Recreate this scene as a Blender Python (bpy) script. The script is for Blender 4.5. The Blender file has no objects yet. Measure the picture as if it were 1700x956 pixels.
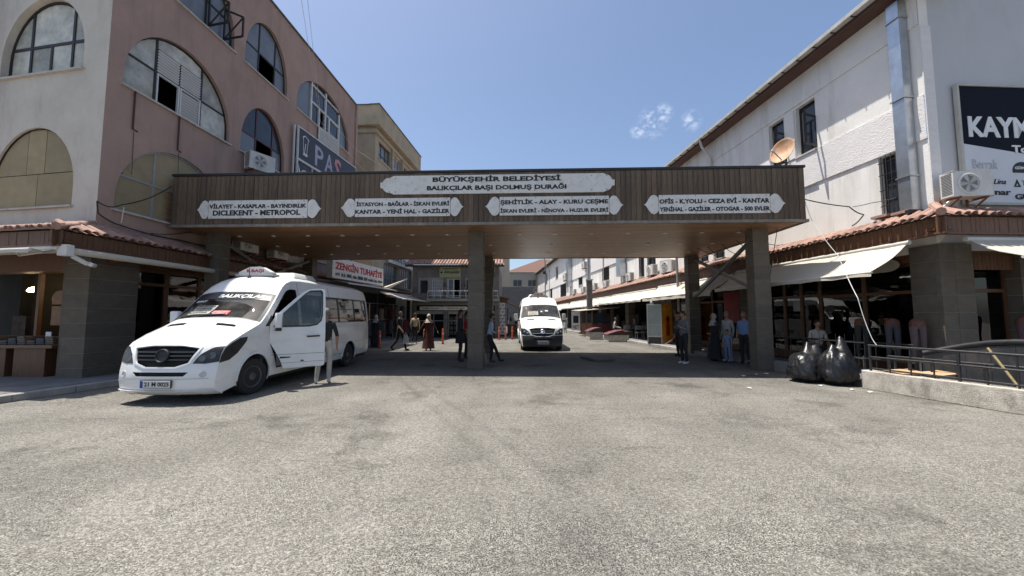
import bpy, bmesh, math, random
from mathutils import Vector, Matrix
from mathutils.geometry import tessellate_polygon, delaunay_2d_cdt
R = math.radians
random.seed(7)
SC = bpy.context.scene
COL = SC.collection
# ------------------------------------------------------------------ camera
cam_d = bpy.data.cameras.new('camera'); cam = bpy.data.objects.new('camera', cam_d); COL.objects.link(cam)
cam.location = (0, 0, 1.6)
cam.rotation_euler = (R(90) + math.atan(46 / 640.), 0, 0)
cam_d.sensor_width = 36; cam_d.lens = 640 / 1700 * 36
cam_d.clip_start = 0.05; cam_d.clip_end = 2000
SC.camera = cam
# ------------------------------------------------------------------ light
SUNV = Vector((-0.29, 0.08, 1)).normalized()
sun_el = math.asin(SUNV.z); sun_rot = math.atan2(SUNV.x, SUNV.y)
w = bpy.data.worlds.new('World'); SC.world = w; w.use_nodes = True
nt = w.node_tree; nt.nodes.clear()
sky = nt.nodes.new('ShaderNodeTexSky'); sky.sky_type = 'NISHITA'; sky.sun_disc = False
sky.sun_elevation = sun_el; sky.sun_rotation = sun_rot; sky.altitude = 650; sky.air_density = 1.0; sky.dust_density = 3.0; sky.ozone_density = 1.6
bgn = nt.nodes.new('ShaderNodeBackground'); bgn.inputs['Strength'].default_value = 0.115
wo = nt.nodes.new('ShaderNodeOutputWorld')
# small wisps of cloud in one part of the sky
tc = nt.nodes.new('ShaderNodeTexCoord'); nz = nt.nodes.new('ShaderNodeTexNoise')
nz.inputs['Scale'].default_value = 38; nz.inputs['Detail'].default_value = 7; nz.inputs['Roughness'].default_value = .62
mp = nt.nodes.new('ShaderNodeMapping'); mp.inputs['Scale'].default_value = (1, 1, 1.7)
nt.links.new(tc.outputs['Generated'], mp.inputs['Vector']); nt.links.new(mp.outputs[0], nz.inputs['Vector'])
cr = nt.nodes.new('ShaderNodeValToRGB'); cr.color_ramp.elements[0].position = .46; cr.color_ramp.elements[1].position = .80
nt.links.new(nz.outputs['Fac'], cr.inputs['Fac'])
def skydir(px, py):
    p = math.atan(46 / 640.); u = (px - 850) / 640; v = (478 - py) / 640
    return Vector((u, math.cos(p) - v * math.sin(p), math.sin(p) + v * math.cos(p))).normalized()
prev = None
for (px, py, rad) in ((1084, 203, .040), (1060, 216, .022), (1147, 201, .026), (1100, 188, .026)):
    vm = nt.nodes.new('ShaderNodeVectorMath'); vm.operation = 'DISTANCE'; vm.inputs[1].default_value = skydir(px, py)
    nt.links.new(tc.outputs['Generated'], vm.inputs[0])
    mr = nt.nodes.new('ShaderNodeMapRange'); mr.inputs['From Min'].default_value = rad; mr.inputs['From Max'].default_value = rad * .25
    nt.links.new(vm.outputs['Value'], mr.inputs['Value'])
    if prev is None: prev = mr.outputs[0]
    else:
        mx = nt.nodes.new('ShaderNodeMath'); mx.operation = 'MAXIMUM'; nt.links.new(prev, mx.inputs[0]); nt.links.new(mr.outputs[0], mx.inputs[1]); prev = mx.outputs[0]
mu = nt.nodes.new('ShaderNodeMath'); mu.operation = 'MULTIPLY'; nt.links.new(prev, mu.inputs[0]); nt.links.new(cr.outputs[0], mu.inputs[1])
m2 = nt.nodes.new('ShaderNodeMath'); m2.operation = 'MULTIPLY'; m2.inputs[1].default_value = .45; nt.links.new(mu.outputs[0], m2.inputs[0])
mc = nt.nodes.new('ShaderNodeMix'); mc.data_type = 'RGBA'; mc.inputs['B'].default_value = (11.5, 11.7, 12.0, 1)
nt.links.new(m2.outputs[0], mc.inputs['Factor']); nt.links.new(sky.outputs[0], mc.inputs['A'])
nt.links.new(mc.outputs['Result'], bgn.inputs['Color']); nt.links.new(bgn.outputs[0], wo.inputs[0])
sl = bpy.data.lights.new('sun', 'SUN'); sl.energy = 5.0; sl.angle = R(.53); sl.color = (1, .955, .88)
so = bpy.data.objects.new('sun', sl); COL.objects.link(so); so.location = (-20, 5, 60)
so.rotation_euler = SUNV.to_track_quat('Z', 'Y').to_euler()
SC.view_settings.view_transform = 'Standard'; SC.view_settings.look = 'None'; SC.view_settings.exposure = 0.62; SC.view_settings.gamma = 1
# ------------------------------------------------------------------ materials
MAT = {}
def mat(name, col, rough=.7, metal=0, var=.12, vs=3., bump=.0, bs=40., dirt=None, rnd=0, stretch=(1, 1, 1), coat=0, spec=.5, emit=None, alpha=None, fine=0, fs=60.):
    """procedural principled: colour noise (var, vs), per-object variation rnd, dirt=(colour, amount, scale, stretch)"""
    if name in MAT: return MAT[name]
    m = bpy.data.materials.new(name); m.use_nodes = True; n = m.node_tree; N = n.nodes; L = n.links
    b = N['Principled BSDF']; b.inputs['Roughness'].default_value = rough; b.inputs['Metallic'].default_value = metal
    b.inputs['Specular IOR Level'].default_value = spec
    if coat: b.inputs['Coat Weight'].default_value = coat; b.inputs['Coat Roughness'].default_value = .06
    tc = N.new('ShaderNodeTexCoord'); mp = N.new('ShaderNodeMapping'); mp.inputs['Scale'].default_value = stretch
    L.new(tc.outputs['Object'], mp.inputs['Vector'])
    nz = N.new('ShaderNodeTexNoise'); nz.inputs['Scale'].default_value = vs; nz.inputs['Detail'].default_value = 6; nz.inputs['Roughness'].default_value = .65
    oi = N.new('ShaderNodeObjectInfo')
    if rnd:
        cmb = N.new('ShaderNodeVectorMath'); cmb.operation = 'SCALE'; cmb.inputs[0].default_value = (31, 17, 23); L.new(oi.outputs['Random'], cmb.inputs['Scale'])
        ad = N.new('ShaderNodeVectorMath'); L.new(mp.outputs[0], ad.inputs[0]); L.new(cmb.outputs[0], ad.inputs[1]); vec = ad.outputs[0]
    else: vec = mp.outputs[0]
    L.new(vec, nz.inputs['Vector'])
    mr = N.new('ShaderNodeMapRange'); mr.inputs['From Min'].default_value = .3; mr.inputs['From Max'].default_value = .7
    mr.inputs['To Min'].default_value = 1 - var; mr.inputs['To Max'].default_value = 1 + var; L.new(nz.outputs['Fac'], mr.inputs['Value'])
    val = mr.outputs[0]
    if fine:
        nf = N.new('ShaderNodeTexNoise'); nf.inputs['Scale'].default_value = fs; nf.inputs['Detail'].default_value = 3; L.new(vec, nf.inputs['Vector'])
        mf = N.new('ShaderNodeMapRange'); mf.inputs['From Min'].default_value = .3; mf.inputs['From Max'].default_value = .7; mf.inputs['To Min'].default_value = 1 - fine; mf.inputs['To Max'].default_value = 1 + fine
        L.new(nf.outputs['Fac'], mf.inputs['Value']); q = N.new('ShaderNodeMath'); q.operation = 'MULTIPLY'; L.new(val, q.inputs[0]); L.new(mf.outputs[0], q.inputs[1]); val = q.outputs[0]
    if rnd:
        mq = N.new('ShaderNodeMapRange'); mq.inputs['To Min'].default_value = 1 - rnd; mq.inputs['To Max'].default_value = 1 + rnd; L.new(oi.outputs['Random'], mq.inputs['Value'])
        q = N.new('ShaderNodeMath'); q.operation = 'MULTIPLY'; L.new(val, q.inputs[0]); L.new(mq.outputs[0], q.inputs[1]); val = q.outputs[0]
    sc = N.new('ShaderNodeVectorMath'); sc.operation = 'SCALE'; sc.inputs[0].default_value = col[:3]; L.new(val, sc.inputs['Scale'])
    out = sc.outputs[0]
    if dirt:
        dc, da, ds, dst = dirt
        m2 = N.new('ShaderNodeMapping'); m2.inputs['Scale'].default_value = dst; m2.inputs['Location'].default_value = (3.1, 7.7, 1.3); L.new(tc.outputs['Object'], m2.inputs['Vector'])
        nd = N.new('ShaderNodeTexNoise'); nd.inputs['Scale'].default_value = ds; nd.inputs['Detail'].default_value = 8; nd.inputs['Roughness'].default_value = .7; L.new(m2.outputs[0], nd.inputs['Vector'])
        md = N.new('ShaderNodeMapRange'); md.inputs['From Min'].default_value = .5; md.inputs['From Max'].default_value = .78; md.inputs['To Max'].default_value = da; L.new(nd.outputs['Fac'], md.inputs['Value'])
        mi = N.new('ShaderNodeMix'); mi.data_type = 'RGBA'; mi.inputs['B'].default_value = (*dc, 1); L.new(md.outputs[0], mi.inputs['Factor']); L.new(out, mi.inputs['A']); out = mi.outputs['Result']
    L.new(out, b.inputs['Base Color'])
    if bump:
        nb = N.new('ShaderNodeTexNoise'); nb.inputs['Scale'].default_value = bs; nb.inputs['Detail'].default_value = 5; L.new(vec, nb.inputs['Vector'])
        bp = N.new('ShaderNodeBump'); bp.inputs['Strength'].default_value = bump; bp.inputs['Distance'].default_value = .02
        L.new(nb.outputs['Fac'], bp.inputs['Height']); L.new(bp.outputs[0], b.inputs['Normal'])
    if emit:
        b.inputs['Emission Color'].default_value = (*emit[:3], 1); b.inputs['Emission Strength'].default_value = emit[3]
    if alpha is not None: b.inputs['Alpha'].default_value = alpha
    MAT[name] = m; return m
def glass(name, tint, refl=.9, rough=.02, dust_sheen=0):
    if name in MAT: return MAT[name]
    m = bpy.data.materials.new(name); m.use_nodes = True; N = m.node_tree.nodes; L = m.node_tree.links; N.clear()
    o = N.new('ShaderNodeOutputMaterial'); t = N.new('ShaderNodeBsdfTransparent'); t.inputs[0].default_value = (*tint, 1)
    g = N.new('ShaderNodeBsdfGlossy'); g.inputs['Roughness'].default_value = rough; g.inputs['Color'].default_value = (refl, refl, refl, 1)
    f = N.new('ShaderNodeFresnel'); f.inputs[0].default_value = 1.55
    tc = N.new('ShaderNodeTexCoord'); nz = N.new('ShaderNodeTexNoise'); nz.inputs['Scale'].default_value = 1.3; L.new(tc.outputs['Object'], nz.inputs['Vector'])
    bp = N.new('ShaderNodeBump'); bp.inputs['Strength'].default_value = .08; bp.inputs['Distance'].default_value = .05; L.new(nz.outputs['Fac'], bp.inputs['Height']); L.new(bp.outputs[0], g.inputs['Normal'])
    mx = N.new('ShaderNodeMixShader'); L.new(f.outputs[0], mx.inputs[0]); L.new(t.outputs[0], mx.inputs[1]); L.new(g.outputs[0], mx.inputs[2])
    last = mx.outputs[0]
    if dust_sheen:
        d = N.new('ShaderNodeBsdfDiffuse'); d.inputs[0].default_value = (.5, .48, .43, 1); n2 = N.new('ShaderNodeTexNoise'); n2.inputs['Scale'].default_value = 2.2; n2.inputs['Detail'].default_value = 6
        L.new(tc.outputs['Object'], n2.inputs['Vector']); r = N.new('ShaderNodeMapRange'); r.inputs['From Min'].default_value = .35; r.inputs['From Max'].default_value = .75; r.inputs['To Max'].default_value = dust_sheen
        L.new(n2.outputs['Fac'], r.inputs['Value']); m3 = N.new('ShaderNodeMixShader'); L.new(r.outputs[0], m3.inputs[0]); L.new(last, m3.inputs[1]); L.new(d.outputs[0], m3.inputs[2]); last = m3.outputs[0]
    L.new(last, o.inputs[0]); MAT[name] = m; return m
# ------------------------------------------------------------------ object helpers
ORG = {}
def tag(o, label=None, cat=None, group=None, kind=None):
    if label: o['label'] = label
    if cat: o['category'] = cat
    if group: o['group'] = group
    if kind: o['kind'] = kind
    return o
def thing(name, loc, label, cat, group=None):
    o = bpy.data.objects.new(name, None); COL.objects.link(o); o.location = loc; o.empty_display_size = .2
    ORG[o.name] = Vector(loc); return tag(o, label, cat, group)
def azv(az): return Vector((math.sin(R(az)), math.cos(R(az)), 0))
class Fr:
    """local frame: s along azimuth, n outwards (side=+1: to the right of the direction), z up"""
    def __init__(s, o, az, side=1):
        s.o = Vector((o[0], o[1], o[2] if len(o) > 2 else 0)); s.a = azv(az); s.n = Vector((s.a.y, -s.a.x, 0)) * side
    def __call__(s, a, n, z): return s.o + s.a * a + s.n * n + Vector((0, 0, z))
class MB:
    def __init__(s): s.v = []; s.f = []; s.m = []; s.cur = 0
    def add(s, vs, fs):
        k = len(s.v); s.v += [Vector(p) for p in vs]; s.f += [tuple(i + k for i in f) for f in fs]; s.m += [s.cur] * len(fs); return s
    def hexa(s, p):
        return s.add(p, [(0, 3, 2, 1), (4, 5, 6, 7), (0, 1, 5, 4), (1, 2, 6, 5), (2, 3, 7, 6), (3, 0, 4, 7)])
    def box(s, x0, x1, y0, y1, z0, z1):
        return s.hexa([(x0, y0, z0), (x1, y0, z0), (x1, y1, z0), (x0, y1, z0), (x0, y0, z1), (x1, y0, z1), (x1, y1, z1), (x0, y1, z1)])
    def fbox(s, F, s0, s1, n0, n1, z0, z1):
        return s.hexa([F(s0, n0, z0), F(s1, n0, z0), F(s1, n1, z0), F(s0, n1, z0), F(s0, n0, z1), F(s1, n0, z1), F(s1, n1, z1), F(s0, n1, z1)])
    def bar(s, a, b, w, h=None, up=(0, 0, 1)):
        a = Vector(a); b = Vector(b); h = h or w; d = (b - a).normalized(); up = Vector(up)
        if abs(d.dot(up)) > .95: up = Vector((0, 1, 0))
        x = d.cross(up).normalized() * w / 2; y = x.cross(d).normalized() * h / 2
        return s.hexa([a - x - y, a + x - y, b + x - y, b - x - y, a - x + y, a + x + y, b + x + y, b - x + y])
    def tube(s, pts, r, seg=8, cap=True):
        pts = [Vector(p) for p in pts]; n = len(pts); k = len(s.v); prev = None
        for i, p in enumerate(pts):
            d = (pts[min(i + 1, n - 1)] - pts[max(i - 1, 0)]).normalized()
            if prev is None:
                u = d.cross(Vector((0, 0, 1)));
                if u.length < .1: u = d.cross(Vector((0, 1, 0)))
            else: u = prev - d * prev.dot(d)
            u.normalize(); prev = u; q = d.cross(u); rr = r[i] if isinstance(r, (list, tuple)) else r
            for j in range(seg):
                t = 2 * math.pi * j / seg; s.v.append(p + (u * math.cos(t) + q * math.sin(t)) * rr)
        for i in range(n - 1):
            for j in range(seg):
                s.f.append((k + i * seg + j, k + i * seg + (j + 1) % seg, k + (i + 1) * seg + (j + 1) % seg, k + (i + 1) * seg + j)); s.m.append(s.cur)
        if cap:
            s.f.append(tuple(k + j for j in range(seg))[::-1]); s.f.append(tuple(k + (n - 1) * seg + j for j in range(seg))); s.m += [s.cur] * 2
        return s
    def lathe(s, c, prof, seg=16, axis=None):
        """prof: list of (r, h) along axis"""
        c = Vector(c); ax = Vector(axis or (0, 0, 1)).normalized(); u = ax.cross(Vector((0, 0, 1)))
        if u.length < .1: u = Vector((1, 0, 0))
        u.normalize(); q = ax.cross(u); k = len(s.v); n = len(prof)
        for r, h in prof:
            for j in range(seg):
                t = 2 * math.pi * j / seg; s.v.append(c + ax * h + (u * math.cos(t) + q * math.sin(t)) * r)
        for i in range(n - 1):
            for j in range(seg):
                s.f.append((k + i * seg + j, k + i * seg + (j + 1) % seg, k + (i + 1) * seg + (j + 1) % seg, k + (i + 1) * seg + j)); s.m.append(s.cur)
        s.f.append(tuple(k + j for j in range(seg))[::-1]); s.f.append(tuple(k + (n - 1) * seg + j for j in range(seg))); s.m += [s.cur] * 2
        return s
    def poly(s, outer, F, n0, n1=None, holes=()):
        """flat polygon with holes in (s,z), at n0; if n1 given it is extruded to n1"""
        loops = [list(outer)] + [list(h) for h in holes]
        flat = [p for lp in loops for p in lp]; k = len(flat)
        if holes:
            es = []; k0 = 0
            for lp in loops: es += [(k0 + i, k0 + (i + 1) % len(lp)) for i in range(len(lp))]; k0 += len(lp)
            r = delaunay_2d_cdt([Vector(p) for p in flat], es, [], 0, 1e-6); cv = [tuple(v) for v in r[0]]; tr = []
            def _in(p, P):
                c = False; j = len(P) - 1
                for i in range(len(P)):
                    if (P[i][1] > p[1]) != (P[j][1] > p[1]) and p[0] < (P[j][0] - P[i][0]) * (p[1] - P[i][1]) / (P[j][1] - P[i][1]) + P[i][0]: c = not c
                    j = i
                return c
            for f in r[2]:
                c = (sum(cv[i][0] for i in f) / len(f), sum(cv[i][1] for i in f) / len(f))
                if _in(c, loops[0]) and not any(_in(c, h) for h in loops[1:]): tr.append(f)
        else:
            cv = flat; tr = tessellate_polygon([[Vector((a, b, 0)) for a, b in loops[0]]])
        s.add([F(a, n0, b) for a, b in cv], [tuple(t) for t in tr])
        if n1 is not None:
            s.add([F(a, n1, b) for a, b in cv], [tuple(t)[::-1] for t in tr])
            for lp in loops:
                n = len(lp); s.add([F(a, n0, b) for a, b in lp] + [F(a, n1, b) for a, b in lp], [(i, (i + 1) % n, n + (i + 1) % n, n + i) for i in range(n)])
        return s
    def rim(s, lp, F, n0, n1):
        n = len(lp); return s.add([F(a, n0, b) for a, b in lp] + [F(a, n1, b) for a, b in lp], [(i, (i + 1) % n, n + (i + 1) % n, n + i) for i in range(n)])
    def build(s, name, m, parent=None, smooth=None, bevel=0, recalc=True, seg=2):
        o = bpy.data.objects.new(name, s.mesh(name, m, ORG.get(parent.name, Vector()) if parent else Vector(), smooth, bevel, recalc, seg))
        COL.objects.link(o)
        if parent: o.parent = parent; ORG[o.name] = ORG.get(parent.name, Vector())
        return o
    def mesh(s, name, m, org=Vector(), smooth=None, bevel=0, recalc=True, seg=2):
        me = bpy.data.meshes.new(name); me.from_pydata([tuple(p - org) for p in s.v], [], s.f)
        for x in (m if isinstance(m, (list, tuple)) else [m]): me.materials.append(x)
        if any(s.m): me.polygons.foreach_set('material_index', s.m)
        if bevel or recalc:
            bm = bmesh.new(); bm.from_mesh(me)
            if bevel:
                bmesh.ops.remove_doubles(bm, verts=bm.verts, dist=1e-5)
                bmesh.ops.bevel(bm, geom=[e for e in bm.edges if len(e.link_faces) == 2 and e.calc_face_angle(0) > .5], offset=bevel, segments=seg, affect='EDGES', profile=.6)
            bmesh.ops.recalc_face_normals(bm, faces=bm.faces); bm.to_mesh(me); bm.free()
        if smooth is not None:
            me.polygons.foreach_set('use_smooth', [True] * len(me.polygons)); me.set_sharp_from_angle(angle=R(smooth))
        me.update(); return me
def link(name, me, parent, loc=None, rot=None):
    o = bpy.data.objects.new(name, me); COL.objects.link(o); o.parent = parent
    if loc is not None: o.location = Vector(loc) - ORG.get(parent.name, Vector())
    if rot is not None: o.rotation_euler = rot
    ORG[o.name] = ORG.get(parent.name, Vector()); return o
def copy_tree(o, parent=None):
    c = o.copy(); COL.objects.link(c); c.parent = parent
    for ch in o.children: copy_tree(ch, c)
    return c
def stuff(o, label=None): o['kind'] = 'stuff'; return tag(o, label)
def arc(cx, cz, rx, rz, a0, a1, n):
    return [(cx + rx * math.cos(R(a0 + (a1 - a0) * i / n)), cz + rz * math.sin(R(a0 + (a1 - a0) * i / n))) for i in range(n + 1)]
def circ(cx, cz, r, n=20, rz=None): return arc(cx, cz, r, rz or r, 0, 360 - 360 / n, n - 1)
def archw(s0, s1, z0, h, base=.35, n=18):
    c = (s0 + s1) / 2; return [(s0, z0), (s1, z0)] + arc(c, z0 + base, (s1 - s0) / 2, h - base, 0, 180, n)
def arch_top(s, s0, s1, z0, h, base=.35):
    c = (s0 + s1) / 2; a = (s1 - s0) / 2; t = max(0, 1 - ((s - c) / a) ** 2); return z0 + base + (h - base) * math.sqrt(t)
TXT = {}
def text(string, F, s0, s1, z0, z1, n, m, parent, name='lettering', depth=.012, bold=.02, shear=0, keep=False, label=None):
    """real raised letters fitted to the box s0..s1, z0..z1 on frame F at offset n"""
    cu = bpy.data.curves.new('t', 'FONT'); cu.body = string; cu.size = 1; cu.offset = bold; cu.shear = shear; cu.resolution_u = 2
    ob = bpy.data.objects.new('t', cu); COL.objects.link(ob); dg = bpy.context.evaluated_depsgraph_get(); me = ob.evaluated_get(dg).to_mesh()
    vs = [v.co.copy() for v in me.vertices]; fs = [tuple(p.vertices) for p in me.polygons]; ob.evaluated_get(dg).to_mesh_clear()
    bpy.data.objects.remove(ob); bpy.data.curves.remove(cu)
    xs = [v.x for v in vs]; ys = [v.y for v in vs]; x0, x1, y0, y1 = min(xs), max(xs), min(ys), max(ys)
    k = len(vs); b = MB(); pts = []
    for nn in (n + depth, n):
        for v in vs: pts.append(F(s0 + (v.x - x0) / (x1 - x0) * (s1 - s0), nn, z0 + (v.y - y0) / (y1 - y0) * (z1 - z0)))
    fl = list(fs); cnt = {}
    for f in fs:
        for i in range(len(f)):
            e = (f[i], f[(i + 1) % len(f)]); cnt[tuple(sorted(e))] = cnt.get(tuple(sorted(e)), 0) + 1
    for f in fs:
        for i in range(len(f)):
            a, c = f[i], f[(i + 1) % len(f)]
            if cnt[tuple(sorted((a, c)))] == 1: fl.append((a, c, c + k, a + k))
    b.add(pts, fl); o = b.build(name, m, parent, recalc=False)
    if label: o['label'] = label
    return o
def cable(name, pts, r, m, label, sag=0, cat='cable', n=14, parent=None, group=None):
    P = []
    for i in range(len(pts) - 1):
        a, b = Vector(pts[i]), Vector(pts[i + 1])
        for k in range(n):
            t = k / n; p = a.lerp(b, t); p.z -= sag * 4 * t * (1 - t); P.append(p)
    P.append(Vector(pts[-1])); b = MB().tube(P, r, 5)
    if parent: return b.build(name, m, parent, smooth=60)
    o = bpy.data.objects.new(name, b.mesh(name, m, P[0], 60)); COL.objects.link(o); o.location = P[0]; return tag(o, label, cat, group)
# ------------------------------------------------------------------ palette
white_paint = mat('van_white', (.74, .74, .73), .30, var=.03, coat=.4, dirt=((.42, .38, .32), .4, 1.6, (1, 1, 2.5)))
black_plastic = mat('black_plastic', (.018, .018, .02), .45, bump=.1, bs=120)
rubber = mat('rubber', (.022, .022, .022), .85, bump=.3, bs=80)
chrome = mat('chrome', (.65, .65, .66), .25, 1, var=.05)
steel = mat('steel', (.45, .46, .47), .4, .9, var=.15, vs=8, bump=.05)
dark_metal = mat('dark_metal', (.03, .03, .032), .5, .3, var=.3, vs=12, bump=.15)
rust = mat('rust', (.20, .08, .035), .9, var=.4, vs=20, bump=.3)
black_cable = mat('black_cable', (.012, .012, .012), .6)
white_cable = mat('white_cable', (.6, .6, .57), .6)
wood_fascia = mat('fascia_wood', (.104, .070, .043), .62, var=.35, vs=5, stretch=(8, 8, .7), rnd=.3, bump=.5, bs=60, dirt=((.21, .16, .11), .8, 2.6, (7, 7, .5)))
wood_soffit = mat('soffit_wood', (.27, .145, .07), .42, var=.3, vs=3, stretch=(.8, 9, 9), rnd=.2, bump=.25, bs=50, dirt=((.10, .05, .025), .6, 2.2, (.5, 4, 4)))
wood_eave = mat('eave_wood', (.12, .055, .027), .5, var=.3, vs=4, rnd=.2, bump=.3, bs=30, stretch=(5, 5, 1))
wood_shop = mat('shop_wood', (.11, .048, .022), .45, var=.3, vs=4, stretch=(6, 6, 1), bump=.2)
stone_clad = mat('stone_cladding', (.112, .092, .070), .75, var=.2, vs=5, rnd=.14, bump=.25, bs=30, fine=.12, dirt=((.07, .06, .05), .5, 1.7, (1, 1, .6)))
stone_joint = mat('joint_grey', (.33, .31, .28), .9, bump=.1)
tile_m = mat('roof_tile', (.30, .18, .14), .85, var=.25, vs=8, rnd=.25, bump=.3, bs=60, dirt=((.20, .15, .12), .6, 5, (1, 1, 1)))
pink_wall = mat('pink_render', (.38, .255, .205), .92, var=.10, vs=.9, bump=.3, bs=25, fine=.07, dirt=((.21, .16, .14), .8, .75, (2.6, 2.6, .35)))
cream_wall = mat('cream_render', (.57, .52, .45), .92, var=.10, vs=1.1, bump=.35, bs=22, fine=.07, dirt=((.36, .31, .28), .85, .7, (1.8, 1.8, .5)))
white_wall = mat('white_render', (.76, .735, .70), .92, var=.05, vs=1.5, bump=.22, bs=26, fine=.05, dirt=((.46, .41, .36), .7, .8, (2.2, 2.2, .3)))
rough_wall = mat('rough_render', (.70, .67, .65), .95, var=.06, vs=3, bump=.6, bs=14, stretch=(1, 1, 2.4), fine=.06)
grey_wall = mat('grey_render', (.50, .50, .51), .93, var=.04, vs=.8, bump=.15, bs=40, dirt=((.35, .34, .34), .5, .5, (1.3, 1.3, .5)))
beige_wall = mat('beige_render', (.40, .335, .235), .95, var=.15, vs=1, bump=.5, bs=12, fine=.1, dirt=((.24, .19, .13), .7, .8, (1.5, 1.5, .5)))
concrete = mat('concrete', (.46, .42, .36), .95, var=.3, vs=5, bump=.5, bs=55, fine=.25, fs=70, dirt=((.13, .11, .09), .9, 2.6, (1.3, 1.3, .8)))
paving = mat('paving', (.20, .195, .19), .9, var=.15, vs=2, bump=.3, rnd=.12, fine=.12)
dark_in = mat('dark_interior', (.014, .012, .011), .9, var=.4, vs=2)  # near-black colour stands in for the deep shade inside rooms
board_y = mat('yellow_board', (.31, .25, .145), .8, var=.12, vs=2.5, bump=.15, rnd=.18, dirt=((.24, .17, .09), .6, 1.3, (1, 1, 1)))
board_w = mat('whitewashed_glass', (.42, .41, .36), .5, var=.36, vs=2.8, rnd=.25, dirt=((.36, .31, .15), 1.0, 1.1, (1, 1, 1)))
frame_dark = mat('frame_dark', (.02, .017, .017), .6, var=.3)
frame_white = mat('frame_white', (.6, .6, .58), .5, var=.1)
frame_grey = mat('frame_grey', (.28, .29, .30), .5, var=.1)
win_glass = glass('window_glass', (.45, .5, .55), .95, .02, .22)
shop_glass = glass('shop_glass', (.42, .42, .42), 1.0, .012)
car_glass = glass('car_glass', (.45, .52, .52), 1.0, .01, .16)  # diffuse film is dust plus painted-on pale sky reflection
car_tint = glass('tinted_glass', (.13, .13, .13), 1.0, .01, .04)
plate_w = mat('sign_white', (.66, .65, .62), .55, var=.05, vs=3, bump=.05, dirt=((.36, .17, .07), .55, 7, (1, 1, 1)))
ink = mat('black_ink', (.012, .012, .012), .6)
red_ink = mat('red_ink', (.42, .02, .02), .5)
white_ink = mat('white_ink', (.7, .7, .7), .5)
curtain = mat('curtain', (.5, .5, .5), .9, var=.25, vs=6, stretch=(6, 6, .3))
lamp_on = mat('lamp_lit', (1, .8, .5), .5, emit=(1, .72, .38, 9))
led_faint = mat('spot_glass', (.30, .27, .22), .4, emit=(1, .9, .7, .03))  # dead downlight lens, faint glow added so it shows pale
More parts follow.
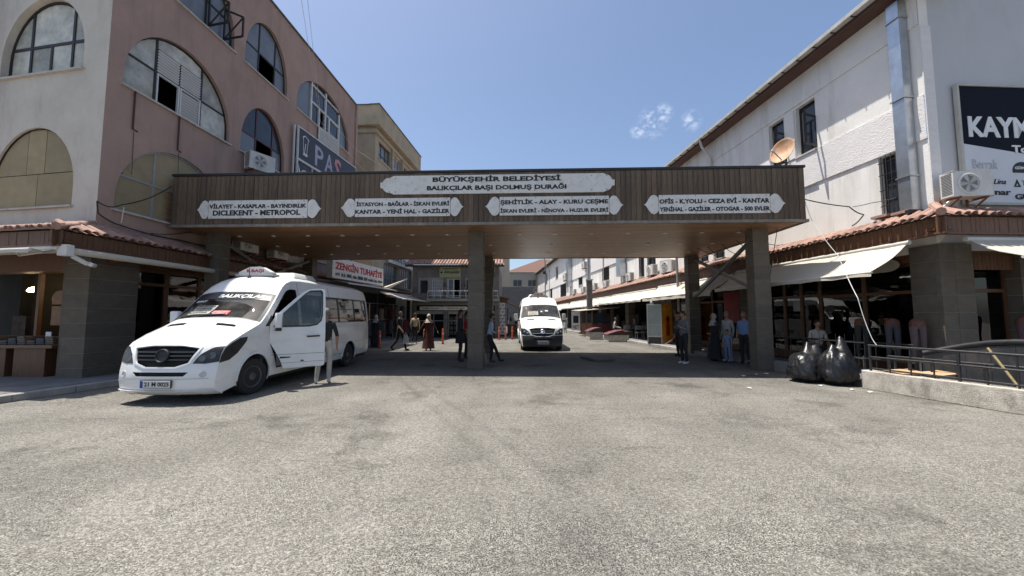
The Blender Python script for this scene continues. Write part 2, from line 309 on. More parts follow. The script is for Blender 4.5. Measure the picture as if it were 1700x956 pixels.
# ------------------------------------------------------------------ road
def road_material():
    m = bpy.data.materials.new('worn_asphalt'); m.use_nodes = True; n = m.node_tree; N = n.nodes; L = n.links; b = N['Principled BSDF']; b.inputs['Roughness'].default_value = .93; b.inputs['Specular IOR Level'].default_value = .25
    tc = N.new('ShaderNodeTexCoord')
    def noise(sc, det=5, ro=.6, st=(1, 1, 1), dist=0, loc=(0, 0, 0)):
        mp = N.new('ShaderNodeMapping'); mp.inputs['Scale'].default_value = st; mp.inputs['Location'].default_value = loc; L.new(tc.outputs['Object'], mp.inputs['Vector'])
        z = N.new('ShaderNodeTexNoise'); z.inputs['Scale'].default_value = sc; z.inputs['Detail'].default_value = det; z.inputs['Roughness'].default_value = ro; z.inputs['Distortion'].default_value = dist; L.new(mp.outputs[0], z.inputs['Vector']); return z.outputs['Fac']
    def rng(v, a, b_, c, d):
        r = N.new('ShaderNodeMapRange'); r.inputs['From Min'].default_value = a; r.inputs['From Max'].default_value = b_; r.inputs['To Min'].default_value = c; r.inputs['To Max'].default_value = d; L.new(v, r.inputs['Value']); return r.outputs[0]
    def mul(a, c):
        q = N.new('ShaderNodeMath'); q.operation = 'MULTIPLY'; L.new(a, q.inputs[0]); L.new(c, q.inputs[1]); return q.outputs[0]
    st = rng(noise(88, 4, .65), .40, .50, .22, 1.16)         # dark binder between pale stones
    rg = rng(noise(1.1, 5, .65, loc=(21, 5, 0)), .42, .60, .45, 1); lf = N.new('ShaderNodeMix'); lf.inputs['A'].default_value = .88; L.new(rg, lf.inputs['Factor']); L.new(st, lf.inputs['B']); st = lf.outputs['Result']   # polished and open-textured patches
    st2 = rng(noise(24, 4, .6, loc=(5, 1, 0)), .35, .65, .82, 1.14)
    big = rng(noise(.55, 6, .6, loc=(2, 9, 0)), .3, .7, .80, 1.12)
    tyre = rng(noise(.5, 4, .55, st=(1.5, .28, 1), dist=.6), .38, .62, .88, 1.05)
    oil = rng(noise(.62, 7, .68, loc=(11, 3, 0)), .55, .64, 1, .66)
    scf = rng(noise(1.6, 6, .7, st=(.5, 2.2, 1), dist=1.2, loc=(4, 4, 0)), .55, .72, 1, .74)
    vs_ = N.new('ShaderNodeTexVoronoi'); vs_.inputs['Scale'].default_value = 58; L.new(tc.outputs['Object'], vs_.inputs['Vector'])
    sp_ = N.new('ShaderNodeSeparateColor'); L.new(vs_.outputs['Color'], sp_.inputs[0]); stone = rng(sp_.outputs[0], 0, 1, .62, 1.30)
    v = mul(mul(mul(mul(st, stone), st2), mul(big, tyre)), mul(oil, scf))
    # bleached crack lines
    vo = N.new('ShaderNodeTexVoronoi'); vo.feature = 'DISTANCE_TO_EDGE'; vo.inputs['Scale'].default_value = .33; vo.inputs['Randomness'].default_value = 1
    nzv = N.new('ShaderNodeTexNoise'); nzv.inputs['Scale'].default_value = 1.8; nzv.inputs['Detail'].default_value = 6; L.new(tc.outputs['Object'], nzv.inputs['Vector'])
    ad = N.new('ShaderNodeVectorMath'); ad.operation = 'MULTIPLY_ADD'; ad.inputs[1].default_value = (.9, .9, 0); L.new(nzv.outputs['Color'], ad.inputs[0]); L.new(tc.outputs['Object'], ad.inputs[2]); L.new(ad.outputs[0], vo.inputs['Vector'])
    ck = rng(vo.outputs['Distance'], .001, .005, .74, 1); ckm = rng(noise(.4, 3, .5, loc=(8, 8, 0)), .5, .56, 1, 0)
    mxc = N.new('ShaderNodeMath'); mxc.operation = 'MAXIMUM'; L.new(ck, mxc.inputs[0]); L.new(ckm, mxc.inputs[1])
    v = mul(v, mxc.outputs[0])
    sep = N.new('ShaderNodeSeparateXYZ'); L.new(tc.outputs['Object'], sep.inputs[0])
    far_tone = rng(sep.outputs['Y'], 7.6, 10.2, 1, .80); v = mul(v, far_tone)                   # asphalt tone drops with Y and stays darker beyond
    sc = N.new('ShaderNodeVectorMath'); sc.operation = 'SCALE'; sc.inputs[0].default_value = (.252, .238, .208); L.new(v, sc.inputs['Scale']); L.new(sc.outputs[0], b.inputs['Base Color'])
    bp = N.new('ShaderNodeBump'); bp.inputs['Strength'].default_value = .75; bp.inputs['Distance'].default_value = .012; L.new(st, bp.inputs['Height']); L.new(bp.outputs[0], b.inputs['Normal'])
    return m
road_m = road_material()
g = MB().add([(-400, -60, 0), (400, -60, 0), (400, 600, 0), (-400, 600, 0)], [(0, 1, 2, 3)])
tag(g.build('road', road_m, None), kind='structure')

ORD = ['first', 'second', 'third', 'fourth', 'fifth', 'sixth', 'seventh', 'eighth', 'ninth', 'tenth', 'eleventh', 'twelfth', 'thirteenth', 'fourteenth', 'fifteenth', 'sixteenth', 'seventeenth', 'eighteenth', 'nineteenth', 'twentieth', 'twenty first', 'twenty second', 'twenty third', 'twenty fourth', 'twenty fifth', 'twenty sixth']

# ================================================================== bus stop canopy
CF = Fr((-9.95, 11.12), 92.2, 1)          # s to the right, n TOWARDS the camera, so depth = -n
ZB, ZT, CW, CD = 4.22, 5.72, 18.02, 6.5
can = thing('bus_stop_canopy', CF(9, -3.2, 0), 'long brown timber clad minibus stop canopy on six stone clad columns', 'canopy')
MB().fbox(CF, .03, CW - .03, -CD + .03, -.03, ZB + .03, ZT - .05).build('roof_body', dark_metal, can)
n = 126; wd = CW / n
pm = MB().box(0, wd - .008, -.025, 0, ZB, ZT - .03); me_pl = [MB().box(0, wd - .008, -.02 - .004 * k, 0, ZB + .01 * (k % 2), ZT - .04).mesh('fascia_plank', wood_fascia) for k in range(4)]
rot = (0, 0, math.atan2(CF.a.y, CF.a.x))
for i in range(n):
    link('fascia_plank', me_pl[random.randrange(4)], can, CF(i * wd, .0, 0), rot)
for sx in (0, CW):                         # end cladding
    b = MB()
    for k in range(45): b.fbox(CF, sx - .004 if sx else -.026, sx + .026 if sx else .004, -k * .144 - .14, -k * .144, ZB + .005, ZT - .03)
    stuff(b.build('end_cladding', wood_fascia, can))
MB().fbox(CF, -.05, CW + .05, -CD - .05, .05, ZT - .03, ZT + .04).build('top_flashing', dark_metal, can, bevel=.008)
b = MB().fbox(CF, -.07, CW + .07, .0, .06, ZB - .06, ZB + .02); b.fbox(CF, -.07, .0, -CD, 0, ZB - .06, ZB + .02); b.fbox(CF, CW, CW + .07, -CD, 0, ZB - .06, ZB + .02); b.fbox(CF, -.07, CW + .07, -CD - .06, -CD, ZB - .06, ZB + .02)
b.build('edge_trim', mat('grey_trim', (.19, .16, .13), .5, var=.3, vs=6, rnd=0, dirt=((.35, .33, .3), .7, 2, (1, 1, 1))), can, bevel=.006)
nb = 50; bd = (CD - .02) / nb
bl = [MB().box(0, L_, 0, bd - .007, ZB - .035, ZB - .012).mesh('soffit_board', wood_soffit) for L_ in (4.5, 3.0, 6.0)]
seqs = [(0, 0, 0, 0), (1, 2, 2, 1), (2, 2, 2), (1, 0, 0, 1, 1)]
for i in range(nb):
    x = 0
    for k in seqs[i % 4]:
        ln = (4.5, 3.0, 6.0)[k]
        link('soffit_board', bl[k], can, CF(x + .003, -CD + .01 + i * bd, 0), rot) if x + ln <= 18.01 else None
        x += ln
MB().fbox(CF, 0, CW, -CD, 0, ZB - .012, ZB + .03).build('soffit_backing', dark_metal, can)
sp = MB().lathe((0, 0, ZB - .052), [(.075, 0), (.08, .006), (.08, .02)], 14); spm = sp.mesh('downlight', steel, smooth=40)
sg = MB().lathe((0, 0, ZB - .056), [(.055, 0), (.055, .004)], 12).mesh('downlight_lens', led_faint)
for r_, d in enumerate((1.35, 3.2, 5.05)):
    for i in range(15):
        p = CF(1.0 + i * 1.14 + (.05 if r_ % 2 else 0), -d, 0); o = link('downlight', spm, can, p); link('downlight_lens', sg, o)
# columns: stone courses one above the other round a core
colm = []
def column(s0, d0, wx=.46, wy=.42, nz_=11):
    c = MB().fbox(CF, s0 + .02, s0 + wx - .02, -d0 - wy + .02, -d0 - .02, 0, ZB - .03).build('column', stone_joint, can)
    h = (ZB - .04) / nz_
    for k in range(nz_):
        j = random.uniform(-.003, .003)
        MB().fbox(CF, s0 + j, s0 + wx + j, -d0 - wy, -d0, k * h + .005, (k + 1) * h - .006).build('cladding_block', stone_clad, c, bevel=.004, seg=1)
    return c
cpos = [(.38, .78), (8.60, .78), (17.05, .80), (.35, 6.0), (8.42, 6.0), (17.3, 6.0)]
for (s0, d0) in cpos: column(s0, d0)
brace = mat('brace_grey', (.16, .15, .135), .6, .2, var=.25)
for s0, s1 in ((.6, .58), (17.3, 17.5)):   # crossed braces between front and rear columns at both ends
    MB().bar(CF(s0, -1.2, ZB - .25), CF(s1, -6.0, 2.35), .09, .1).build('brace', brace, can)
    MB().bar(CF(s0 + .06, -1.2, 2.35), CF(s1 + .06, -6.0, ZB - .2), .09, .1).build('brace', brace, can)
MB().bar(CF(8.95, -6.0, 4.0), CF(8.98, -4.6, 2.6), .07).build('brace', brace, can)
# name plates -------------------------------------------------------
def finial(s_in, s_tip, zc, h):
    d = 1 if s_tip > s_in else -1; w_ = abs(s_tip - s_in); P = []
    for t, y in ((0, .46), (.12, .62), (.3, .72), (.5, .66), (.68, .42), (.78, .22), (.88, .08), (1, 0)):
        P.append((s_in + d * w_ * t, zc + h * .72 * y))
    return P + [(a, 2 * zc - b) for a, b in reversed(P[:-1])]
def plate(s0, s1, t0, t1, z0, z1, lines, label, tilt=0):
    t = thing('route_sign', CF((s0 + s1) / 2, .03, z0), label, 'sign', 'route signs on the canopy front')
    MB().poly([(s0, z0), (s1, z0), (s1, z1), (s0, z1)], CF, .032, .062).build('sign_panel', plate_w, t)
    zc = (z0 + z1) / 2
    for a, b_ in ((s0 - .012, t0), (s1 + .012, t1)): MB().poly(finial(a, b_, zc, (z1 - z0)), CF, .034, .058).build('sign_finial', plate_w, t)
    for (st, a0, a1, b0, b1) in lines: text(st, CF, a0, a1, b0, b1, .062, ink, t, depth=.006, bold=.04)
    b = MB()
    for a in (s0 + .1, (s0 * 2 + s1) / 3, (s0 + s1 * 2) / 3, s1 - .1):
        for z in (z0 + .03, z1 - .03): b.lathe(CF(a, .06, z), [(.012, 0), (.012, .01)], 8, CF.n)
    b.build('bolt', rust, t); return t
plate(1.13, 4.06, .78, 4.47, 4.41, 4.94, [('VİLAYET - KASAPLAR - BAYINDIRLIK', 1.15, 4.04, 4.70, 4.86), ('DICLEKENT - METROPOL', 1.27, 3.86, 4.49, 4.65)], 'rust stained route plate reading VİLAYET KASAPLAR, far left of the canopy')
plate(5.46, 8.20, 5.04, 8.58, 4.42, 4.95, [('İSTASYON - BAĞLAR - İSKAN EVLERİ', 5.50, 8.18, 4.72, 4.87), ('KANTAR - YENİ HAL - GAZİLER', 5.47, 8.19, 4.50, 4.66)], 'white route plate reading KANTAR YENİ HAL, left of the centre column')
plate(9.61, 12.67, 9.20, 13.07, 4.42, 4.95, [('ŞEHİTLİK - ALAY - KURU ÇEŞME', 9.63, 12.65, 4.70, 4.89), ('İSKAN EVLERİ - NİNOVA - HUZUR EVLERİ', 9.63, 12.65, 4.49, 4.63)], 'white route plate reading ŞEHİTLİK ALAY, right of the centre column')
plate(14.05, 17.06, 13.64, 17.48, 4.42, 4.95, [('OFİS - K.YOLU - CEZA EVİ - KANTAR', 14.06, 17.05, 4.70, 4.87), ('YENİHAL - GAZİLER - OTOGAR - 500 EVLER', 14.06, 17.05, 4.48, 4.64)], 'rust edged route plate reading OFİS CEZA EVİ, far right of the canopy')
t = thing('header_sign', CF(9.5, .03, 5.05), 'long white header plate at the top centre of the canopy front', 'sign')
zc = 5.33; hh = .27; P = [(6.56, zc + hh), (12.54, zc + hh)]
rt = [(12.60, zc + hh * .86), (12.70, zc + hh * .74), (12.76, zc + hh * .45), (12.76, zc + hh * .32), (12.84, zc + hh * .3)]
P += rt + [(a, 2 * zc - b) for a, b in reversed(rt)] + [(12.54, zc - hh), (6.56, zc - hh)]
lt = [(6.50, zc - hh * .86), (6.34, zc - hh * .74), (6.26, zc - hh * .45), (6.26, zc - hh * .32), (6.18, zc - hh * .3)]
P += lt + [(a, 2 * zc - b) for a, b in reversed(lt)]
MB().poly(P, CF, .032, .064).build('sign_panel', plate_w, t)
text('BÜYÜKŞEHİR BELEDİYESİ', CF, 7.69, 11.33, 5.37, 5.585, .064, ink, t, depth=.006, bold=.04)
text('BALIKÇILAR BAŞI DOLMUŞ DURAĞI', CF, 7.53, 11.52, 5.13, 5.335, .064, ink, t, depth=.006, bold=.04)
b = MB()
for a in (6.45, 6.62, 8.3, 10.6, 12.2, 12.62):
    for z in (zc - .2, zc + .2): b.lathe(CF(a, .06, z), [(.014, 0), (.014, .012)], 8, CF.n)
b.build('bolt', rust, t)
# satellite dish and a small lamp on the roof
d = thing('satellite_dish', (8.0, 10.95, ZT + .04), 'rust stained satellite dish at the right end of the canopy roof', 'satellite dish')
MB().tube([(8.0, 10.95, ZT + .03), (8.0, 10.95, 6.35)], .025).build('mast', dark_metal, d)
ax = Vector((-.9, -.31, .21)).normalized(); c0 = Vector((7.84, 10.8, 6.2)) + Vector((-.03, -.05, .1))
prof = [(.0, 0)] + [(.35 * k / 7, .1 * (k / 7) ** 2) for k in range(1, 8)]
dm = mat('dish_paint', (.50, .27, .14), .7, var=.2, vs=5, dirt=((.60, .54, .46), .95, 2.4, (1, 1, 1)))
MB().lathe(c0, prof + [(.36, .1), (.36, .085)] + [(.35 * k / 7, .1 * (k / 7) ** 2 - .012) for k in range(6, 0, -1)], 32, ax).build('reflector', dm, d, smooth=40)
lnb = c0 + ax * .36 + Vector((-.08, 0, -.12))
b = MB().tube([c0 + Vector((.02, .0, -.36)), lnb], .012); b.tube([c0 + Vector((-.3, .1, -.1)), lnb], .007); b.build('feed_arm', dark_metal, d)
MB().lathe(lnb, [(.02, -.05), (.035, -.03), (.035, .04), (.02, .06)], 10, -ax).build('feed_horn', mat('lnb_plastic', (.5, .5, .48), .5), d, smooth=40)
MB().bar(c0 - ax * .02, (8.0, 10.95, 6.2), .05).build('bracket', dark_metal, d)
fl = thing('roof_floodlight', CF(13.4, -.6, ZT + .04), 'small pale floodlight lying on the canopy roof behind the timber front', 'floodlight')
MB().fbox(CF, 13.15, 13.6, -.9, -.45, ZT + .06, ZT + .15).build('housing', mat('lamp_housing', (.5, .47, .42), .6), fl, bevel=.02)
MB().fbox(CF, 13.3, 13.45, -.7, -.6, ZT + .03, ZT + .07).build('bracket', dark_metal, fl)

# ================================================================== shared building helpers
def arch_cell(W, a, b, c, d, g=.02):
    s0, s1, z0, h, base = W; a = max(a, s0 + g); b = min(b, s1 - g); c = max(c, z0 + g)
    top = []
    n = 10
    for i in range(n + 1):
        s = b + (a - b) * i / n; top.append((s, min(d, arch_top(s, s0, s1, z0, h, base) - g)))
    top = [p for p in top if p[1] > c + .01]
    if len(top) < 2: return None
    lo = min(p[0] for p in top); hi = max(p[0] for p in top); return [(lo, c), (hi, c)] + top
def arch_window(F, parent, W, hz, vs, cells, fm, rec=-.16, fw=.05, low_vs=(), label=None):
    """W=(s0,s1,z0,h,base); frame with transom at hz, mullions vs, cells=[(a,b,c,d,material)]"""
    s0, s1, z0, h, base = W
    out = archw(s0, s1, z0, h, base); inn = archw(s0 + fw, s1 - fw, z0 + fw, h - 2 * fw, base)
    b = MB().poly(out, F, rec, rec + .05, [inn])
    ht = lambda s: arch_top(s, *W)
    if hz: 
        k = [s for s in [s0 + (s1 - s0) * i / 60 for i in range(61)] if ht(s) > hz + .02]; b.fbox(F, min(k), max(k), rec, rec + .045, hz - fw / 2, hz + fw / 2)
    for v in vs: b.fbox(F, v - fw / 2, v + fw / 2, rec - .002, rec + .048, z0 + .01, ht(v) - .02)
    for v in low_vs: b.fbox(F, v - fw / 2, v + fw / 2, rec - .003, rec + .044, z0 + .01, hz)
    f = b.build('window', fm, parent)
    if label: f['label'] = label
    for c in cells:
        P = arch_cell(W, *c[:4])
        if P is None: continue
        off = c[5] if len(c) > 5 else 0
        MB().poly(P, F, rec + .012 + off, rec + .024 + off).build('pane', c[4], f)
    return f
def wall(F, outer, holes, m, parent, name='wall', depth=-.22):
    b = MB().poly(outer, F, 0, None, holes)
    for h in holes: b.rim(h, F, 0, depth)
    return b.build(name, m, parent, recalc=False)
def isect(F1, n1, F2, n2):
    """point that is n1 outward of F1's line and n2 outward of F2's line"""
    a, b_, c, d = F1.n.x, F1.n.y, F2.n.x, F2.n.y; e = F1.n.dot(F1.o) + n1; f = F2.n.dot(F2.o) + n2; D = a * d - b_ * c
    return Vector(((e * d - b_ * f) / D, (a * f - e * c) / D, 0))
def barrel(L_=.5, r=.085, th=.016, seg=7):
    """one roman tile, x downhill from 0 to L_, arch up"""
    b = MB(); o = []; i_ = []
    for k in range(seg + 1):
        t = math.pi * k / seg; o.append((math.cos(t) * r, math.sin(t) * r * .85)); i_.append((math.cos(t) * (r - th), math.sin(t) * (r - th) * .85))
    ring = o + i_[::-1]; n = len(ring)
    b.add([(0, y * .85, z) for y, z in ring] + [(L_, y, z) for y, z in ring], [(i, (i + 1) % n, n + (i + 1) % n, n + i) for i in range(n)] + [tuple(range(n)), tuple(range(2 * n - 1, n - 1, -1))]); return b
def eave(F, sa, sb, sw0, ne, z0, z1, zw, parent, count, fh=.38, pitch=.2, nw=0.0):
    """tiled lean-to: eave line at n=ne from s=sa to sb, height z0..z1; meets wall (n=nw) at z=zw from s=sw0"""
    ez = lambda s: z0 + (z1 - z0) * (s - sa) / (sb - sa)
    slope = math.atan2(zw - z0, ne - nw); Lt = (ne - nw) / math.cos(slope)
    b = MB(); b.add([F(sa, ne - .02, ez(sa) - .03), F(sb, ne - .02, ez(sb) - .03), F(sb, nw, zw - .03), F(sw0, nw, zw - .03)], [(0, 1, 2, 3)]); b.build('roof_deck', tile_m, parent, recalc=False)
    N = int((sb - sa) / pitch); ms = [barrel(.46 + .02 * k, .088).mesh('roof_tile', tile_m, smooth=50) for k in range(3)]
    down = (F.n * math.cos(slope) - Vector((0, 0, 1)) * math.sin(slope)).normalized(); side = F.a; up = down.cross(side)
    if up.z < 0: side = -side; up = down.cross(side)
    Mx = Matrix((down, side, up)).transposed()
    st = MB()
    def beyond(s, n): return sw0 > sa and s < sa + (ne - n) / (ne - nw) * (sw0 - sa) - .06
    for i in range(N):
        s = sa + (i + .5) * pitch
        tz = ez(s)
        if i < count and not beyond(s, ne - .2):
            q = Mx.to_euler(); o = link('roof_tile', ms[i % 3], parent, F(s, ne, tz) - down * .42 + up * (.0 + random.uniform(-.006, .008)), (q.x + random.uniform(-.03, .03), q.y, q.z + random.uniform(-.04, .04)))
        rows = (1, 2, 3) if i < count else (0, 1, 2)
        for k in rows:
            p = F(s, ne, tz) - down * (.42 + k * .38) + up * (.012 + random.uniform(-.006, .006))
            n_ = (p - F(s, nw, 0)).dot(F.n) + nw
            if n_ < nw + .02 or beyond(s, n_ + .1): break
            src = barrel(.46, .088, .016, 5 if i < 80 else 3); kk = [p + Mx @ v for v in src.v]; st.add(kk, src.f)
    if st.v: stuff(st.build('upper_tiles', tile_m, parent, recalc=False, smooth=50))
    # boarded fascia and soffit
    b = MB(); n = int((sb - sa) / .11)
    for i in range(n):
        s = sa + i * .11; z = ez(s) - .05; q = random.choice((0, .006, .003)); b.fbox(F, s + .002, s + .106, ne - .12, ne - .085 + q, z - fh, z)
    stuff(b.build('fascia_boards', wood_eave, parent))
    MB().hexa([F(sa, ne - .17, ez(sa) - fh - .09), F(sb, ne - .17, ez(sb) - fh - .09), F(sb, ne - .06, ez(sb) - fh - .09), F(sa, ne - .06, ez(sa) - fh - .09), F(sa, ne - .17, ez(sa) - fh - .05), F(sb, ne - .17, ez(sb) - fh - .05), F(sb, ne - .06, ez(sb) - fh - .05), F(sa, ne - .06, ez(sa) - fh - .05)]).build('fascia_moulding', wood_eave, parent)
    MB().hexa([F(sw0, nw - 1.3, zw - .55), F(sb, nw - 1.3, zw - .55), F(sb, ne - .14, ez(sb) - fh - .0), F(sa, ne - .14, ez(sa) - fh - .0), F(sw0, nw - 1.3, zw - .5), F(sb, nw - 1.3, zw - .5), F(sb, ne - .14, ez(sb) - fh + .04), F(sa, ne - .14, ez(sa) - fh + .04)]).build('eave_soffit', wood_shop, parent)
def clad(F, s0, s1, n0, n1, z0, z1, k, parent, m=None, sp=()):
    """pier of stone courses; sp = extra vertical joints"""
    c = MB().fbox(F, s0 + .015, s1 - .015, n0 + .01, n1 - .012, z0, z1).build('pier', stone_joint, parent)
    h = (z1 - z0) / k; xs = [s0] + list(sp) + [s1]
    for i in range(k):
        for a, b_ in zip(xs[:-1], xs[1:]):
            j = random.uniform(-.003, .003); MB().fbox(F, a + .004, b_ - .004, n0, n1 + j, z0 + i * h + .005, z0 + (i + 1) * h - .005).build('cladding_block', m or stone_clad, c)
    return c
awn_cloth = mat('awning_cloth', (.50, .46, .385), .85, var=.05, vs=2, bump=.1, bs=8, dirt=((.42, .38, .32), .6, .8, (2, .5, 1)))
def awning(F, s0, s1, n0, z0, n1, z1, label, val=.14, group='cream awnings over the shop fronts', folds=3, cat='awning', m=None, seam=1.25):
    t = thing('awning', F((s0 + s1) / 2, n0, z0), label, cat, group); ns = max(6, int((s1 - s0) / .5)); nr = 5
    b = MB(); g_ = []
    for k in range(nr + 1):
        for i in range(ns + 1):
            u = k / nr; s = s0 + (s1 - s0) * i / ns; sag = .05 * math.sin(math.pi * u) + .015 * math.sin(i * 1.9 + k)
            g_.append(F(s, n0 + (n1 - n0) * u, z0 + (z1 - z0) * u - sag))
    w_ = ns + 1; b.add(g_, [(k * w_ + i, k * w_ + i + 1, (k + 1) * w_ + i + 1, (k + 1) * w_ + i) for k in range(nr) for i in range(ns)])
    top = [p + Vector((0, 0, .012)) for p in g_]; b.add(top, [(k * w_ + i, (k + 1) * w_ + i, (k + 1) * w_ + i + 1, k * w_ + i + 1) for k in range(nr) for i in range(ns)])
    sc = []
    for i in range(ns * 2 + 1): s = s0 + (s1 - s0) * i / ns / 2; sc += [F(s, n1 + .015 + .01 * math.sin(i * 1.3), z1), F(s, n1 + .02 + .015 * math.sin(i * 1.3), z1 - val + .02 * abs(math.sin(i * .8)))]
    b.add(sc, [(2 * i, 2 * i + 1, 2 * i + 3, 2 * i + 2) for i in range(ns * 2)])
    b.build('awning_cloth', m or awn_cloth, t, smooth=50, recalc=False)
    sm = MB(); k = s0 + seam
    while k < s1 - .3:
        sm.add([F(k, n0 + (n1 - n0) * j / 5, z0 + (z1 - z0) * j / 5 - .05 * math.sin(math.pi * j / 5) + .02) for j in range(6)] + [F(k + .03, n0 + (n1 - n0) * j / 5, z0 + (z1 - z0) * j / 5 - .05 * math.sin(math.pi * j / 5) + .02) for j in range(6)], [(j, j + 1, j + 7, j + 6) for j in range(5)]); k += seam
    if sm.v: sm.build('seam', mat('awning_seam', (.5, .46, .39), .9), t, recalc=False)
    MB().tube([F(s0, n1, z1), F(s1, n1, z1)], .03).build('front_bar', mat('awning_bar', (.55, .53, .48), .5), t, smooth=60)
    MB().tube([F(s0 - .05, n0, z0 + .02), F(s1 + .05, n0, z0 + .02)], .055).build('roller', MAT['awning_bar'], t, smooth=60)
    for k in range(folds if s1 - s0 > 3 else 2):
        s = s0 + .4 + (s1 - s0 - .8) * k / max(1, (folds if s1 - s0 > 3 else 2) - 1); mid = F(s + .25, (n0 + n1) / 2, (z0 + z1) / 2 - .12)
        MB().tube([F(s, n0, z0 - .06), mid, F(s, n1, z1 - .02)], .02, 6).build('arm', MAT['awning_bar'], t)
    return t
# air conditioner outdoor unit: x width, y depth (front = -y), z up
ac_body = mat('ac_white', (.60, .585, .55), .5, var=.08, vs=6, dirt=((.35, .28, .2), .5, 5, (1, 1, .5)))
ac_dark = mat('ac_dark', (.05, .05, .05), .6)
AC = None
def make_ac():
    t = thing('air_conditioner', (0, 0, 0), 'white air conditioner', 'air conditioner')
    F = Fr((0, 0, 0), 90, 1)  # s=+x, n=-y
    c = MB().poly([(-.4, .0), (.4, .0), (.4, .56), (-.4, .56)], F, -.28, .0, []).build('casing', ac_body, t, bevel=.012)
    MB().lathe((-.08, -.001, .28), [(.235, 0), (.235, .012), (.205, .02), (.2, .004)], 28, (0, -1, 0)).build('fan_ring', ac_body, t, smooth=40)
    MB().lathe((-.08, .0, .28), [(.2, 0), (.2, .003)], 28, (0, -1, 0)).build('fan_opening', ac_dark, t)
    b = MB()
    for k in range(5): a = k * 2 * math.pi / 5; b.add([(-.08 + .03 * math.cos(a), -.006, .28 + .03 * math.sin(a)), (-.08 + .18 * math.cos(a - .3), -.006, .28 + .18 * math.sin(a - .3)), (-.08 + .18 * math.cos(a + .4), -.009, .28 + .18 * math.sin(a + .4))], [(0, 1, 2)])
    b.build('fan_blades', mat('fan_grey', (.16, .16, .16), .5), t, recalc=False)
    b = MB()
    for k in range(6):
        r = .03 + .032 * k; P = [(-.08 + r * math.cos(j * math.pi / 10), -.018, .28 + r * math.sin(j * math.pi / 10)) for j in range(21)]; b.tube(P, .003, 3, False)
    for k in range(4): a = k * math.pi / 4; b.tube([(-.08 + .2 * math.cos(a), -.019, .28 + .2 * math.sin(a)), (-.08 - .2 * math.cos(a), -.019, .28 - .2 * math.sin(a))], .003, 3, False)
    b.build('fan_grille', mat('grille_white', (.4, .4, .38), .5), t, recalc=False)
    b = MB()
    for sx in (-1, 1):
        b = MB()
        for k in range(14): b.box(sx * .4 - .004, sx * .4 + .004, .03 if sx < 0 else .06, .25, .06 + k * .034, .074 + k * .034)
        b.build('side_louvres', ac_dark, t)
    b = MB()
    for sx in (-.28, .28): b = MB(); b.bar((sx, -.02, -.02), (sx, .42, -.02), .035); b.bar((sx, -.0, -.03), (sx, .42, -.3), .025); b.bar((sx, .415, -.32), (sx, .415, .1), .035); b.build('wall_bracket', rust, t)
    b = MB().tube([(.38, .2, .1), (.46, .24, .02), (.46, .4, -.1), (.44, .42, -.4)], .014, 6); b.build('hose', white_cable, t, smooth=60)
    return t
def place_ac(p, facing, label, scale=1.0, group='air conditioner units on the facades'):
    """p = centre of the casing bottom front; facing = outward vector"""
    global AC
    if AC is None: AC = make_ac(); o = AC
    else: o = copy_tree(AC)
    f = Vector(facing).normalized(); o.location = p; o.rotation_euler = (0, 0, math.atan2(f.y, f.x) + math.pi / 2); o.scale = (scale,) * 3
    o['label'] = label; o['group'] = group; return o

# ================================================================== corner building on the left (pink street side, cream front)
LB = Fr((-10.2, 9.3), 2.5, 1); LF = Fr((-10.2, 9.3), -80, -1)
lb = thing('corner_building', (-10.2, 9.3, 0), 'corner block with pink side, cream front and arched windows above tiled shop eaves', 'building')
W = {}
for i, (z0, h) in enumerate(((4.33, 2.1), (7.67, 2.18), (11.1, 2.28))):
    W['a', i] = (.38, 3.96, z0, h, .35); W['b', i] = (4.48, 7.0, z0, h, .4); W['c', i] = (7.7, 12.75, z0, h, .4)
H14 = 14.55
wall(LB, [(0, 3.15), (13.6, 3.15), (13.6, H14), (0, H14)], [archw(*w_[:4], w_[4]) for w_ in W.values()], pink_wall, lb)
WF = {}
for i, (z0, h) in enumerate(((4.35, 2.12), (7.93, 2.12), (11.3, 2.2))):
    WF['a', i] = (.80, 3.62, z0, h, .5); WF['b', i] = (4.5, 7.3, z0, h, .5)
wall(LF, [(0, 3.15), (12.0, 3.15), (12.0, H14), (0, H14)], [archw(*w_[:4], w_[4]) for w_ in WF.values()], cream_wall, lb)
MB().add([LB(13.6, 0, 0), LB(13.6, -9, 0), LB(13.6, -9, H14), LB(13.6, 0, H14)], [(0, 1, 2, 3)]).build('rear_wall', pink_wall, lb, recalc=False)
MB().add([LB(0, 0, H14), LB(13.6, 0, H14), LB(13.6, -9, H14), LF(12.0, 0, H14)], [(0, 1, 2, 3)]).build('roof', concrete, lb, recalc=False)
b = MB().fbox(LB, -.06, 13.66, -.25, .06, H14 - .02, H14 + .05); b.fbox(LF, -.02, 12.0, -.25, .06, H14 - .021, H14 + .049)
b.build('parapet_coping', mat('coping', (.12, .11, .10), .8, var=.3), lb)
MB().fbox(LB, 13.52, 13.72, -.02, .09, 3.6, H14 - .1).build('corner_pilaster', pink_wall, lb)
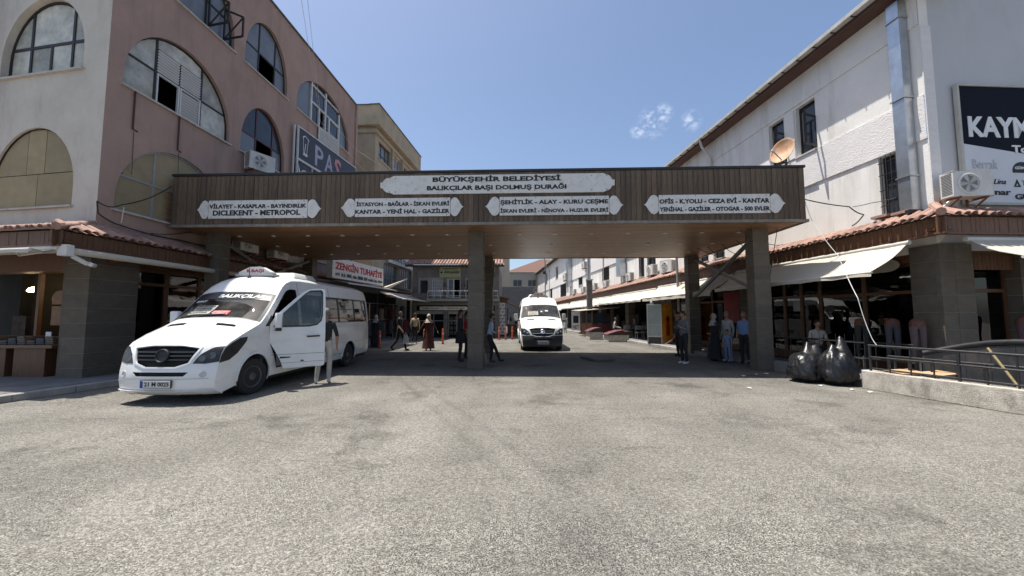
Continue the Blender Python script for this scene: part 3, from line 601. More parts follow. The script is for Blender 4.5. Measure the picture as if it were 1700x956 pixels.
# floors and back walls that show dark behind the glazing
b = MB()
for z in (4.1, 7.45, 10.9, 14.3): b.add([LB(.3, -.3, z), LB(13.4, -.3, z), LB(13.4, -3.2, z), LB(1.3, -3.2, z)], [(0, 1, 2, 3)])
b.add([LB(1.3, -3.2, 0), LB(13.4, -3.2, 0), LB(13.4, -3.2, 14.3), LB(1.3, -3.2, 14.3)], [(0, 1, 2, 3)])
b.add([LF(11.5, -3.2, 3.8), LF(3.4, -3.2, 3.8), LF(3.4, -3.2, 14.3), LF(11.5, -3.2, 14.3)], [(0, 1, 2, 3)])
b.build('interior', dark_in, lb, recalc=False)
sill = mat('sill_stone', (.5, .46, .42), .8, var=.15, dirt=((.2, .15, .12), .6, 6, (1, 1, 1)))
for (k, w_) in list(W.items()): MB().fbox(LB, w_[0] - .06, w_[1] + .06, -.2, .07, w_[2] - .05, w_[2] - .002).build('sill', sill, lb)
for (k, w_) in list(WF.items()): MB().fbox(LF, w_[0] - .06, w_[1] + .06, -.2, .07, w_[2] - .05, w_[2] - .002).build('sill', sill, lb)
blue_glass = mat('hazy_glass', (.15, .165, .18), .2, var=.12, vs=1.2, dirt=((.25, .27, .28), .5, 1.5, (1, 1, 1)))
dark_glass = mat('dark_pane', (.035, .042, .055), .08, var=.3, vs=1.5)
louvre = mat('louvre_white', (.55, .56, .57), .6, var=.05)
def slats(F, parent, a, b_, c, d, n, ztop=None):
    m_ = MB(); z = c
    while z < d:
        zt = min(z + .055, d)
        aa, bb = a, b_
        if ztop:
            while bb > aa and ztop(bb) < zt + .03: bb -= .04
            while aa < bb and ztop(aa) < zt + .03: aa += .04
        if bb - aa > .1: m_.hexa([F(aa, n, z), F(bb, n, z), F(bb, n + .004, z), F(aa, n + .004, z), F(aa, n + .03, zt), F(bb, n + .03, zt), F(bb, n + .034, zt), F(aa, n + .034, zt)])
        z += .085
    return m_.build('louvre', louvre, parent)
# first floor: yellow boards
for w_, nm in ((W['a', 0], 1), (W['b', 0], 0), (W['c', 0], 0)):
    arch_window(LB, lb, w_, w_[2] + .95, [w_[0] + (w_[1] - w_[0]) * .29, w_[0] + (w_[1] - w_[0]) * .68], [(w_[0] + (w_[1] - w_[0]) * p, w_[0] + (w_[1] - w_[0]) * q, c, d, board_y) for p, q in ((0, .285), (.295, .675), (.685, 1)) for c, d in ((w_[2], w_[2] + .93), (w_[2] + .97, 99))], frame_grey, rec=-.1)
b = MB()
for k in range(9): b.tube([LB(1.75 + k * .17, .06, 4.36), LB(1.75 + k * .17, .06, 5.2)], .012, 5)
for k in range(6): b.tube([LB(1.7, .06, 4.4 + k * .155), LB(3.2, .06, 4.4 + k * .155)], .012, 5)
b.build('window_grille', rust, lb)
w_ = W['a', 1]
f = arch_window(LB, lb, w_, 8.62, [1.32, 2.85], [(0, 1.3, 7.6, 8.6, board_w), (0, 1.3, 8.64, 99, board_w), (1.34, 2.83, 9.35, 99, board_w), (2.87, 9, 7.6, 8.6, board_w), (2.87, 9, 8.64, 99, board_w)], frame_dark, fw=.06)
slats(LB, f, 1.37, 2.06, 8.66, 9.33, -.14, lambda s: arch_top(s, *w_)); slats(LB, f, 2.10, 2.82, 8.66, 9.33, -.14, lambda s: arch_top(s, *w_)); slats(LB, f, 2.15, 2.76, 7.78, 8.52, -.14)
for a, c in ((1.38, 2.05), (2.12, 2.8)):
    b = MB(); b.fbox(LB, a - .02, a + .02, -.15, -.09, 7.7, 8.6); b.fbox(LB, c - .02, c + .02, -.15, -.09, 7.7, 8.6)
    b.fbox(LB, a + .02, c - .02, -.15, -.09, 7.7, 7.74); b.fbox(LB, a + .02, c - .02, -.15, -.09, 8.56, 8.6); b.build('sliding_sash', frame_white, f)
w_ = W['b', 1]
arch_window(LB, lb, w_, 8.55, [5.4, 6.35], [(0, 5.38, 8.57, 99, dark_glass), (5.42, 6.33, 8.57, 99, dark_glass), (6.37, 9, 8.57, 99, dark_glass), (0, 5.38, 7.6, 8.53, blue_glass), (6.37, 9, 7.6, 8.53, blue_glass)], mat('frame_maroon', (.06, .015, .015), .5), fw=.06)
w_ = W['c', 1]
arch_window(LB, lb, w_, 8.6, [9.0, 10.3, 11.5], [(0, 8.98, 7, 99, blue_glass), (9.02, 10.28, 7, 99, dark_glass), (10.32, 11.48, 7, 99, dark_glass), (11.52, 19, 7, 99, blue_glass)], frame_dark, fw=.06)
w_ = W['a', 2]
f = arch_window(LB, lb, w_, 12.1, [1.3, 2.85], [(0, 1.28, 8, 12.08, board_w), (0, 1.28, 12.12, 99, board_w), (1.34, 2.83, 8, 12.08, blue_glass), (1.34, 2.83, 12.12, 99, board_w), (2.87, 9, 8, 12.08, blue_glass), (2.87, 9, 12.12, 99, blue_glass)], frame_dark, fw=.07)
for s_, a_ in ((2.9, 50), (3.55, 35)):       # two top-hung sashes pushed open
    b = MB(); Q = [LB(s_, -.05, 11.25), LB(s_, .62, 11.35), LB(s_, .62, 12.05), LB(s_, -.05, 12.35)]
    for i in range(4): b.bar(Q[i], Q[(i + 1) % 4], .05)
    b.bar(Q[0], Q[2], .035); b.build('open_sash', frame_dark, f)
w_ = W['b', 2]
arch_window(LB, lb, w_, 12.05, [5.35, 6.3], [(0, 5.33, 12.07, 99, blue_glass), (5.37, 6.28, 12.07, 99, blue_glass), (6.32, 9, 8, 99, blue_glass), (0, 5.33, 8, 12.03, blue_glass)], frame_dark, fw=.06)
w_ = W['c', 2]
f = arch_window(LB, lb, w_, 0, [8.98, 11.75], [(0, 8.96, 8, 99, blue_glass), (11.77, 19, 8, 99, blue_glass), (9.02, 10.3, 12.2, 99, dark_glass), (10.34, 11.73, 12.2, 99, dark_glass), (9.02, 9.7, 8, 12.16, dark_glass), (10.15, 10.65, 8, 12.16, dark_glass), (10.75, 11.73, 8, 12.16, dark_glass)], frame_dark, fw=.05)
b = MB()
for a, c, d in ((9.0, 11.1, 13.15), (11.75, 11.1, 12.9), (10.32, 11.1, 13.3), (9.72, 11.1, 12.2), (10.7, 11.1, 12.2)): b.fbox(LB, a - .05, a + .05, -.15, -.06, c, d)
b.fbox(LB, 9.05, 11.7, -.15, -.06, 12.13, 12.21); b.fbox(LB, 9.05, 11.7, -.15, -.06, 11.12, 11.2); b.fbox(LB, 9.05, 11.7, -.15, -.06, 13.0, 13.07)
b.build('white_sash', frame_white, f)
# front windows
w_ = WF['a', 1]
arch_window(LF, lb, w_, 8.82, [1.45, 2.88], [(a, c, d, e, board_w) for a, c in ((0, 1.43), (1.47, 2.86), (2.9, 9)) for d, e in ((8.84, 99),)] + [(a, c, 7, 8.8, board_w) for a, c in ((0, 1.43), (1.47, 2.15), (2.19, 2.86), (2.9, 9))], frame_dark, fw=.075, low_vs=[2.17], rec=-.2)
w_ = WF['b', 1]
arch_window(LF, lb, w_, 8.82, [5.2, 6.6], [(a, c, d, e, board_w) for a, c in ((0, 5.18), (5.22, 6.58), (6.62, 9)) for d, e in ((8.84, 99), (7, 8.8))], frame_dark, fw=.075, rec=-.2)
for key in (('a', 2), ('b', 2)):
    w_ = WF[key]; arch_window(LF, lb, w_, w_[2] + .9, [w_[0] + .7, w_[1] - .7], [(w_[0], w_[1], 5, 99, board_w)], frame_dark, fw=.07, rec=-.2)
for key in (('a', 0), ('b', 0)):
    w_ = WF[key]; c = (w_[0] + w_[1]) / 2
    arch_window(LF, lb, w_, 0, [], [(w_[0], c - .11, 4, 5.24, board_y), (c - .09, w_[1], 4, 5.24, board_y), (w_[0], c - .31, 5.26, 99, board_y), (c - .29, c + .3, 5.26, 99, board_y, .002), (c + .32, w_[1], 5.26, 99, board_y)], frame_dark, fw=.03, rec=-.1)
# cream surround left where the arch head of the front windows is proud


pipe_m = mat('rust_pipe', (.07, .03, .025), .8, var=.3)
for s_ in (.67, 1.99): MB().tube([LB(s_, .04, 7.62), LB(s_, .04, 6.58), LB(s_ + .12, .04, 6.56)], .022, 6).build('waste_pipe', pipe_m, lb)
b = MB()
for (a, c) in ((.72, -.25), (2.05, .1)): b.tube([LB(a, .02, 6.5), LB(a + .02, .025, 5.6 + c)], .008, 4)
b.build('stain_wire', black_cable, lb)
# tiled lean-to eaves over the shops
EC = isect(LB, .78, LF, 1.25); sE = (EC - LB.o).dot(LB.a); sF = (EC - LF.o).dot(LF.a)
eave(LB, sE, 13.6, 0, .78, 3.45, 3.45, 3.80, lb, 62, fh=.3)
eave(LF, sF, 12.0, 0, 1.25, 3.45, 3.45, 3.84, lb, 20, fh=.3)
MB().tube([EC + Vector((0, 0, 3.47)), LB(0, 0, 3.84)], .085, 8).build('hip_tile', tile_m, lb)
# ground floor
c1 = clad(LB, -.12, 1.05, -.5, .10, 0, 3.2, 9, lb); clad(LF, .0, .72, -.4, .08, 0, 3.2, 9, lb, sp=())
clad(LB, 5.6, 6.2, -.4, .05, 0, 3.2, 9, lb); clad(LB, 10.2, 10.8, -.4, .05, 0, 3.2, 9, lb); clad(LF, 6.8, 7.5, -.4, .06, 0, 3.2, 9, lb)
def shopfront(F, s0, s1, z0, z1, parent, divs, nn=-.25, door=None, gm=None, tz=2.45):
    f = MB(); f.fbox(F, s0, s1, nn - .03, nn + .05, z1 - .12, z1); f.fbox(F, s0, s1, nn - .03, nn + .05, z0, z0 + .25); f.fbox(F, s0, s1, nn - .03, nn + .045, tz, tz + .08)
    for i in range(divs + 1): s = s0 + (s1 - s0) * i / divs; f.fbox(F, max(s0, s - .05), min(s1, s + .05), nn - .035, nn + .055, z0 + .002, z1 - .002)
    fr = f.build('shop_frame', wood_shop, parent)
    for i in range(divs):
        a, c = s0 + (s1 - s0) * i / divs + .05, s0 + (s1 - s0) * (i + 1) / divs - .05
        for d, e in ((z0 + .25, tz), (tz + .08, z1 - .12)): MB().fbox(F, a, c, nn, nn + .012, d, e).build('pane', gm or shop_glass, fr)
    return fr
shopfront(LB, 1.05, 5.6, .1, 2.95, lb, 4); shopfront(LB, 6.2, 10.2, .1, 2.95, lb, 3); shopfront(LB, 10.8, 13.6, .1, 2.95, lb, 2)
MB().fbox(LB, 1.05, 13.6, -.3, -.02, 2.95, 3.3).build('lintel_boards', wood_shop, lb)
MB().fbox(LF, .72, 6.8, -.5, -.1, 2.72, 3.3).build('lintel_boards', wood_shop, lb)
for i, s_ in enumerate((.3, 3.0)):
    MB().poly([(0, 3.18), (.62, 3.18), (.62, 3.08), (.5, 3.02), (.3, 2.98), (.15, 2.9), (0, 2.9)] if i else [(0, 3.2), (.6, 3.2), (.6, 3.0), (.3, 2.9), (0, 2.9)], Fr(LB(s_, 0, 0), 92.5, 1), -.05, .1).build('corbel', wood_shop, lb)
# shop rooms behind the glass
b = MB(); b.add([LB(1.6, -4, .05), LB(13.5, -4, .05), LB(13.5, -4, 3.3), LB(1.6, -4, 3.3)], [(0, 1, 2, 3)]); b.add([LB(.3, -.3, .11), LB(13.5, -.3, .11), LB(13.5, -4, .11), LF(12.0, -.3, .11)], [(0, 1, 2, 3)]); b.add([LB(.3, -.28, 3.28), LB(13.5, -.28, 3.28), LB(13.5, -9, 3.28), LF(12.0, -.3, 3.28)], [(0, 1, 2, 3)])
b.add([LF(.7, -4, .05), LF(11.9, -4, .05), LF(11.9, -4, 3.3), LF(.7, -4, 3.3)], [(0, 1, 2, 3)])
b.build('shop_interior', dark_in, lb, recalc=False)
b = MB()
for i in range(9):
    b.fbox(LB, 1.4 + i * 1.3, 2.4 + i * 1.3, -3.9, -3.5, .2, 1.6 + .5 * (i % 3))
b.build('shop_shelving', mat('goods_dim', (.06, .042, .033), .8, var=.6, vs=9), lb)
b = MB()
for i in range(8):
    for k in range(4): b.fbox(LF, 1.1 + i * .55, 1.55 + i * .55, -3.4, -3.1, .5 + k * .4, .75 + k * .4)
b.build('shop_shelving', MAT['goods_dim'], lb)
for s_ in (2.6, 4.7): MB().fbox(LF, s_, s_ + .09, -.66, -.57, .1, 2.72).build('shop_frame', wood_shop, lb)
for i in range(22):                                            # stacked stock inside the open corner shop
    s_ = 1.0 + (i % 6) * .62; k = i // 6
    for j in range(3): MB().fbox(LF, s_ + .02 * j, s_ + .5, -2.6, -2.1, .12 + k * .42 + j * .13, .23 + k * .42 + j * .13).build('stock_box', mat('stock_%d' % (i % 4), [(.07, .04, .025), (.03, .035, .05), (.08, .075, .06), (.06, .02, .018)][i % 4], .8, var=.5, vs=12), lb)
for i, p in enumerate([LB(1.35, -1.0, 2.62), LB(2.5, -1.0, 2.66), LB(3.15, -1.2, 2.66), LB(4.3, -1.3, 2.66), LF(2.0, -1.2, 2.3), LF(1.2, -1.0, 2.3), LF(2.9, -1.6, 2.35), LF(1.6, -1.9, 2.4), LF(3.6, -1.0, 2.3)]):
    l_ = MB().lathe(p, [(.02, .12), (.1, .07), (.13, 0), (.1, -.03), (.0, -.035)], 14).build('ceiling_lamp', lamp_on, lb, smooth=50)
# awning rollers
t = thing('rolled_awning', LB(2, .8, 3.1), 'long white rolled awning cassette under the tiled eave beside the white minibus', 'awning')
MB().tube([LB(sE + .25, .82, 2.98), LB(12.9, .82, 2.98)], .075, 10).build('roller', awn_cloth, t, smooth=50)
b = MB().fbox(LB, sE + .1, sE + .25, .7, .92, 2.86, 3.1); b.tube([LB(sE + .3, .8, 2.88), LB(sE + .55, .86, 2.74), LB(sE + .62, .84, 2.76)], .05, 8); b.build('end_bracket', ac_body, t, bevel=.02)
awning(LF, sF + .1, 7.5, 1.15, 3.0, 1.55, 2.93, 'short cream awning barely unrolled over the corner shop at far left', group='awnings of the left corner shop', val=.08)
# counter with goods outside the corner shop
CT = Fr((-13.2, 9.45), 92, 1)
t = thing('shop_counter', CT(1, 0, .1), 'dark wooden display counter standing outside the corner shop at far left', 'counter')
for a, c in ((.0, .95), (1.15, 1.95)): MB().fbox(CT, a, c, -.6, 0, .1, .82).build('counter_box', wood_shop, t, bevel=.01)
MB().fbox(CT, -.3, 2.25, -.75, .12, .82, .90).build('counter_top', mat('counter_top', (.12, .06, .035), .35, var=.3, vs=6, stretch=(1, 8, 8)), t, bevel=.01)
for i in range(9):
    s_ = -.1 + i * .24; tt = thing('goods_pack', CT(s_, -.3, .9), '%s dark folded pack from the left on the wooden shop counter' % ORD[i], 'package', 'packs on the shop counter')
    cm_ = [mat('pack_a', (.09, .085, .08), .6, var=.5, vs=9), mat('pack_b', (.06, .07, .09), .6, var=.5, vs=9), mat('pack_c', (.13, .10, .08), .6, var=.4, vs=9)][i % 3]
    for k in range(2 + i % 3): MB().fbox(CT, s_ + .01 * k, s_ + .21, -.5, -.08 + .01 * k, .902 + k * .05, .948 + k * .05).build('folded_pack', cm_, tt, bevel=.012)
t = thing('price_card', CT(1.7, -.2, 1.05), 'small white price card standing on the packs on the counter', 'card'); MB().fbox(CT, 1.62, 1.76, -.24, -.23, 1.05, 1.2).build('card', white_ink, t)
t = thing('plaque_board', LF(1.9, -.6, 2.0), 'brown carved plaque board hanging in the corner shop opening', 'plaque')
bm_ = mat('plaque_wood', (.22, .12, .06), .6, var=.3, vs=10)
MB().poly([(1.65, 1.35), (2.15, 1.35), (2.15, 1.85), (1.65, 1.85)], LF, -.62, -.58).build('board', bm_, t)
MB().poly(arc(1.9, 2.05, .28, .22, 200, -20, 14) + [(2.15, 1.9), (1.65, 1.9)], LF, -.62, -.58).build('board', bm_, t)
t = thing('security_camera', LB(sE + .5, .7, 3.0), 'white security camera under the eave at the left building corner', 'security camera')
MB().lathe(LB(sE + .62, .9, 2.72), [(.03, -.12), (.045, -.1), (.045, .08), (.03, .1)], 10, LB.n * .6 - LB.a).build('housing', ac_body, t, smooth=40)
# PAS sign, paper notice and the units on this wall
t = thing('banner_sign', LB(7.7, .15, 7.9), 'tilted black tailor shop banner with large PAS letters above the canopy', 'sign')
bk = mat('banner_black', (.025, .026, .035), .5, var=.2)
def PF(s, n, z): return LB(s, n, z)
tp = lambda s: 10.15 + (s - 7.7) * .055
MB().poly([(7.62, 8.72), (13.3, 8.95), (13.3, tp(13.3)), (7.62, tp(7.62))], LB, .12, .2).build('sign_panel', bk, t)
b = MB(); b.bar(LB(7.55, .2, 8.66), LB(13.4, .2, 8.9), .09); b.bar(LB(7.6, .2, 7.2), LB(7.6, .2, 10.2), .07); b.bar(LB(7.42, .14, 7.2), LB(7.42, .14, 10.15), .06); b.bar(LB(7.6, .2, 10.17), LB(13.4, .2, tp(13.4)), .05); b.bar(LB(8.8, .2, 7.2), LB(8.8, .2, 8.7), .04)
b.build('sign_frame', frame_white, t)
MB().poly([(7.65, 7.2), (8.78, 7.2), (8.78, 8.66), (7.65, 8.62)], LB, .12, .18).build('emblem_panel', bk, t); MB().poly([(8.85, 7.2), (13.2, 7.2), (13.2, 8.8), (8.85, 8.66)], LB, .1, .14).build('lower_panel', dark_glass, t)
lil = mat('lilac_letters', (.36, .36, .46), .6); pnk = mat('pink_letters', (.5, .22, .24), .6)
text('P', LB, 9.0, 9.75, 8.95, 9.95, .2, lil, t, bold=.012); text('A', LB, 9.9, 10.75, 8.98, 10.0, .2, lil, t, bold=.012); text('S', LB, 10.85, 11.6, 8.9, 10.1, .2, pnk, t, bold=.02); text('DE', LB, 11.75, 12.6, 9.1, 9.55, .2, white_ink, t, shear=.2)
text('E', LB, 8.1, 8.35, 7.9, 8.25, .18, white_ink, t)
for sx in (-1, 1): MB().poly([(8.22 + sx * .12, 7.75), (8.22 + sx * .5, 8.45), (8.22 + sx * .42, 8.0), (8.22 + sx * .3, 7.7), (8.22 + sx * .1, 7.55)], LB, .18, .195).build('wing', white_ink, t)
b = MB().rim(circ(8.22, 8.07, .26), LB, .18, .2); MB().poly(circ(8.22, 8.07, .27), LB, .18, .196, [circ(8.22, 8.07, .23)]).build('emblem_ring', white_ink, t)
b = MB(); b.tube([LB(7.95, .2, 9.8), LB(8.15, .2, 9.95), LB(8.45, .2, 9.85)], .03, 5); b.tube([LB(8.0, .2, 9.9), LB(8.05, .2, 9.1)], .015, 5); b.tube([LB(8.4, .2, 9.9), LB(8.3, .2, 9.1)], .015, 5); b.tube([LB(8.0, .2, 9.05), LB(8.3, .2, 9.05)], .07, 6); b.tube([LB(8.2, .2, 9.6), LB(8.12, .2, 9.1)], .02, 5); b.build('thread_motif', white_ink, t)
t = thing('notice_board', LB(10.5, .1, 10.0), 'pale notice sheet full of fine text hung under the last arched window', 'notice')
MB().poly([(9.45, 10.0), (11.55, 10.25), (11.55, 11.3), (9.45, 11.12)], LB, .06, .08).build('board', mat('notice_paper', (.5, .49, .46), .8, var=.05), t)
nm = mat('faint_print', (.33, .33, .33), .8); b = MB()
for k in range(8):
    a = 9.6
    while a < 11.3:
        l_ = random.uniform(.12, .4); z = 10.95 - k * .1 + (a - 9.5) * .09; b.hexa([LB(a, .08, z), LB(a + l_, .08, z + l_ * .09), LB(a + l_, .083, z + l_ * .09), LB(a, .083, z), LB(a, .08, z + .05), LB(a + l_, .08, z + .05 + l_ * .09), LB(a + l_, .083, z + .05 + l_ * .09), LB(a, .083, z + .05)]); a += l_ + .06
b.build('printing', nm, t)
place_ac(LB(4.85, .62, 7.02), LB.n * .8 - LB.a * .35, 'white air conditioner bracketed on the pink wall above the canopy', 1.15)
place_ac(LB(4.5, .55, 3.9), LB.n, 'air conditioner seen under the left end of the canopy, nearer of two', 1.1)
place_ac(LB(6.3, .55, 3.9), LB.n, 'air conditioner seen under the left end of the canopy, farther of two', 1.1)
# cables on the left
cable('cable', [(-9.98, 11.05, 5.38), LB(.35, .25, 4.42), LB(-.05, .06, 4.40)], .014, black_cable, 'black cable sagging from the canopy corner to the pink building', .1)
cable('cable', [LB(-.05, .06, 4.40), LB(-.02, .08, 4.1), LB(.5, .1, 3.92), LB(2.1, .14, 3.86), LB(6, .2, 3.9)], .016, black_cable, 'black cable drooping along the pink wall just above the tiles', .04)
cable('cable', [LB(.45, .2, 4.38), LB(.5, .1, 3.98)], .012, white_cable, 'short pale loop of cable by the building corner', 0)
cable('cable', [LB(1.2, .2, 3.86), LB(3, .2, 4.45), LB(5, .2, 4.1)], .012, black_cable, 'thin black cable arching behind the left canopy column', .1)
cable('cable', [(4, -16, 24), (-6.2, 9.6, 15.5), LB(9.0, .35, 11.8), LB(12.9, .4, 11.4), (-9.3, 26.6, 12.2)], .008, white_cable, 'pale cable slanting down across the pink wall to the beige building', .0)
cable('cable', [(3.4, -16, 24), (-6.6, 9.6, 15.5), LB(9.2, .3, 11.2), LB(12.9, .4, 10.7), (-9.3, 26.2, 10.7)], .008, white_cable, 'lower pale cable slanting across the pink wall', .0)

# ================================================================== long white building on the right
RB = Fr((9.8, 8.8), -4.2, -1); RF = Fr((9.8, 8.8), 87, 1)
rb = thing('white_market_building', (9.8, 8.8, 0), 'long white rendered two storey market building with grey gable side along the right', 'building')
RL, RH = 66, 9.55
up = [(2.96, 3.72, 6.85, 8.52), (4.18, 4.94, 6.85, 8.52), (22.0, 22.8, 7.0, 8.5), (23.4, 24.2, 7.0, 8.5), (31.0, 31.7, 7.0, 8.5), (39.4, 40.1, 7.0, 8.5), (45.3, 47.2, 6.7, 8.9), (54.4, 56.2, 6.5, 9.0), (13.4, 14.2, 6.9, 8.5), (14.6, 15.4, 6.9, 8.5)]
lo = [(.54, 1.16, 4.12, 5.86), (7.8, 8.6, 4.15, 5.3), (9.0, 9.8, 4.15, 5.3), (14.5, 15.7, 4.15, 5.75), (16.2, 17.0, 4.15, 5.75), (23.2, 25.1, 4.6, 5.8), (31.9, 33.6, 4.9, 5.8), (40, 43.6, 4.1, 5.8), (50, 51.5, 4.1, 5.8)]
rect = lambda r: [(r[0], r[2]), (r[1], r[2]), (r[1], r[3]), (r[0], r[3])]
# three storey-wide render bands; the middle one stands proud and is rough cast
def band(z0, z1, n, m, nm='wall'):
    hs = [r for r in up + lo if r[2] >= z0 - .01 and r[3] <= z1 + .01]
    b = MB().poly([(0, z0), (RL, z0), (RL, z1), (0, z1)], RB, n, None, [rect(r) for r in hs])
    for r in hs: b.rim(rect(r), RB, n, -.22)
    b.add([RB(0, n, z0), RB(RL, n, z0), RB(RL, -.1, z0), RB(0, -.1, z0)], [(0, 1, 2, 3)]); b.add([RB(0, n, z1), RB(RL, n, z1), RB(RL, -.1, z1), RB(0, -.1, z1)], [(0, 1, 2, 3)])
    return b.build(nm, m, rb, recalc=False)
lo = [(a, b, c, min(d, 5.76)) for a, b, c, d in lo]; up = [(a, b, max(c, 6.86), min(d, 8.6)) for a, b, c, d in up]
band(3.1, 5.78, 0, white_wall); band(5.78, 6.84, .035, rough_wall); band(6.84, 8.62, 0, white_wall); band(8.62, RH, .03, white_wall)
gm = []
wall(RF, [(0, 3.1), (9, 3.1), (9, 13.5), (0, 9.75)], [], grey_wall, rb, 'gable_wall')
MB().poly([(-.02, 3.2), (.24, 3.5), (.24, 8.55), (-.02, 8.55)], RF, .03, .0).build('corner_strip', rough_wall, rb)
MB().poly([(-.02, 8.55), (.20, 8.55), (.20, 9.5), (-.02, 9.5)], RF, .02, .0).build('corner_strip', white_wall, rb)
MB().add([RB(RL, 0, 0), RB(RL, -9, 0), RB(RL, -9, RH), RB(RL, 0, RH)], [(0, 1, 2, 3)]).build('end_wall', white_wall, rb, recalc=False)
# roof, soffit, gutter
roof_m = mat('roof_sheet', (.16, .10, .08), .8, var=.2, vs=2)
MB().add([RB(-.25, .52, 9.70), RB(RL, .52, 9.70), RB(RL, -8.5, 13.4), RB(-.25, -8.5, 13.4)], [(0, 1, 2, 3)]).build('roof', roof_m, rb, recalc=False)
MB().add([RB(-.25, .5, 9.62), RB(RL, .5, 9.62), RB(RL, -.1, 9.50), RB(-.25, -.1, 9.50)], [(0, 1, 2, 3)]).build('soffit', mat('soffit_brown', (.10, .055, .045), .8, var=.2), rb, recalc=False)
gp = [(.5, 9.72), (.5, 9.63), (.54, 9.59), (.62, 9.59), (.66, 9.63), (.66, 9.74), (.645, 9.74), (.645, 9.635), (.61, 9.605), (.55, 9.605), (.515, 9.635), (.515, 9.72)]
gutter_m = mat('gutter_grey', (.46, .44, .40), .55, .2, var=.15, vs=3, dirt=((.2, .15, .12), .5, 4, (1, 1, 1)))
def ext(F, prof, s0, s1, m, nm, par):
    n = len(prof); return MB().add([F(s0, a, z) for a, z in prof] + [F(s1, a, z) for a, z in prof], [(i, (i + 1) % n, n + (i + 1) % n, n + i) for i in range(n)] + [tuple(range(n)), tuple(range(2 * n - 1, n - 1, -1))]).build(nm, m, par)
x = -.3
while x < RL: ext(RB, gp, x, min(RL, x + 3.0), gutter_m, 'gutter', rb); x += 3.0
b = MB()
for k in range(110): b.fbox(RB, -.2 + k * .6, -.17 + k * .6, .49, .675, 9.57, 9.60)
stuff(b.build('gutter_hooks', dark_metal, rb))
MB().fbox(RB, -.3, RL, .46, .50, 9.52, 9.73).build('bargeboard', MAT['soffit_brown'], rb)
MB().fbox(RB, -.55, .1, -.6, .7, 9.42, 9.75).build('eave_return', mat('eave_grey', (.42, .40, .37), .8, var=.1), rb)
b = MB()
# downpipes
for s_ in (8.4, 20.2, 24.5, 37.4, 52.0): MB().tube([RB(s_, .58, 9.6), RB(s_, .5, 9.3), RB(s_, .09, 8.75), RB(s_, .09, 3.9)], .055, 8).build('downpipe', mat('pipe_white', (.55, .54, .52), .5, var=.1), rb, smooth=50)
# windows
bars = mat('bar_black', (.015, .015, .015), .6)
def rwin(r, lowr=False, open_=False):
    a, c, d, e = r; f = MB(); n0, n1 = -.2, -.14; t = .05
    f.fbox(RB, a, a + t, n0, n1, d, e); f.fbox(RB, c - t, c, n0, n1, d, e); f.fbox(RB, a + t, c - t, n0, n1, e - t, e); f.fbox(RB, a + t, c - t, n0, n1, d, d + t)
    f.fbox(RB, a + t, c - t, n0, n1 - .003, d + (e - d) * .62, d + (e - d) * .62 + t); f.fbox(RB, (a + c) / 2 - t / 2, (a + c) / 2 + t / 2, n0, n1 - .005, d + t, d + (e - d) * .62)
    w_ = f.build('window', frame_dark, rb); ht = d + (e - d) * .62
    for q in ((a + t, (a + c) / 2 - t / 2, d + t, ht), ((a + c) / 2 + t / 2, c - t, d + t, ht), (a + t, c - t, ht + t, e - t)): MB().fbox(RB, q[0], q[1], -.18, -.17, q[2], q[3]).build('pane', dark_glass, w_)
    if lowr:
        b = MB(); k = a + .06
        while k < c: b.tube([RB(k, .02, d + .01), RB(k, .02, e - .01)], .011, 5); k += .12
        for z in (.2, .45, .7, .9): b.tube([RB(a, .02, d + (e - d) * z), RB(c, .02, d + (e - d) * z)], .011, 5)
        b.build('window_bars', bars, w_)
    MB().fbox(RB, a - .04, c + .04, -.1, .07, d - .05, d - .004).build('sill', sill, w_)
    if open_:
        b = MB(); Q = [RB(a + .02, .0, d + .1), RB(a - .1, .5, d + .1), RB(a - .1, .5, ht), RB(a + .02, .0, ht)]
        for i in range(4): b.bar(Q[i], Q[(i + 1) % 4], .05)
        b.build('open_sash', frame_dark, w_)
for r in up: rwin(r, open_=r[0] in (2.96, 4.18))
for r in lo: rwin(r, True)
MB().fbox(RB, 3.74, 4.16, -.05, .06, 6.86, 8.5).build('window_pier', white_wall, rb)
# galvanised duct near the corner
galv = mat('galvanised', (.50, .53, .56), .32, .85, var=.18, vs=2.5, bump=.08, bs=5, dirt=((.3, .32, .33), .5, 3, (1, 1, .5)))
dt = thing('ventilation_duct', RB(.4, .2, 4.05), 'tall galvanised sheet metal duct climbing the white wall at the building corner', 'duct')
zs = [4.05, 4.95, 6.9, 8.95, 9.4]
for i in range(4):
    MB().fbox(RB, .22, .50, .05, .27, zs[i] + .015, zs[i + 1] - .015).build('duct_section', galv, dt, bevel=.006)
for z in zs[1:4]: MB().fbox(RB, .19, .53, .045, .30, z - .015, z + .015).build('flange', steel, dt)
MB().fbox(RB, .1, .2, .0, .5, 4.0, 4.08).build('bracket', dark_metal, dt)
for s0, s1, z0, z1 in ((19.3, 20.1, 4.5, 9.5), (36.6, 38.4, 5.0, 9.4)):
    d2 = thing('ventilation_duct', RB(s0, .2, z0), ('grey duct on the white wall, nearer one seen under the canopy' if s0 < 30 else 'grey duct on the white wall, farther one above the minibus'), 'duct')
    for k in range(3): MB().fbox(RB, s0, s1 if s0 < 30 else s0 + .9, .05, .5, z0 + (z1 - z0) * k / 3 + .01, z0 + (z1 - z0) * (k + 1) / 3 - .01).build('duct_section', galv, d2)
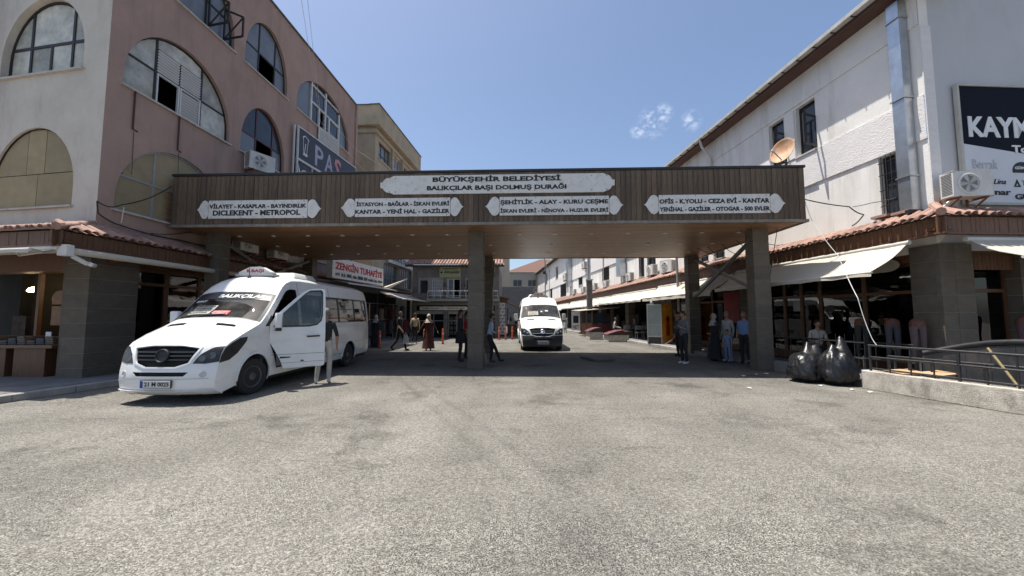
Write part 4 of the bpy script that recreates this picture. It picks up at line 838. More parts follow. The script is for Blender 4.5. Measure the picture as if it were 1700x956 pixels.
# tiled eave with fascia
ECR = isect(RB, .62, RF, .62); sR = (ECR - RB.o).dot(RB.a); sG = (ECR - RF.o).dot(RF.a)
eave(RB, sR, 66, 0, .62, 3.80, 3.25, 4.12, rb, 120, fh=.34)
eave(RF, sG, 9, 0, .62, 3.80, 3.80, 4.12, rb, 22, fh=.34)
MB().tube([ECR + Vector((0, 0, 3.84)), RB(0, 0, 4.16)], .09, 8).build('hip_tile', tile_m, rb)
for k in range(2): MB().fbox(RB, .2 + k * .5, .6 + k * .5, .1, .4, 4.06 + .03 * k, 4.12 + .03 * k).build('loose_tile', tile_m, rb)
# ground floor: piers, shop fronts, dark rooms
clad(RF, -.06, .75, -.45, .08, .1, 3.25, 8, rb, sp=(.30,)); clad(RB, .02, .55, -.45, .06, .1, 3.25, 8, rb)
clad(RF, 1.9, 2.7, -.45, .08, .1, 3.25, 8, rb, sp=(2.2,)); clad(RF, 5.2, 5.9, -.45, .08, .1, 3.25, 8, rb)
for s_ in (6.3, 12.6, 19.0, 25.5, 32, 39, 46, 53): clad(RB, s_, s_ + .6, -.45, .05, .1, 3.0, 8, rb)
shopfront(RF, .75, 1.9, .15, 2.95, rb, 1, tz=2.15); shopfront(RF, 2.7, 5.2, .15, 2.95, rb, 2, tz=2.15)
shopfront(RB, .55, 3.4, .15, 2.95, rb, 2, tz=2.15); shopfront(RB, 3.4, 6.3, .15, 2.95, rb, 4, tz=2.2); shopfront(RB, 6.9, 12.6, .15, 2.95, rb, 5, tz=2.2)
MB().fbox(RF, .75, 6, -.3, -.04, 2.95, 3.3).build('lintel_boards', wood_shop, rb)
MB().fbox(RB, .55, 64, -.3, -.04, 2.9, 3.25).build('lintel_boards', wood_shop, rb)
b = MB()
for k in range(12): b.fbox(RF, .8 + k * .1, .89 + k * .1, -.04, -.015, 2.66, 3.0)
stuff(b.build('hanging_trim', wood_eave, rb))
b = MB(); b.add([RB(.4, -4.2, .1), RB(65, -4.2, .1), RB(65, -4.2, 3.3), RB(.4, -4.2, 3.3)], [(0, 1, 2, 3)]); b.add([RB(.0, -.02, .14), RB(65, -.02, .14), RB(65, -5, .14), RB(0, -9, .14)], [(0, 1, 2, 3)]); b.add([RB(.2, -.3, 3.2), RB(65, -.3, 3.2), RB(65, -9, 3.2), RB(0, -9, 3.2)], [(0, 1, 2, 3)])
b.add([RF(.6, -4.5, .1), RF(9, -4.5, .1), RF(9, -4.5, 3.3), RF(.6, -4.5, 3.3)], [(0, 1, 2, 3)])
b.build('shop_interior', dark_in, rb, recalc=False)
b = MB()
for i in range(26): b.fbox(RB, 13.4 + i * 1.6, 14.4 + i * 1.6, -3.6, -3.0, .2, 1.1 + .6 * (i % 3))
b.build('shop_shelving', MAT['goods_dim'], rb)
MB().fbox(RB, 17.2, 18.9, -2.0, -1.9, .6, 2.6).build('cafe_screen', mat('tan_screen', (.30, .23, .15), .8), rb)
for s_, c_ in ((1.2, .62), (2.3, .6)): MB().fbox(RB, s_, s_ + .5, -.9, -.88, 2.62, 2.66).build('strip_light', mat('strip_lit', (1, 1, 1), .5, emit=(1, 1, 1, 1.2)), rb)
MB().fbox(RF, 1.0, 1.7, -.8, -.76, 2.42, 2.46).build('strip_light', MAT['strip_lit'], rb)
# stickers on the glazing
MB().poly(circ(5.78, 2.58, .2, 20, .1), RB, -.23, -.222).build('oval_sticker', mat('sticker_red', (.3, .06, .03), .5), rb)
MB().fbox(RB, 4.2, 4.5, -.235, -.228, 1.75, 2.1).build('window_poster', mat('poster_grey', (.3, .3, .3), .6), rb)
ps = thing('shop_poster', RF(1.55, -.3, 1.3), 'dark blue poster with white letters in the corner shop window behind the ramp', 'poster')
MB().fbox(RF, 1.15, 1.62, -.32, -.3, 1.0, 1.75).build('poster_sheet', mat('poster_blue', (.02, .03, .10), .5), ps); text('TEK', RF, 1.22, 1.52, 1.32, 1.5, -.3, mat('poster_letter', (.3, .3, .32), .6), ps, bold=.02)
# red cola advert, seated man stands elsewhere
ad = thing('drinks_banner', RB(8.6, .0, 1), 'dark red drinks poster on the shop front behind the right column', 'poster')
MB().fbox(RB, 7.0, 8.0, -.02, .0, 1.3, 2.6).build('poster_sheet', mat('cola_red', (.20, .012, .015), .5, var=.2), ad)
# oval shop board under the eave
ob_ = thing('oval_board', RB(2.0, .2, 2.9), 'long cream board with rounded ends under the first awning', 'sign')
MB().poly([(1.1, 3.05), (3.4, 3.05), (3.4, 2.72), (1.1, 2.72)] + arc(1.1, 2.885, .3, .165, 270, 90, 10)[1:-1], RB, .02, .07).build('board', mat('board_cream', (.34, .31, .25), .6, var=.1), ob_)
text('OPTİK', RB, 3.1, 1.6, 2.8, 2.95, .07, ink, ob_)
# big shop sign on the gable
sg = thing('shop_billboard', RF(2.4, .06, 4.2), 'large navy and white wholesaler billboard reading KAYMAK on the grey gable', 'sign')
navy = mat('navy_print', (.007, .009, .018), .75, spec=.15, var=.1); wb = mat('billboard_white', (.60, .61, .64), .5, var=.04)
MB().poly([(.72, 4.22), (5.2, 4.22), (5.2, 5.0), (.72, 5.62)], RF, .05, .09).build('white_panel', wb, sg)
MB().poly([(.72, 5.62), (5.2, 5.0), (5.2, 7.02), (.72, 7.02)], RF, .05, .092).build('navy_panel', navy, sg)
b = MB(); b.fbox(RF, .66, .72, .04, .12, 4.16, 7.06); b.fbox(RF, .72, 5.2, .04, .12, 7.02, 7.06); b.fbox(RF, .72, 5.2, .04, .12, 4.16, 4.22); b.build('sign_frame', mat('sign_frame_grey', (.45, .43, .38), .5), sg)
text('KAYMAK', RF, .90, 3.32, 5.78, 6.28, .092, white_ink, sg, bold=.035); text('Toptan', RF, 1.95, 2.95, 5.36, 5.60, .093, white_ink, sg, bold=.03)
fg = mat('faint_print2', (.45, .46, .47), .6)
text('Berrak', RF, .93, 1.55, 5.02, 5.24, .09, fg, sg, bold=.0); text('Lina', RF, 1.42, 1.72, 4.66, 4.78, .09, ink, sg, bold=0, shear=.3); text('Pınar', RF, 1.22, 1.82, 4.40, 4.54, .09, ink, sg, bold=.02)
MB().poly(arc(2.16, 4.98, .24, .22, -10, 190, 16), RF, .09, .098).build('crest', ink, sg); text('GÜMÜŞ', RF, 1.97, 2.36, 5.0, 5.10, .098, white_ink, sg)
MB().poly([(1.92, 4.60), (2.09, 4.60), (2.005, 4.78)], RF, .09, .1, [[(1.97, 4.63), (2.04, 4.63), (2.005, 4.71)]]).build('triangle_logo', ink, sg); text('Teksüt', RF, 2.12, 2.6, 4.64, 4.76, .09, mat('grey_print', (.25, .26, .3), .6), sg, bold=0)
text('GÜLSE', RF, 1.92, 2.7, 4.30, 4.46, .09, ink, sg, bold=.03)
place_ac(RF(.28, .55, 4.22), RF.n + RF.a * -.12, 'rust patched air conditioner on the gable in front of the billboard', 1.0)
cable('hose', [RF(.45, .3, 4.35), RF(.15, .2, 4.2), RF(-.1, .15, 3.98), RF(-.3, .3, 3.96)], .03, white_cable, 'white insulated hose running from the gable air conditioner over the tiles', .02, 'hose')
for s_, z, sc, lb_ in ((18.0, 4.02, 1.0, 'air conditioner on the white wall between the two dark barred windows seen under the canopy'), (14.5, 4.05, 1.1, 'air conditioner directly below the tall dark barred windows'), (12.4, 4.0, 1.15, 'largest air conditioner seen under the canopy, behind the lamp pole'), (23.3, 3.95, 1.0, 'air conditioner right of the wide grey duct above the awning'), (26.6, 3.95, 1.1, 'air conditioner just right of the kiosk chimney'), (30.6, 3.95, 1.05, 'air conditioner just left of the kiosk chimney'), (39.4, 6.0, 1.6, 'air conditioner high on the far white wall above the minibus'), (30.2, 6.4, 1.2, 'air conditioner high beside the chimney top'), (34.5, 4.0, 1.0, 'air conditioner below the little balcony shelf')):
    place_ac(RB(s_, .42, z), RB.n - RB.a * (.0 if s_ > 13 else .2), lb_, sc)
# awnings along the street
awning(RB, .15, 6.2, .55, 3.28, 1.50, 2.60, 'big bright cream awning at the near corner of the white building', val=.1, folds=3)
awning(RB, 6.5, 13.0, .55, 3.2, 1.5, 2.56, 'cream awning half shaded by the canopy, second from the corner', val=.18)
awning(RB, 13.3, 20.8, .55, 3.12, 1.5, 2.5, 'long cream awning above the drinks fridge', val=.1, folds=4)
awning(RB, 21.1, 35, .55, 3.08, 1.55, 2.42, 'long cream awning above the kiosk and planters', val=.1, folds=5)
awning(RB, 36, 48, .55, 3.0, 1.5, 2.3, 'cream awning furthest along, beside the white minibus roof', val=.1, folds=4)
awning(RF, .1, 5.5, .5, 3.25, 1.35, 2.75, 'cream awning on the gable side at the right edge', val=.1)
# cables
cable('cable', [CF(18.05, -.4, 5.0), RB(1.75, .3, 4.62), RB(1.55, .1, 4.35), RB(1.9, .1, 4.12)], .016, black_cable, 'black cable from the canopy end to the white wall', .04)
cable('cable', [RB(1.75, .2, 4.62), RB(1.3, .12, 4.6), RB(.7, .1, 4.55)], .01, black_cable, 'thin cable stub running on to the barred window', .01)
cable('cable', [(8.08, 10.5, 5.0), (8.13, 10.3, 4.2), (8.2, 9.6, 3.1), (7.9, 8.8, 2.0), (7.92, 8.6, 1.25), (7.95, 8.45, .95)], .008, white_cable, 'white cable hanging from the canopy end down to the railing', .05)
for i, (a, z) in enumerate(((9.4, 3.7), (10.0, 3.65), (10.6, 3.7), (11.1, 3.72), (9.9, 3.6))): cable('cable', [CF(17.6 - i * .25, -2.0 - i * .5, 4.3), RB(a - 5.0 + i * .5, .1, z + .35)], .012, black_cable, '%s thin cable, counted from the right, between the canopy end and the tiled eave' % ORD[i], .15, group='thin cables at the right canopy end')
cable('cable', [CF(17.9, -1.0, 4.2), RB(3.4, 1.45, 2.75)], .01, black_cable, 'taut stay wire from the canopy down to the second awning', .0)
# thin conduit lines on the wall
b = MB().tube([RB(3, .05, 5.76), RB(66, .05, 5.74)], .02, 5); b.build('conduit', mat('conduit_grey', (.3, .3, .3), .7), rb)

# ================================================================== ground pieces
WALK = .13
pv = mat('kerb_stone', (.30, .285, .26), .9, var=.2, vs=3, bump=.3, rnd=.15, dirt=((.14, .12, .1), .6, 2, (1, 1, 1)))
# left pavement with kerb stones
KL = [(-9.75, 4.8), (-9.3, 7.3), (-8.95, 9.1), (-8.8, 12), (-8.55, 16), (-7.4, 17.0), (-6.9, 21.0), (-6.6, 30)]
b = MB().poly([(a, c) for a, c in KL] + [(-30, 30), (-30, 4.8)], lambda s, n, z: Vector((s, z, n)), 0.0, WALK)
b.build('left_pavement', paving, None)['kind'] = 'structure'
lpv = bpy.data.objects['left_pavement']; ORG['left_pavement'] = Vector()
def kerb(line, par, side, h=WALK + .012, step=.9, w_=.16):
    for (a, b_) in zip(line[:-1], line[1:]):
        a = Vector((*a, 0)); b_ = Vector((*b_, 0)); L_ = (b_ - a).length; n = max(1, round(L_ / step)); d = (b_ - a).normalized(); q = Vector((d.y, -d.x, 0)) * side
        for i in range(n):
            p0 = a + d * (L_ * i / n + .005); p1 = a + d * (L_ * (i + 1) / n - .005); u = random.uniform(-.006, .006)
            MB().hexa([p0 + q * .004, p1 + q * .004, p1 - q * w_, p0 - q * w_] + [x + Vector((0, 0, h + u)) for x in (p0 + q * .004, p1 + q * .004, p1 - q * w_, p0 - q * w_)]).build('kerb_stone', pv, par, bevel=.012, seg=1)
kerb(KL[:5], lpv, 1)
# paving slabs on the strip nearest the road
for k in range(22):
    for j in range(2):
        y = 5.6 + k * .62; x = -9.75 + (y - 4.8) * .19 if y < 9.1 else -8.95; x = x - .22 - j * .62
        MB().box(x - .6, x, y, y + .6, WALK - .02, WALK + .006 + random.uniform(0, .005)).build('paving_slab', paving, lpv)
# right pavement
RP = [(7.9, 17.6), (7.5, 21), (7.0, 24), (5.3, 40), (3.5, 64)]
b = MB().poly([(7.95, 12.0), (7.6, 17.6), (7.15, 21), (6.9, 24), (5.6, 40), (3.9, 70), (8, 75), (14, 20), (22, 6), (22, 3), (8.9, 3), (8.35, 6.3), (7.95, 8.6)], lambda s, n, z: Vector((s, z, n)), 0.0, WALK)
rpv = b.build('right_pavement', paving, None); rpv['kind'] = 'structure'; ORG[rpv.name] = Vector()
kerb([(7.6, 17.6), (7.15, 21), (6.9, 24), (5.6, 40)], rpv, -1)
for k in range(14):
    for j in range(3): MB().box(8.55 + j * .52, 9.04 + j * .52, 5.0 + k * .52, 5.49 + k * .52, WALK, WALK + .012 + random.uniform(0, .006)).build('paving_slab', paving, rpv)
# concrete kerb wall with railing
kw = thing('kerb_wall', (7.9, 8.6, 0), 'low rough concrete wall carrying the black railing at lower right', 'wall')
pts = [(7.72, 8.62), (7.9, 7.7), (8.2, 6.4), (8.75, 4.6), (9.2, 3.2)]
def ribbon(pts, w_, z0, z1, m, nm, par, side=1, bev=.015):
    v = []; 
    for i, p in enumerate(pts):
        p = Vector((*p, 0)); d = (Vector((*pts[min(i + 1, len(pts) - 1)], 0)) - Vector((*pts[max(i - 1, 0)], 0))).normalized(); q = Vector((-d.y, d.x, 0)) * side * w_
        v += [p + Vector((0, 0, z0)), p + q + Vector((0, 0, z0)), p + q + Vector((0, 0, z1)), p + Vector((0, 0, z1))]
    f = [(0, 1, 2, 3), tuple(len(v) - 4 + i for i in (3, 2, 1, 0))]
    for i in range(len(pts) - 1):
        for j in range(4): f.append((4 * i + j, 4 * i + (j + 1) % 4, 4 * i + 4 + (j + 1) % 4, 4 * i + 4 + j))
    return MB().add(v, f).build(nm, m, par, bevel=bev)
ribbon(pts, .32, 0, .40, concrete, 'wall_block', kw)
ribbon([(7.50, 12.0), (7.6, 10.8), (7.68, 9.75)], .3, 0, .30, mat('concrete_shaded', (.20, .185, .17), .95, var=.2, bump=.5, bs=20), 'wall_block', kw)  # shaded stretch: the shade is put into a darker copy of the concrete
rl = thing('railing', (7.95, 8.5, 0), 'black tubular railing on the concrete wall at lower right', 'railing')
def lerpath(P, d):
    for a, b_ in zip(P[:-1], P[1:]):
        a = Vector(a); b_ = Vector(b_); l_ = (b_ - a).length
        if d <= l_: return a.lerp(b_, d / l_)
        d -= l_
    return Vector(P[-1])
RLN = [(7.84, 8.55, 0), (8.03, 7.7, 0), (8.33, 6.4, 0), (8.88, 4.6, 0), (9.3, 3.2, 0)]
up_ = lambda P, z: [Vector(p) + Vector((0, 0, z)) for p in P]
for z, r in ((.95, .024), (.70, .02), (.46, .014)): MB().tube(up_(RLN, z), r, 8).build('rail', dark_metal, rl, smooth=50)
for k in range(16):
    p = lerpath(RLN, k * .36 + .02); big = k % 4 == 0
    MB().tube([p + Vector((0, 0, .38)), p + Vector((0, 0, .95 if (big or k % 2 == 0) else .70))], .026 if big else .014, 6).build('post' if big else 'baluster', dark_metal, rl)
r2 = thing('railing', (8.3, 8.2, 0), 'second lower black railing set back behind the front one at lower right', 'railing')
R2 = [(8.22, 8.5, 0), (8.4, 7.7, 0), (8.75, 6.3, 0), (9.3, 4.4, 0)]
MB().tube(up_(R2, .72), .022, 8).build('rail', dark_metal, r2, smooth=50); MB().tube(up_(R2, .34), .012, 6).build('rail', dark_metal, r2)
for k in range(12): p = lerpath(R2, k * .37); MB().bar(p + Vector((0, 0, .13)), p + Vector((0, 0, .72)), .045).build('post', dark_metal, r2)
r3 = thing('railing', (7.85, 11, 0), 'black spiked railing running behind the rubbish bags towards the right column', 'railing')
R3 = [(7.92, 11.8, 0), (7.95, 10.4, 0), (7.98, 8.8, 0)]
for z in (.98, .62): MB().tube(up_(R3, z), .018, 6).build('rail', dark_metal, r3)
for k in range(13): p = lerpath(R3, k * .25); MB().tube([p + Vector((0, 0, .1)), p + Vector((0, 0, 1.16))], [.012, .006], 6).build('baluster', dark_metal, r3)
r4 = thing('railing', (9.0, 9.6, 0), 'black low railing by the mannequin legs in front of the glass shop', 'railing')
R4 = [(8.6, 11.5, 0), (8.75, 9.8, 0), (8.9, 8.6, 0)]
for z in (.95, .55): MB().tube(up_(R4, z), .016, 6).build('rail', dark_metal, r4)
for k in range(8): p = lerpath(R4, k * .42); MB().tube([p + Vector((0, 0, .12)), p + Vector((0, 0, .95))], .013, 6).build('baluster', dark_metal, r4)
# curved dark parapet of the stair
cp = thing('curved_parapet', (9.2, 7.4, 0), 'dark curved metal clad parapet rising behind the railing at right edge', 'wall')
Q = [(8.80, 8.35, .84), (8.95, 8.1, .94), (9.08, 7.8, 1.04), (9.16, 7.45, 1.12), (9.2, 7.1, 1.16), (9.25, 6.7, 1.17), (9.3, 6.2, 1.17), (9.4, 5.4, 1.15), (9.5, 4.4, 1.12)]
par_m = mat('parapet_sheet', (.055, .058, .065), .38, .3, var=.3, vs=3, bump=.05, dirt=((.22, .16, .12), .6, 2.6, (1, 1, .5)))
for i in range(len(Q) - 1):
    a, c = Q[i], Q[i + 1]
    MB().hexa([(a[0], a[1], .14), (c[0], c[1] + .006, .14), (c[0] + .08, c[1] + .006, .14), (a[0] + .08, a[1], .14), (a[0], a[1], a[2] - .1), (c[0], c[1] + .006, c[2] - .1), (c[0] + .08, c[1] + .006, c[2] - .1), (a[0] + .08, a[1], a[2] - .1)]).build('clad_panel', par_m, cp)
MB().tube([(a + .03, b_, c - .04) for a, b_, c in Q], .055, 8).build('handrail', dark_metal, cp, smooth=60)
# broom, cardboard
t = thing('broom_handle', (8.75, 6.35, .13), 'yellowish wooden stick leaning against the black railing', 'stick'); MB().tube([(8.62, 6.55, .2), (8.50, 6.95, 1.03)], [.02, .018], 8).build('stick', mat('stick_wood', (.42, .33, .16), .7, var=.2, vs=20), t)
t = thing('cardboard_sheet', (8.1, 8.2, .42), 'flattened brown cardboard lying on top of the concrete wall', 'cardboard')
cb = mat('cardboard', (.45, .29, .16), .85, var=.12); 
b = MB(); b.hexa([(7.92, 7.9, .415), (8.3, 7.7, .44), (8.42, 8.3, .47), (8.0, 8.45, .425), (7.92, 7.9, .422), (8.3, 7.7, .447), (8.42, 8.3, .477), (8.0, 8.45, .432)]); b.build('sheet', cb, t)
MB().hexa([(8.12, 7.5, .43), (8.5, 7.4, .5), (8.55, 7.85, .5), (8.15, 7.95, .44), (8.12, 7.5, .437), (8.5, 7.4, .507), (8.55, 7.85, .507), (8.15, 7.95, .447)]).build('sheet', cb, t)
# rubbish bags
bag_m = mat('bag_plastic', (.009, .009, .010), .36, var=.3, bump=.5, bs=16, spec=.5)
from mathutils import noise as mnoise
def bag(cx, cy, rx, ry, h, seed, label, ears, lean):
    """slumped sack: displaced icosphere, wide on the ground, with stretched corners pulled up"""
    t = thing('rubbish_bag', (cx, cy, 0), label, 'rubbish bag'); bm = bmesh.new(); bmesh.ops.create_icosphere(bm, subdivisions=5, radius=1); S0 = Vector((seed, seed * 1.7, 0))
    for v in bm.verts:
        d = v.co.normalized(); r = (abs(d.x) ** 2.6 + abs(d.y) ** 2.6 + abs(d.z) ** 2.6) ** (-1 / 2.6)
        p = d * r; low = max(0, -p.z); hi = max(0, p.z)
        wide_ = 1.0 + .10 * low - .22 * hi * hi
        fold = 1 - 2 * abs(mnoise.noise(Vector((d.x * 2.6, d.y * 2.6, d.z * 1.1)) + S0)); crease = 1 - 2 * abs(mnoise.noise(Vector((d.x * 5 + d.z * 2, d.y * 5, d.z * 2.4)) + S0 * 2))
        k = 1 + .16 * mnoise.noise(d * 1.4 + S0) + .07 * fold + .035 * crease + .015 * mnoise.noise(d * 14 + S0)
        x, y, z = p.x * rx * wide_ * k, p.y * ry * wide_ * k, (p.z * .5 + .5) * h * (1 + .12 * mnoise.noise(d * 2 + S0 * 3))
        for ex, ey, ez, w_ in ears:
            q = math.exp(-((d.x - ex) ** 2 + (d.y - ey) ** 2) / w_); z += hi * q * ez
        u = z / h; v.co = Vector((x + lean[0] * u * u, y + lean[1] * u * u, max(.004, z)))
    me = bpy.data.meshes.new('bag_body'); bm.to_mesh(me); bm.free(); me.materials.append(bag_m); me.polygons.foreach_set('use_smooth', [True] * len(me.polygons))
    o = bpy.data.objects.new('bag_body', me); COL.objects.link(o); o.parent = t; return t
bag(7.17, 9.5, .36, .34, .70, 4.3, 'shiny sagging black rubbish bag, left one of the pair against the railing', [(.1, .2, .30, .09), (.62, -.1, .22, .08)], (.10, .10))
bag(7.58, 9.10, .34, .31, .80, 9.1, 'taller upright black rubbish bag, right one of the pair against the railing', [(.55, .1, .34, .16), (-.4, -.2, .10, .08)], (.06, .08))
# litter
lit = mat('litter', (.6, .6, .57), .8)
LITL = ['paper scrap at the foot of the rubbish bags', 'paper scrap on the asphalt right in front of the concrete wall end', 'paper scrap at the shadow edge, left of the right column', 'crumpled paper scrap at the foot of the right column', 'paper scrap farthest left of those near the right column', 'paper scrap by the shoes of the man at the open minibus door', 'paper scrap just behind the left rubbish bag', 'lone paper scrap on the sunlit asphalt left of the rubbish bags', 'paper scrap nearest the camera along the concrete wall']
for i, (x, y) in enumerate([(7.0, 8.9), (7.3, 8.4), (6.6, 10.55), (6.95, 10.7), (6.1, 10.3), (-4.9, 9.1), (7.1, 9.9), (5.2, 8.6), (7.45, 8.15)]):
    s_ = random.uniform(.03, .07); a = random.uniform(0, 3); t = MB().add([(x + s_ * math.cos(a + k * 1.57) * (1 + .5 * (k % 2)), y + s_ * math.sin(a + k * 1.57), .012 + .02 * (k % 2)) for k in range(4)] + [(x, y, .035)], [(0, 1, 4), (1, 2, 4), (2, 3, 4), (3, 0, 4), (3, 2, 1, 0)]); o = bpy.data.objects.new('paper_scrap', t.mesh('paper_scrap', lit, Vector((x, y, 0)))); COL.objects.link(o); o.location = (x, y, 0)
    tag(o, LITL[i], 'litter', 'scraps of litter on the asphalt')
t = thing('wooden_board', (3.0, 14.0, 0), 'flat dark wooden board lying on the asphalt under the canopy', 'board')
for k in range(3): MB().hexa([Vector((2.55 + .1 * k, 14.6 - k * .34, z)) for z in (.02,)] + [Vector((3.35 + .1 * k, 14.75 - k * .34, .02)), Vector((3.44 + .1 * k, 14.44 - k * .34, .02)), Vector((2.64 + .1 * k, 14.29 - k * .34, .02)), Vector((2.55 + .1 * k, 14.6 - k * .34, .09)), Vector((3.35 + .1 * k, 14.75 - k * .34, .09)), Vector((3.44 + .1 * k, 14.44 - k * .34, .09)), Vector((2.64 + .1 * k, 14.29 - k * .34, .09))]).build('plank', mat('plank_grey', (.12, .105, .09), .9, var=.3, vs=8), t)
# ================================================================== beige building behind
BE = Fr((-9.5, 26), 4.9, 1); BS = Fr((-9.5, 26), 92.5, 1)
be = thing('beige_building', (-9.5, 26, 0), 'weathered beige office block rising behind the pink building', 'building')
wn = [(.56, 2.6, 12.7, 14.0), (3.0, 4.7, 12.7, 14.1), (5.1, 6.9, 12.75, 14.0), (.6, 2.6, 9.4, 10.8), (3.0, 4.7, 9.4, 10.8), (5.1, 6.9, 9.4, 10.8)]
gw = [(1.9, 4.6, 3.85, 5.45), (4.8, 7.8, 3.85, 5.5)]
wall(BE, [(0, 0), (8.3, 0), (8.3, 14.75), (0, 14.75)], [rect(r) for r in wn + gw], beige_wall, be)
wall(BS, [(-9, 0), (0, 0), (0, 14.75), (-9, 14.75)], [], beige_wall, be)
b = MB(); b.fbox(BE, -.35, 8.6, -.3, .38, 14.75, 16.15); b.fbox(BS, -9, -.36 + .7, -.3, .3, 14.752, 16.152); b.build('parapet', beige_wall, be)
b = MB(); b.fbox(BE, -.4, 8.65, -.35, .43, 16.15, 16.22); b.fbox(BS, -9, .39, -.35, .35, 16.153, 16.223); b.build('coping', MAT['coping'], be)
b = MB(); b.fbox(BE, -.1, 8.4, .0, .12, 14.3, 14.55); b.fbox(BS, -9, .1, .0, .12, 14.29, 14.54); b.build('cornice', beige_wall, be)
MB().fbox(BE, 2.7, 2.95, 0, .15, 9, 14.3).build('pilaster', beige_wall, be); MB().fbox(BE, 4.78, 5.02, 0, .15, 9, 14.3).build('pilaster', beige_wall, be)
for r in wn + gw:
    a, c, d, e = r; fm = frame_grey if r in gw else (frame_white if a in (3.0,) else frame_dark); nv = 6 if r in gw else 3
    f = MB(); f.poly(rect(r), BE, -.2, -.14, [[(a + .06, d + .06), (c - .06, d + .06), (c - .06, e - .06), (a + .06, e - .06)]])
    for k in range(1, nv): s_ = a + (c - a) * k / nv; f.fbox(BE, s_ - .03, s_ + .03, -.198, -.142, d + .06, e - .06)
    f.fbox(BE, a + .06, c - .06, -.196, -.144, d + (e - d) * .35, d + (e - d) * .35 + .05); w_ = f.build('window', fm, be)
    for k in range(nv): MB().fbox(BE, a + (c - a) * k / nv + .03, a + (c - a) * (k + 1) / nv - .03, -.18, -.17, d + .05, e - .05).build('pane', blue_glass, w_)
    MB().fbox(BE, a - .08, c + .08, -.1, .1, d - .08, d - .003).build('sill', sill, w_)
t = thing('office_sign', BE(5.5, .2, 5.7), 'white fascia board with dark letters İŞ HANI on the grey office block', 'sign')
MB().fbox(BE, 2.3, 7.6, .1, .2, 5.55, 6.35).build('sign_panel', plate_w, t); text('GÜMÜŞ İŞ HANI', BE, 2.9, 7.4, 5.7, 6.2, .2, mat('green_ink', (.02, .05, .05), .5), t, bold=.03)
t = thing('shop_sign', (-10.3, 17.3, 3.2), 'blue lettered pale signboard partly hidden left of the red lettered one', 'sign')
S0 = Fr((-10.0, 15.5), 20, 1); MB().fbox(S0, 0, 2.3, 0, .12, 3.9, 4.6).build('sign_panel', plate_w, t); text('TOPTAN SATIŞ', S0, .1, 2.2, 4.1, 4.4, .12, mat('blue_ink', (.02, .06, .2), .5), t)
# ZENGIN sign
ZS = Fr((-8.47, 18.2), 7.4, 1)
t = thing('haberdashery_sign', ZS(2.5, .15, 3.4), 'white shop sign reading ZENGİN TUHAFİYE in red above the market stalls', 'sign')
MB().fbox(ZS, -.1, 5.12, -.3, .0, 3.40, 4.42).build('sign_box', plate_w, t, bevel=.01)
text('ZENGİN TUHAFİYE', ZS, .12, 4.95, 3.83, 4.30, .0, red_ink, t, bold=.035)
wv = ['ÇEYİZ', 'İPLİK', 'DANTEL', 'DÜĞME', 'FERMUAR', 'ASTAR', 'TUHAFİYE', 'İPEK', 'ÇEŞİTLERİ']; x = .15
for w_ in wv: l_ = .07 * len(w_) + .05; text(w_, ZS, x, min(5.0, x + l_), 3.52, 3.70, .0, ink, t, bold=.02); x += l_ + .09
# low market shops in front (left row)
ms = thing('market_shops', (-8.6, 18, 0), 'dark row of open fronted clothes shops under boarded eaves behind the white minibus', 'shop')
LS = Fr((-9.1, 17.0), 7.4, 1)
b = MB(); b.add([LS(-3, -1.2, .1), LS(12, -1.2, .1), LS(12, -1.2, 3.3), LS(-3, -1.2, 3.3)], [(0, 1, 2, 3)]); b.add([LS(-3, 0, 3.25), LS(12, 0, 3.25), LS(12, -3, 3.25), LS(-3, -3, 3.25)], [(0, 1, 2, 3)]); b.build('shop_interior', dark_in, ms, recalc=False)
MB().hexa([LS(-3, .3, 3.2), LS(12, .3, 3.2), LS(12, -3, 3.6), LS(-3, -3, 3.6), LS(-3, .3, 3.28), LS(12, .3, 3.28), LS(12, -3, 3.68), LS(-3, -3, 3.68)]).build('roof', roof_m, ms)
MB().fbox(LS, 7.0, 12, .3, .38, 2.75, 3.1).build('fascia_boards', wood_eave, ms); MB().fbox(LS, -3, 7, .3, .38, 2.9, 3.2).build('fascia_boards', dark_metal, ms)
for s_ in (-1, 1.5, 4.0, 6.5, 9.0, 11.5): MB().fbox(LS, s_, s_ + .18, -.15, .05, .1, 3.2).build('post', dark_metal, ms)
b = MB()
for k in range(26): b.fbox(LS, -2.8 + k * .56, -2.4 + k * .56, -1.15, -.9, .3 + .1 * (k % 3), 1.9 + .2 * (k % 4))
b.build('shelving', MAT['goods_dim'], ms)
gcol = [(.08, .02, .02), (.02, .025, .05), (.12, .11, .11), (.03, .03, .03), (.16, .12, .10), (.05, .07, .10), (.15, .03, .04), (.06, .05, .07)]
GCN = ['dark red', 'navy', 'grey', 'black', 'beige', 'slate blue', 'crimson', 'mauve']
gm_ = [mat('garment_%s' % 'abcdefgh'[i], c, .9, var=.3, vs=6, bump=.4, bs=8, stretch=(3, 3, .5)) for i, c in enumerate(gcol)]
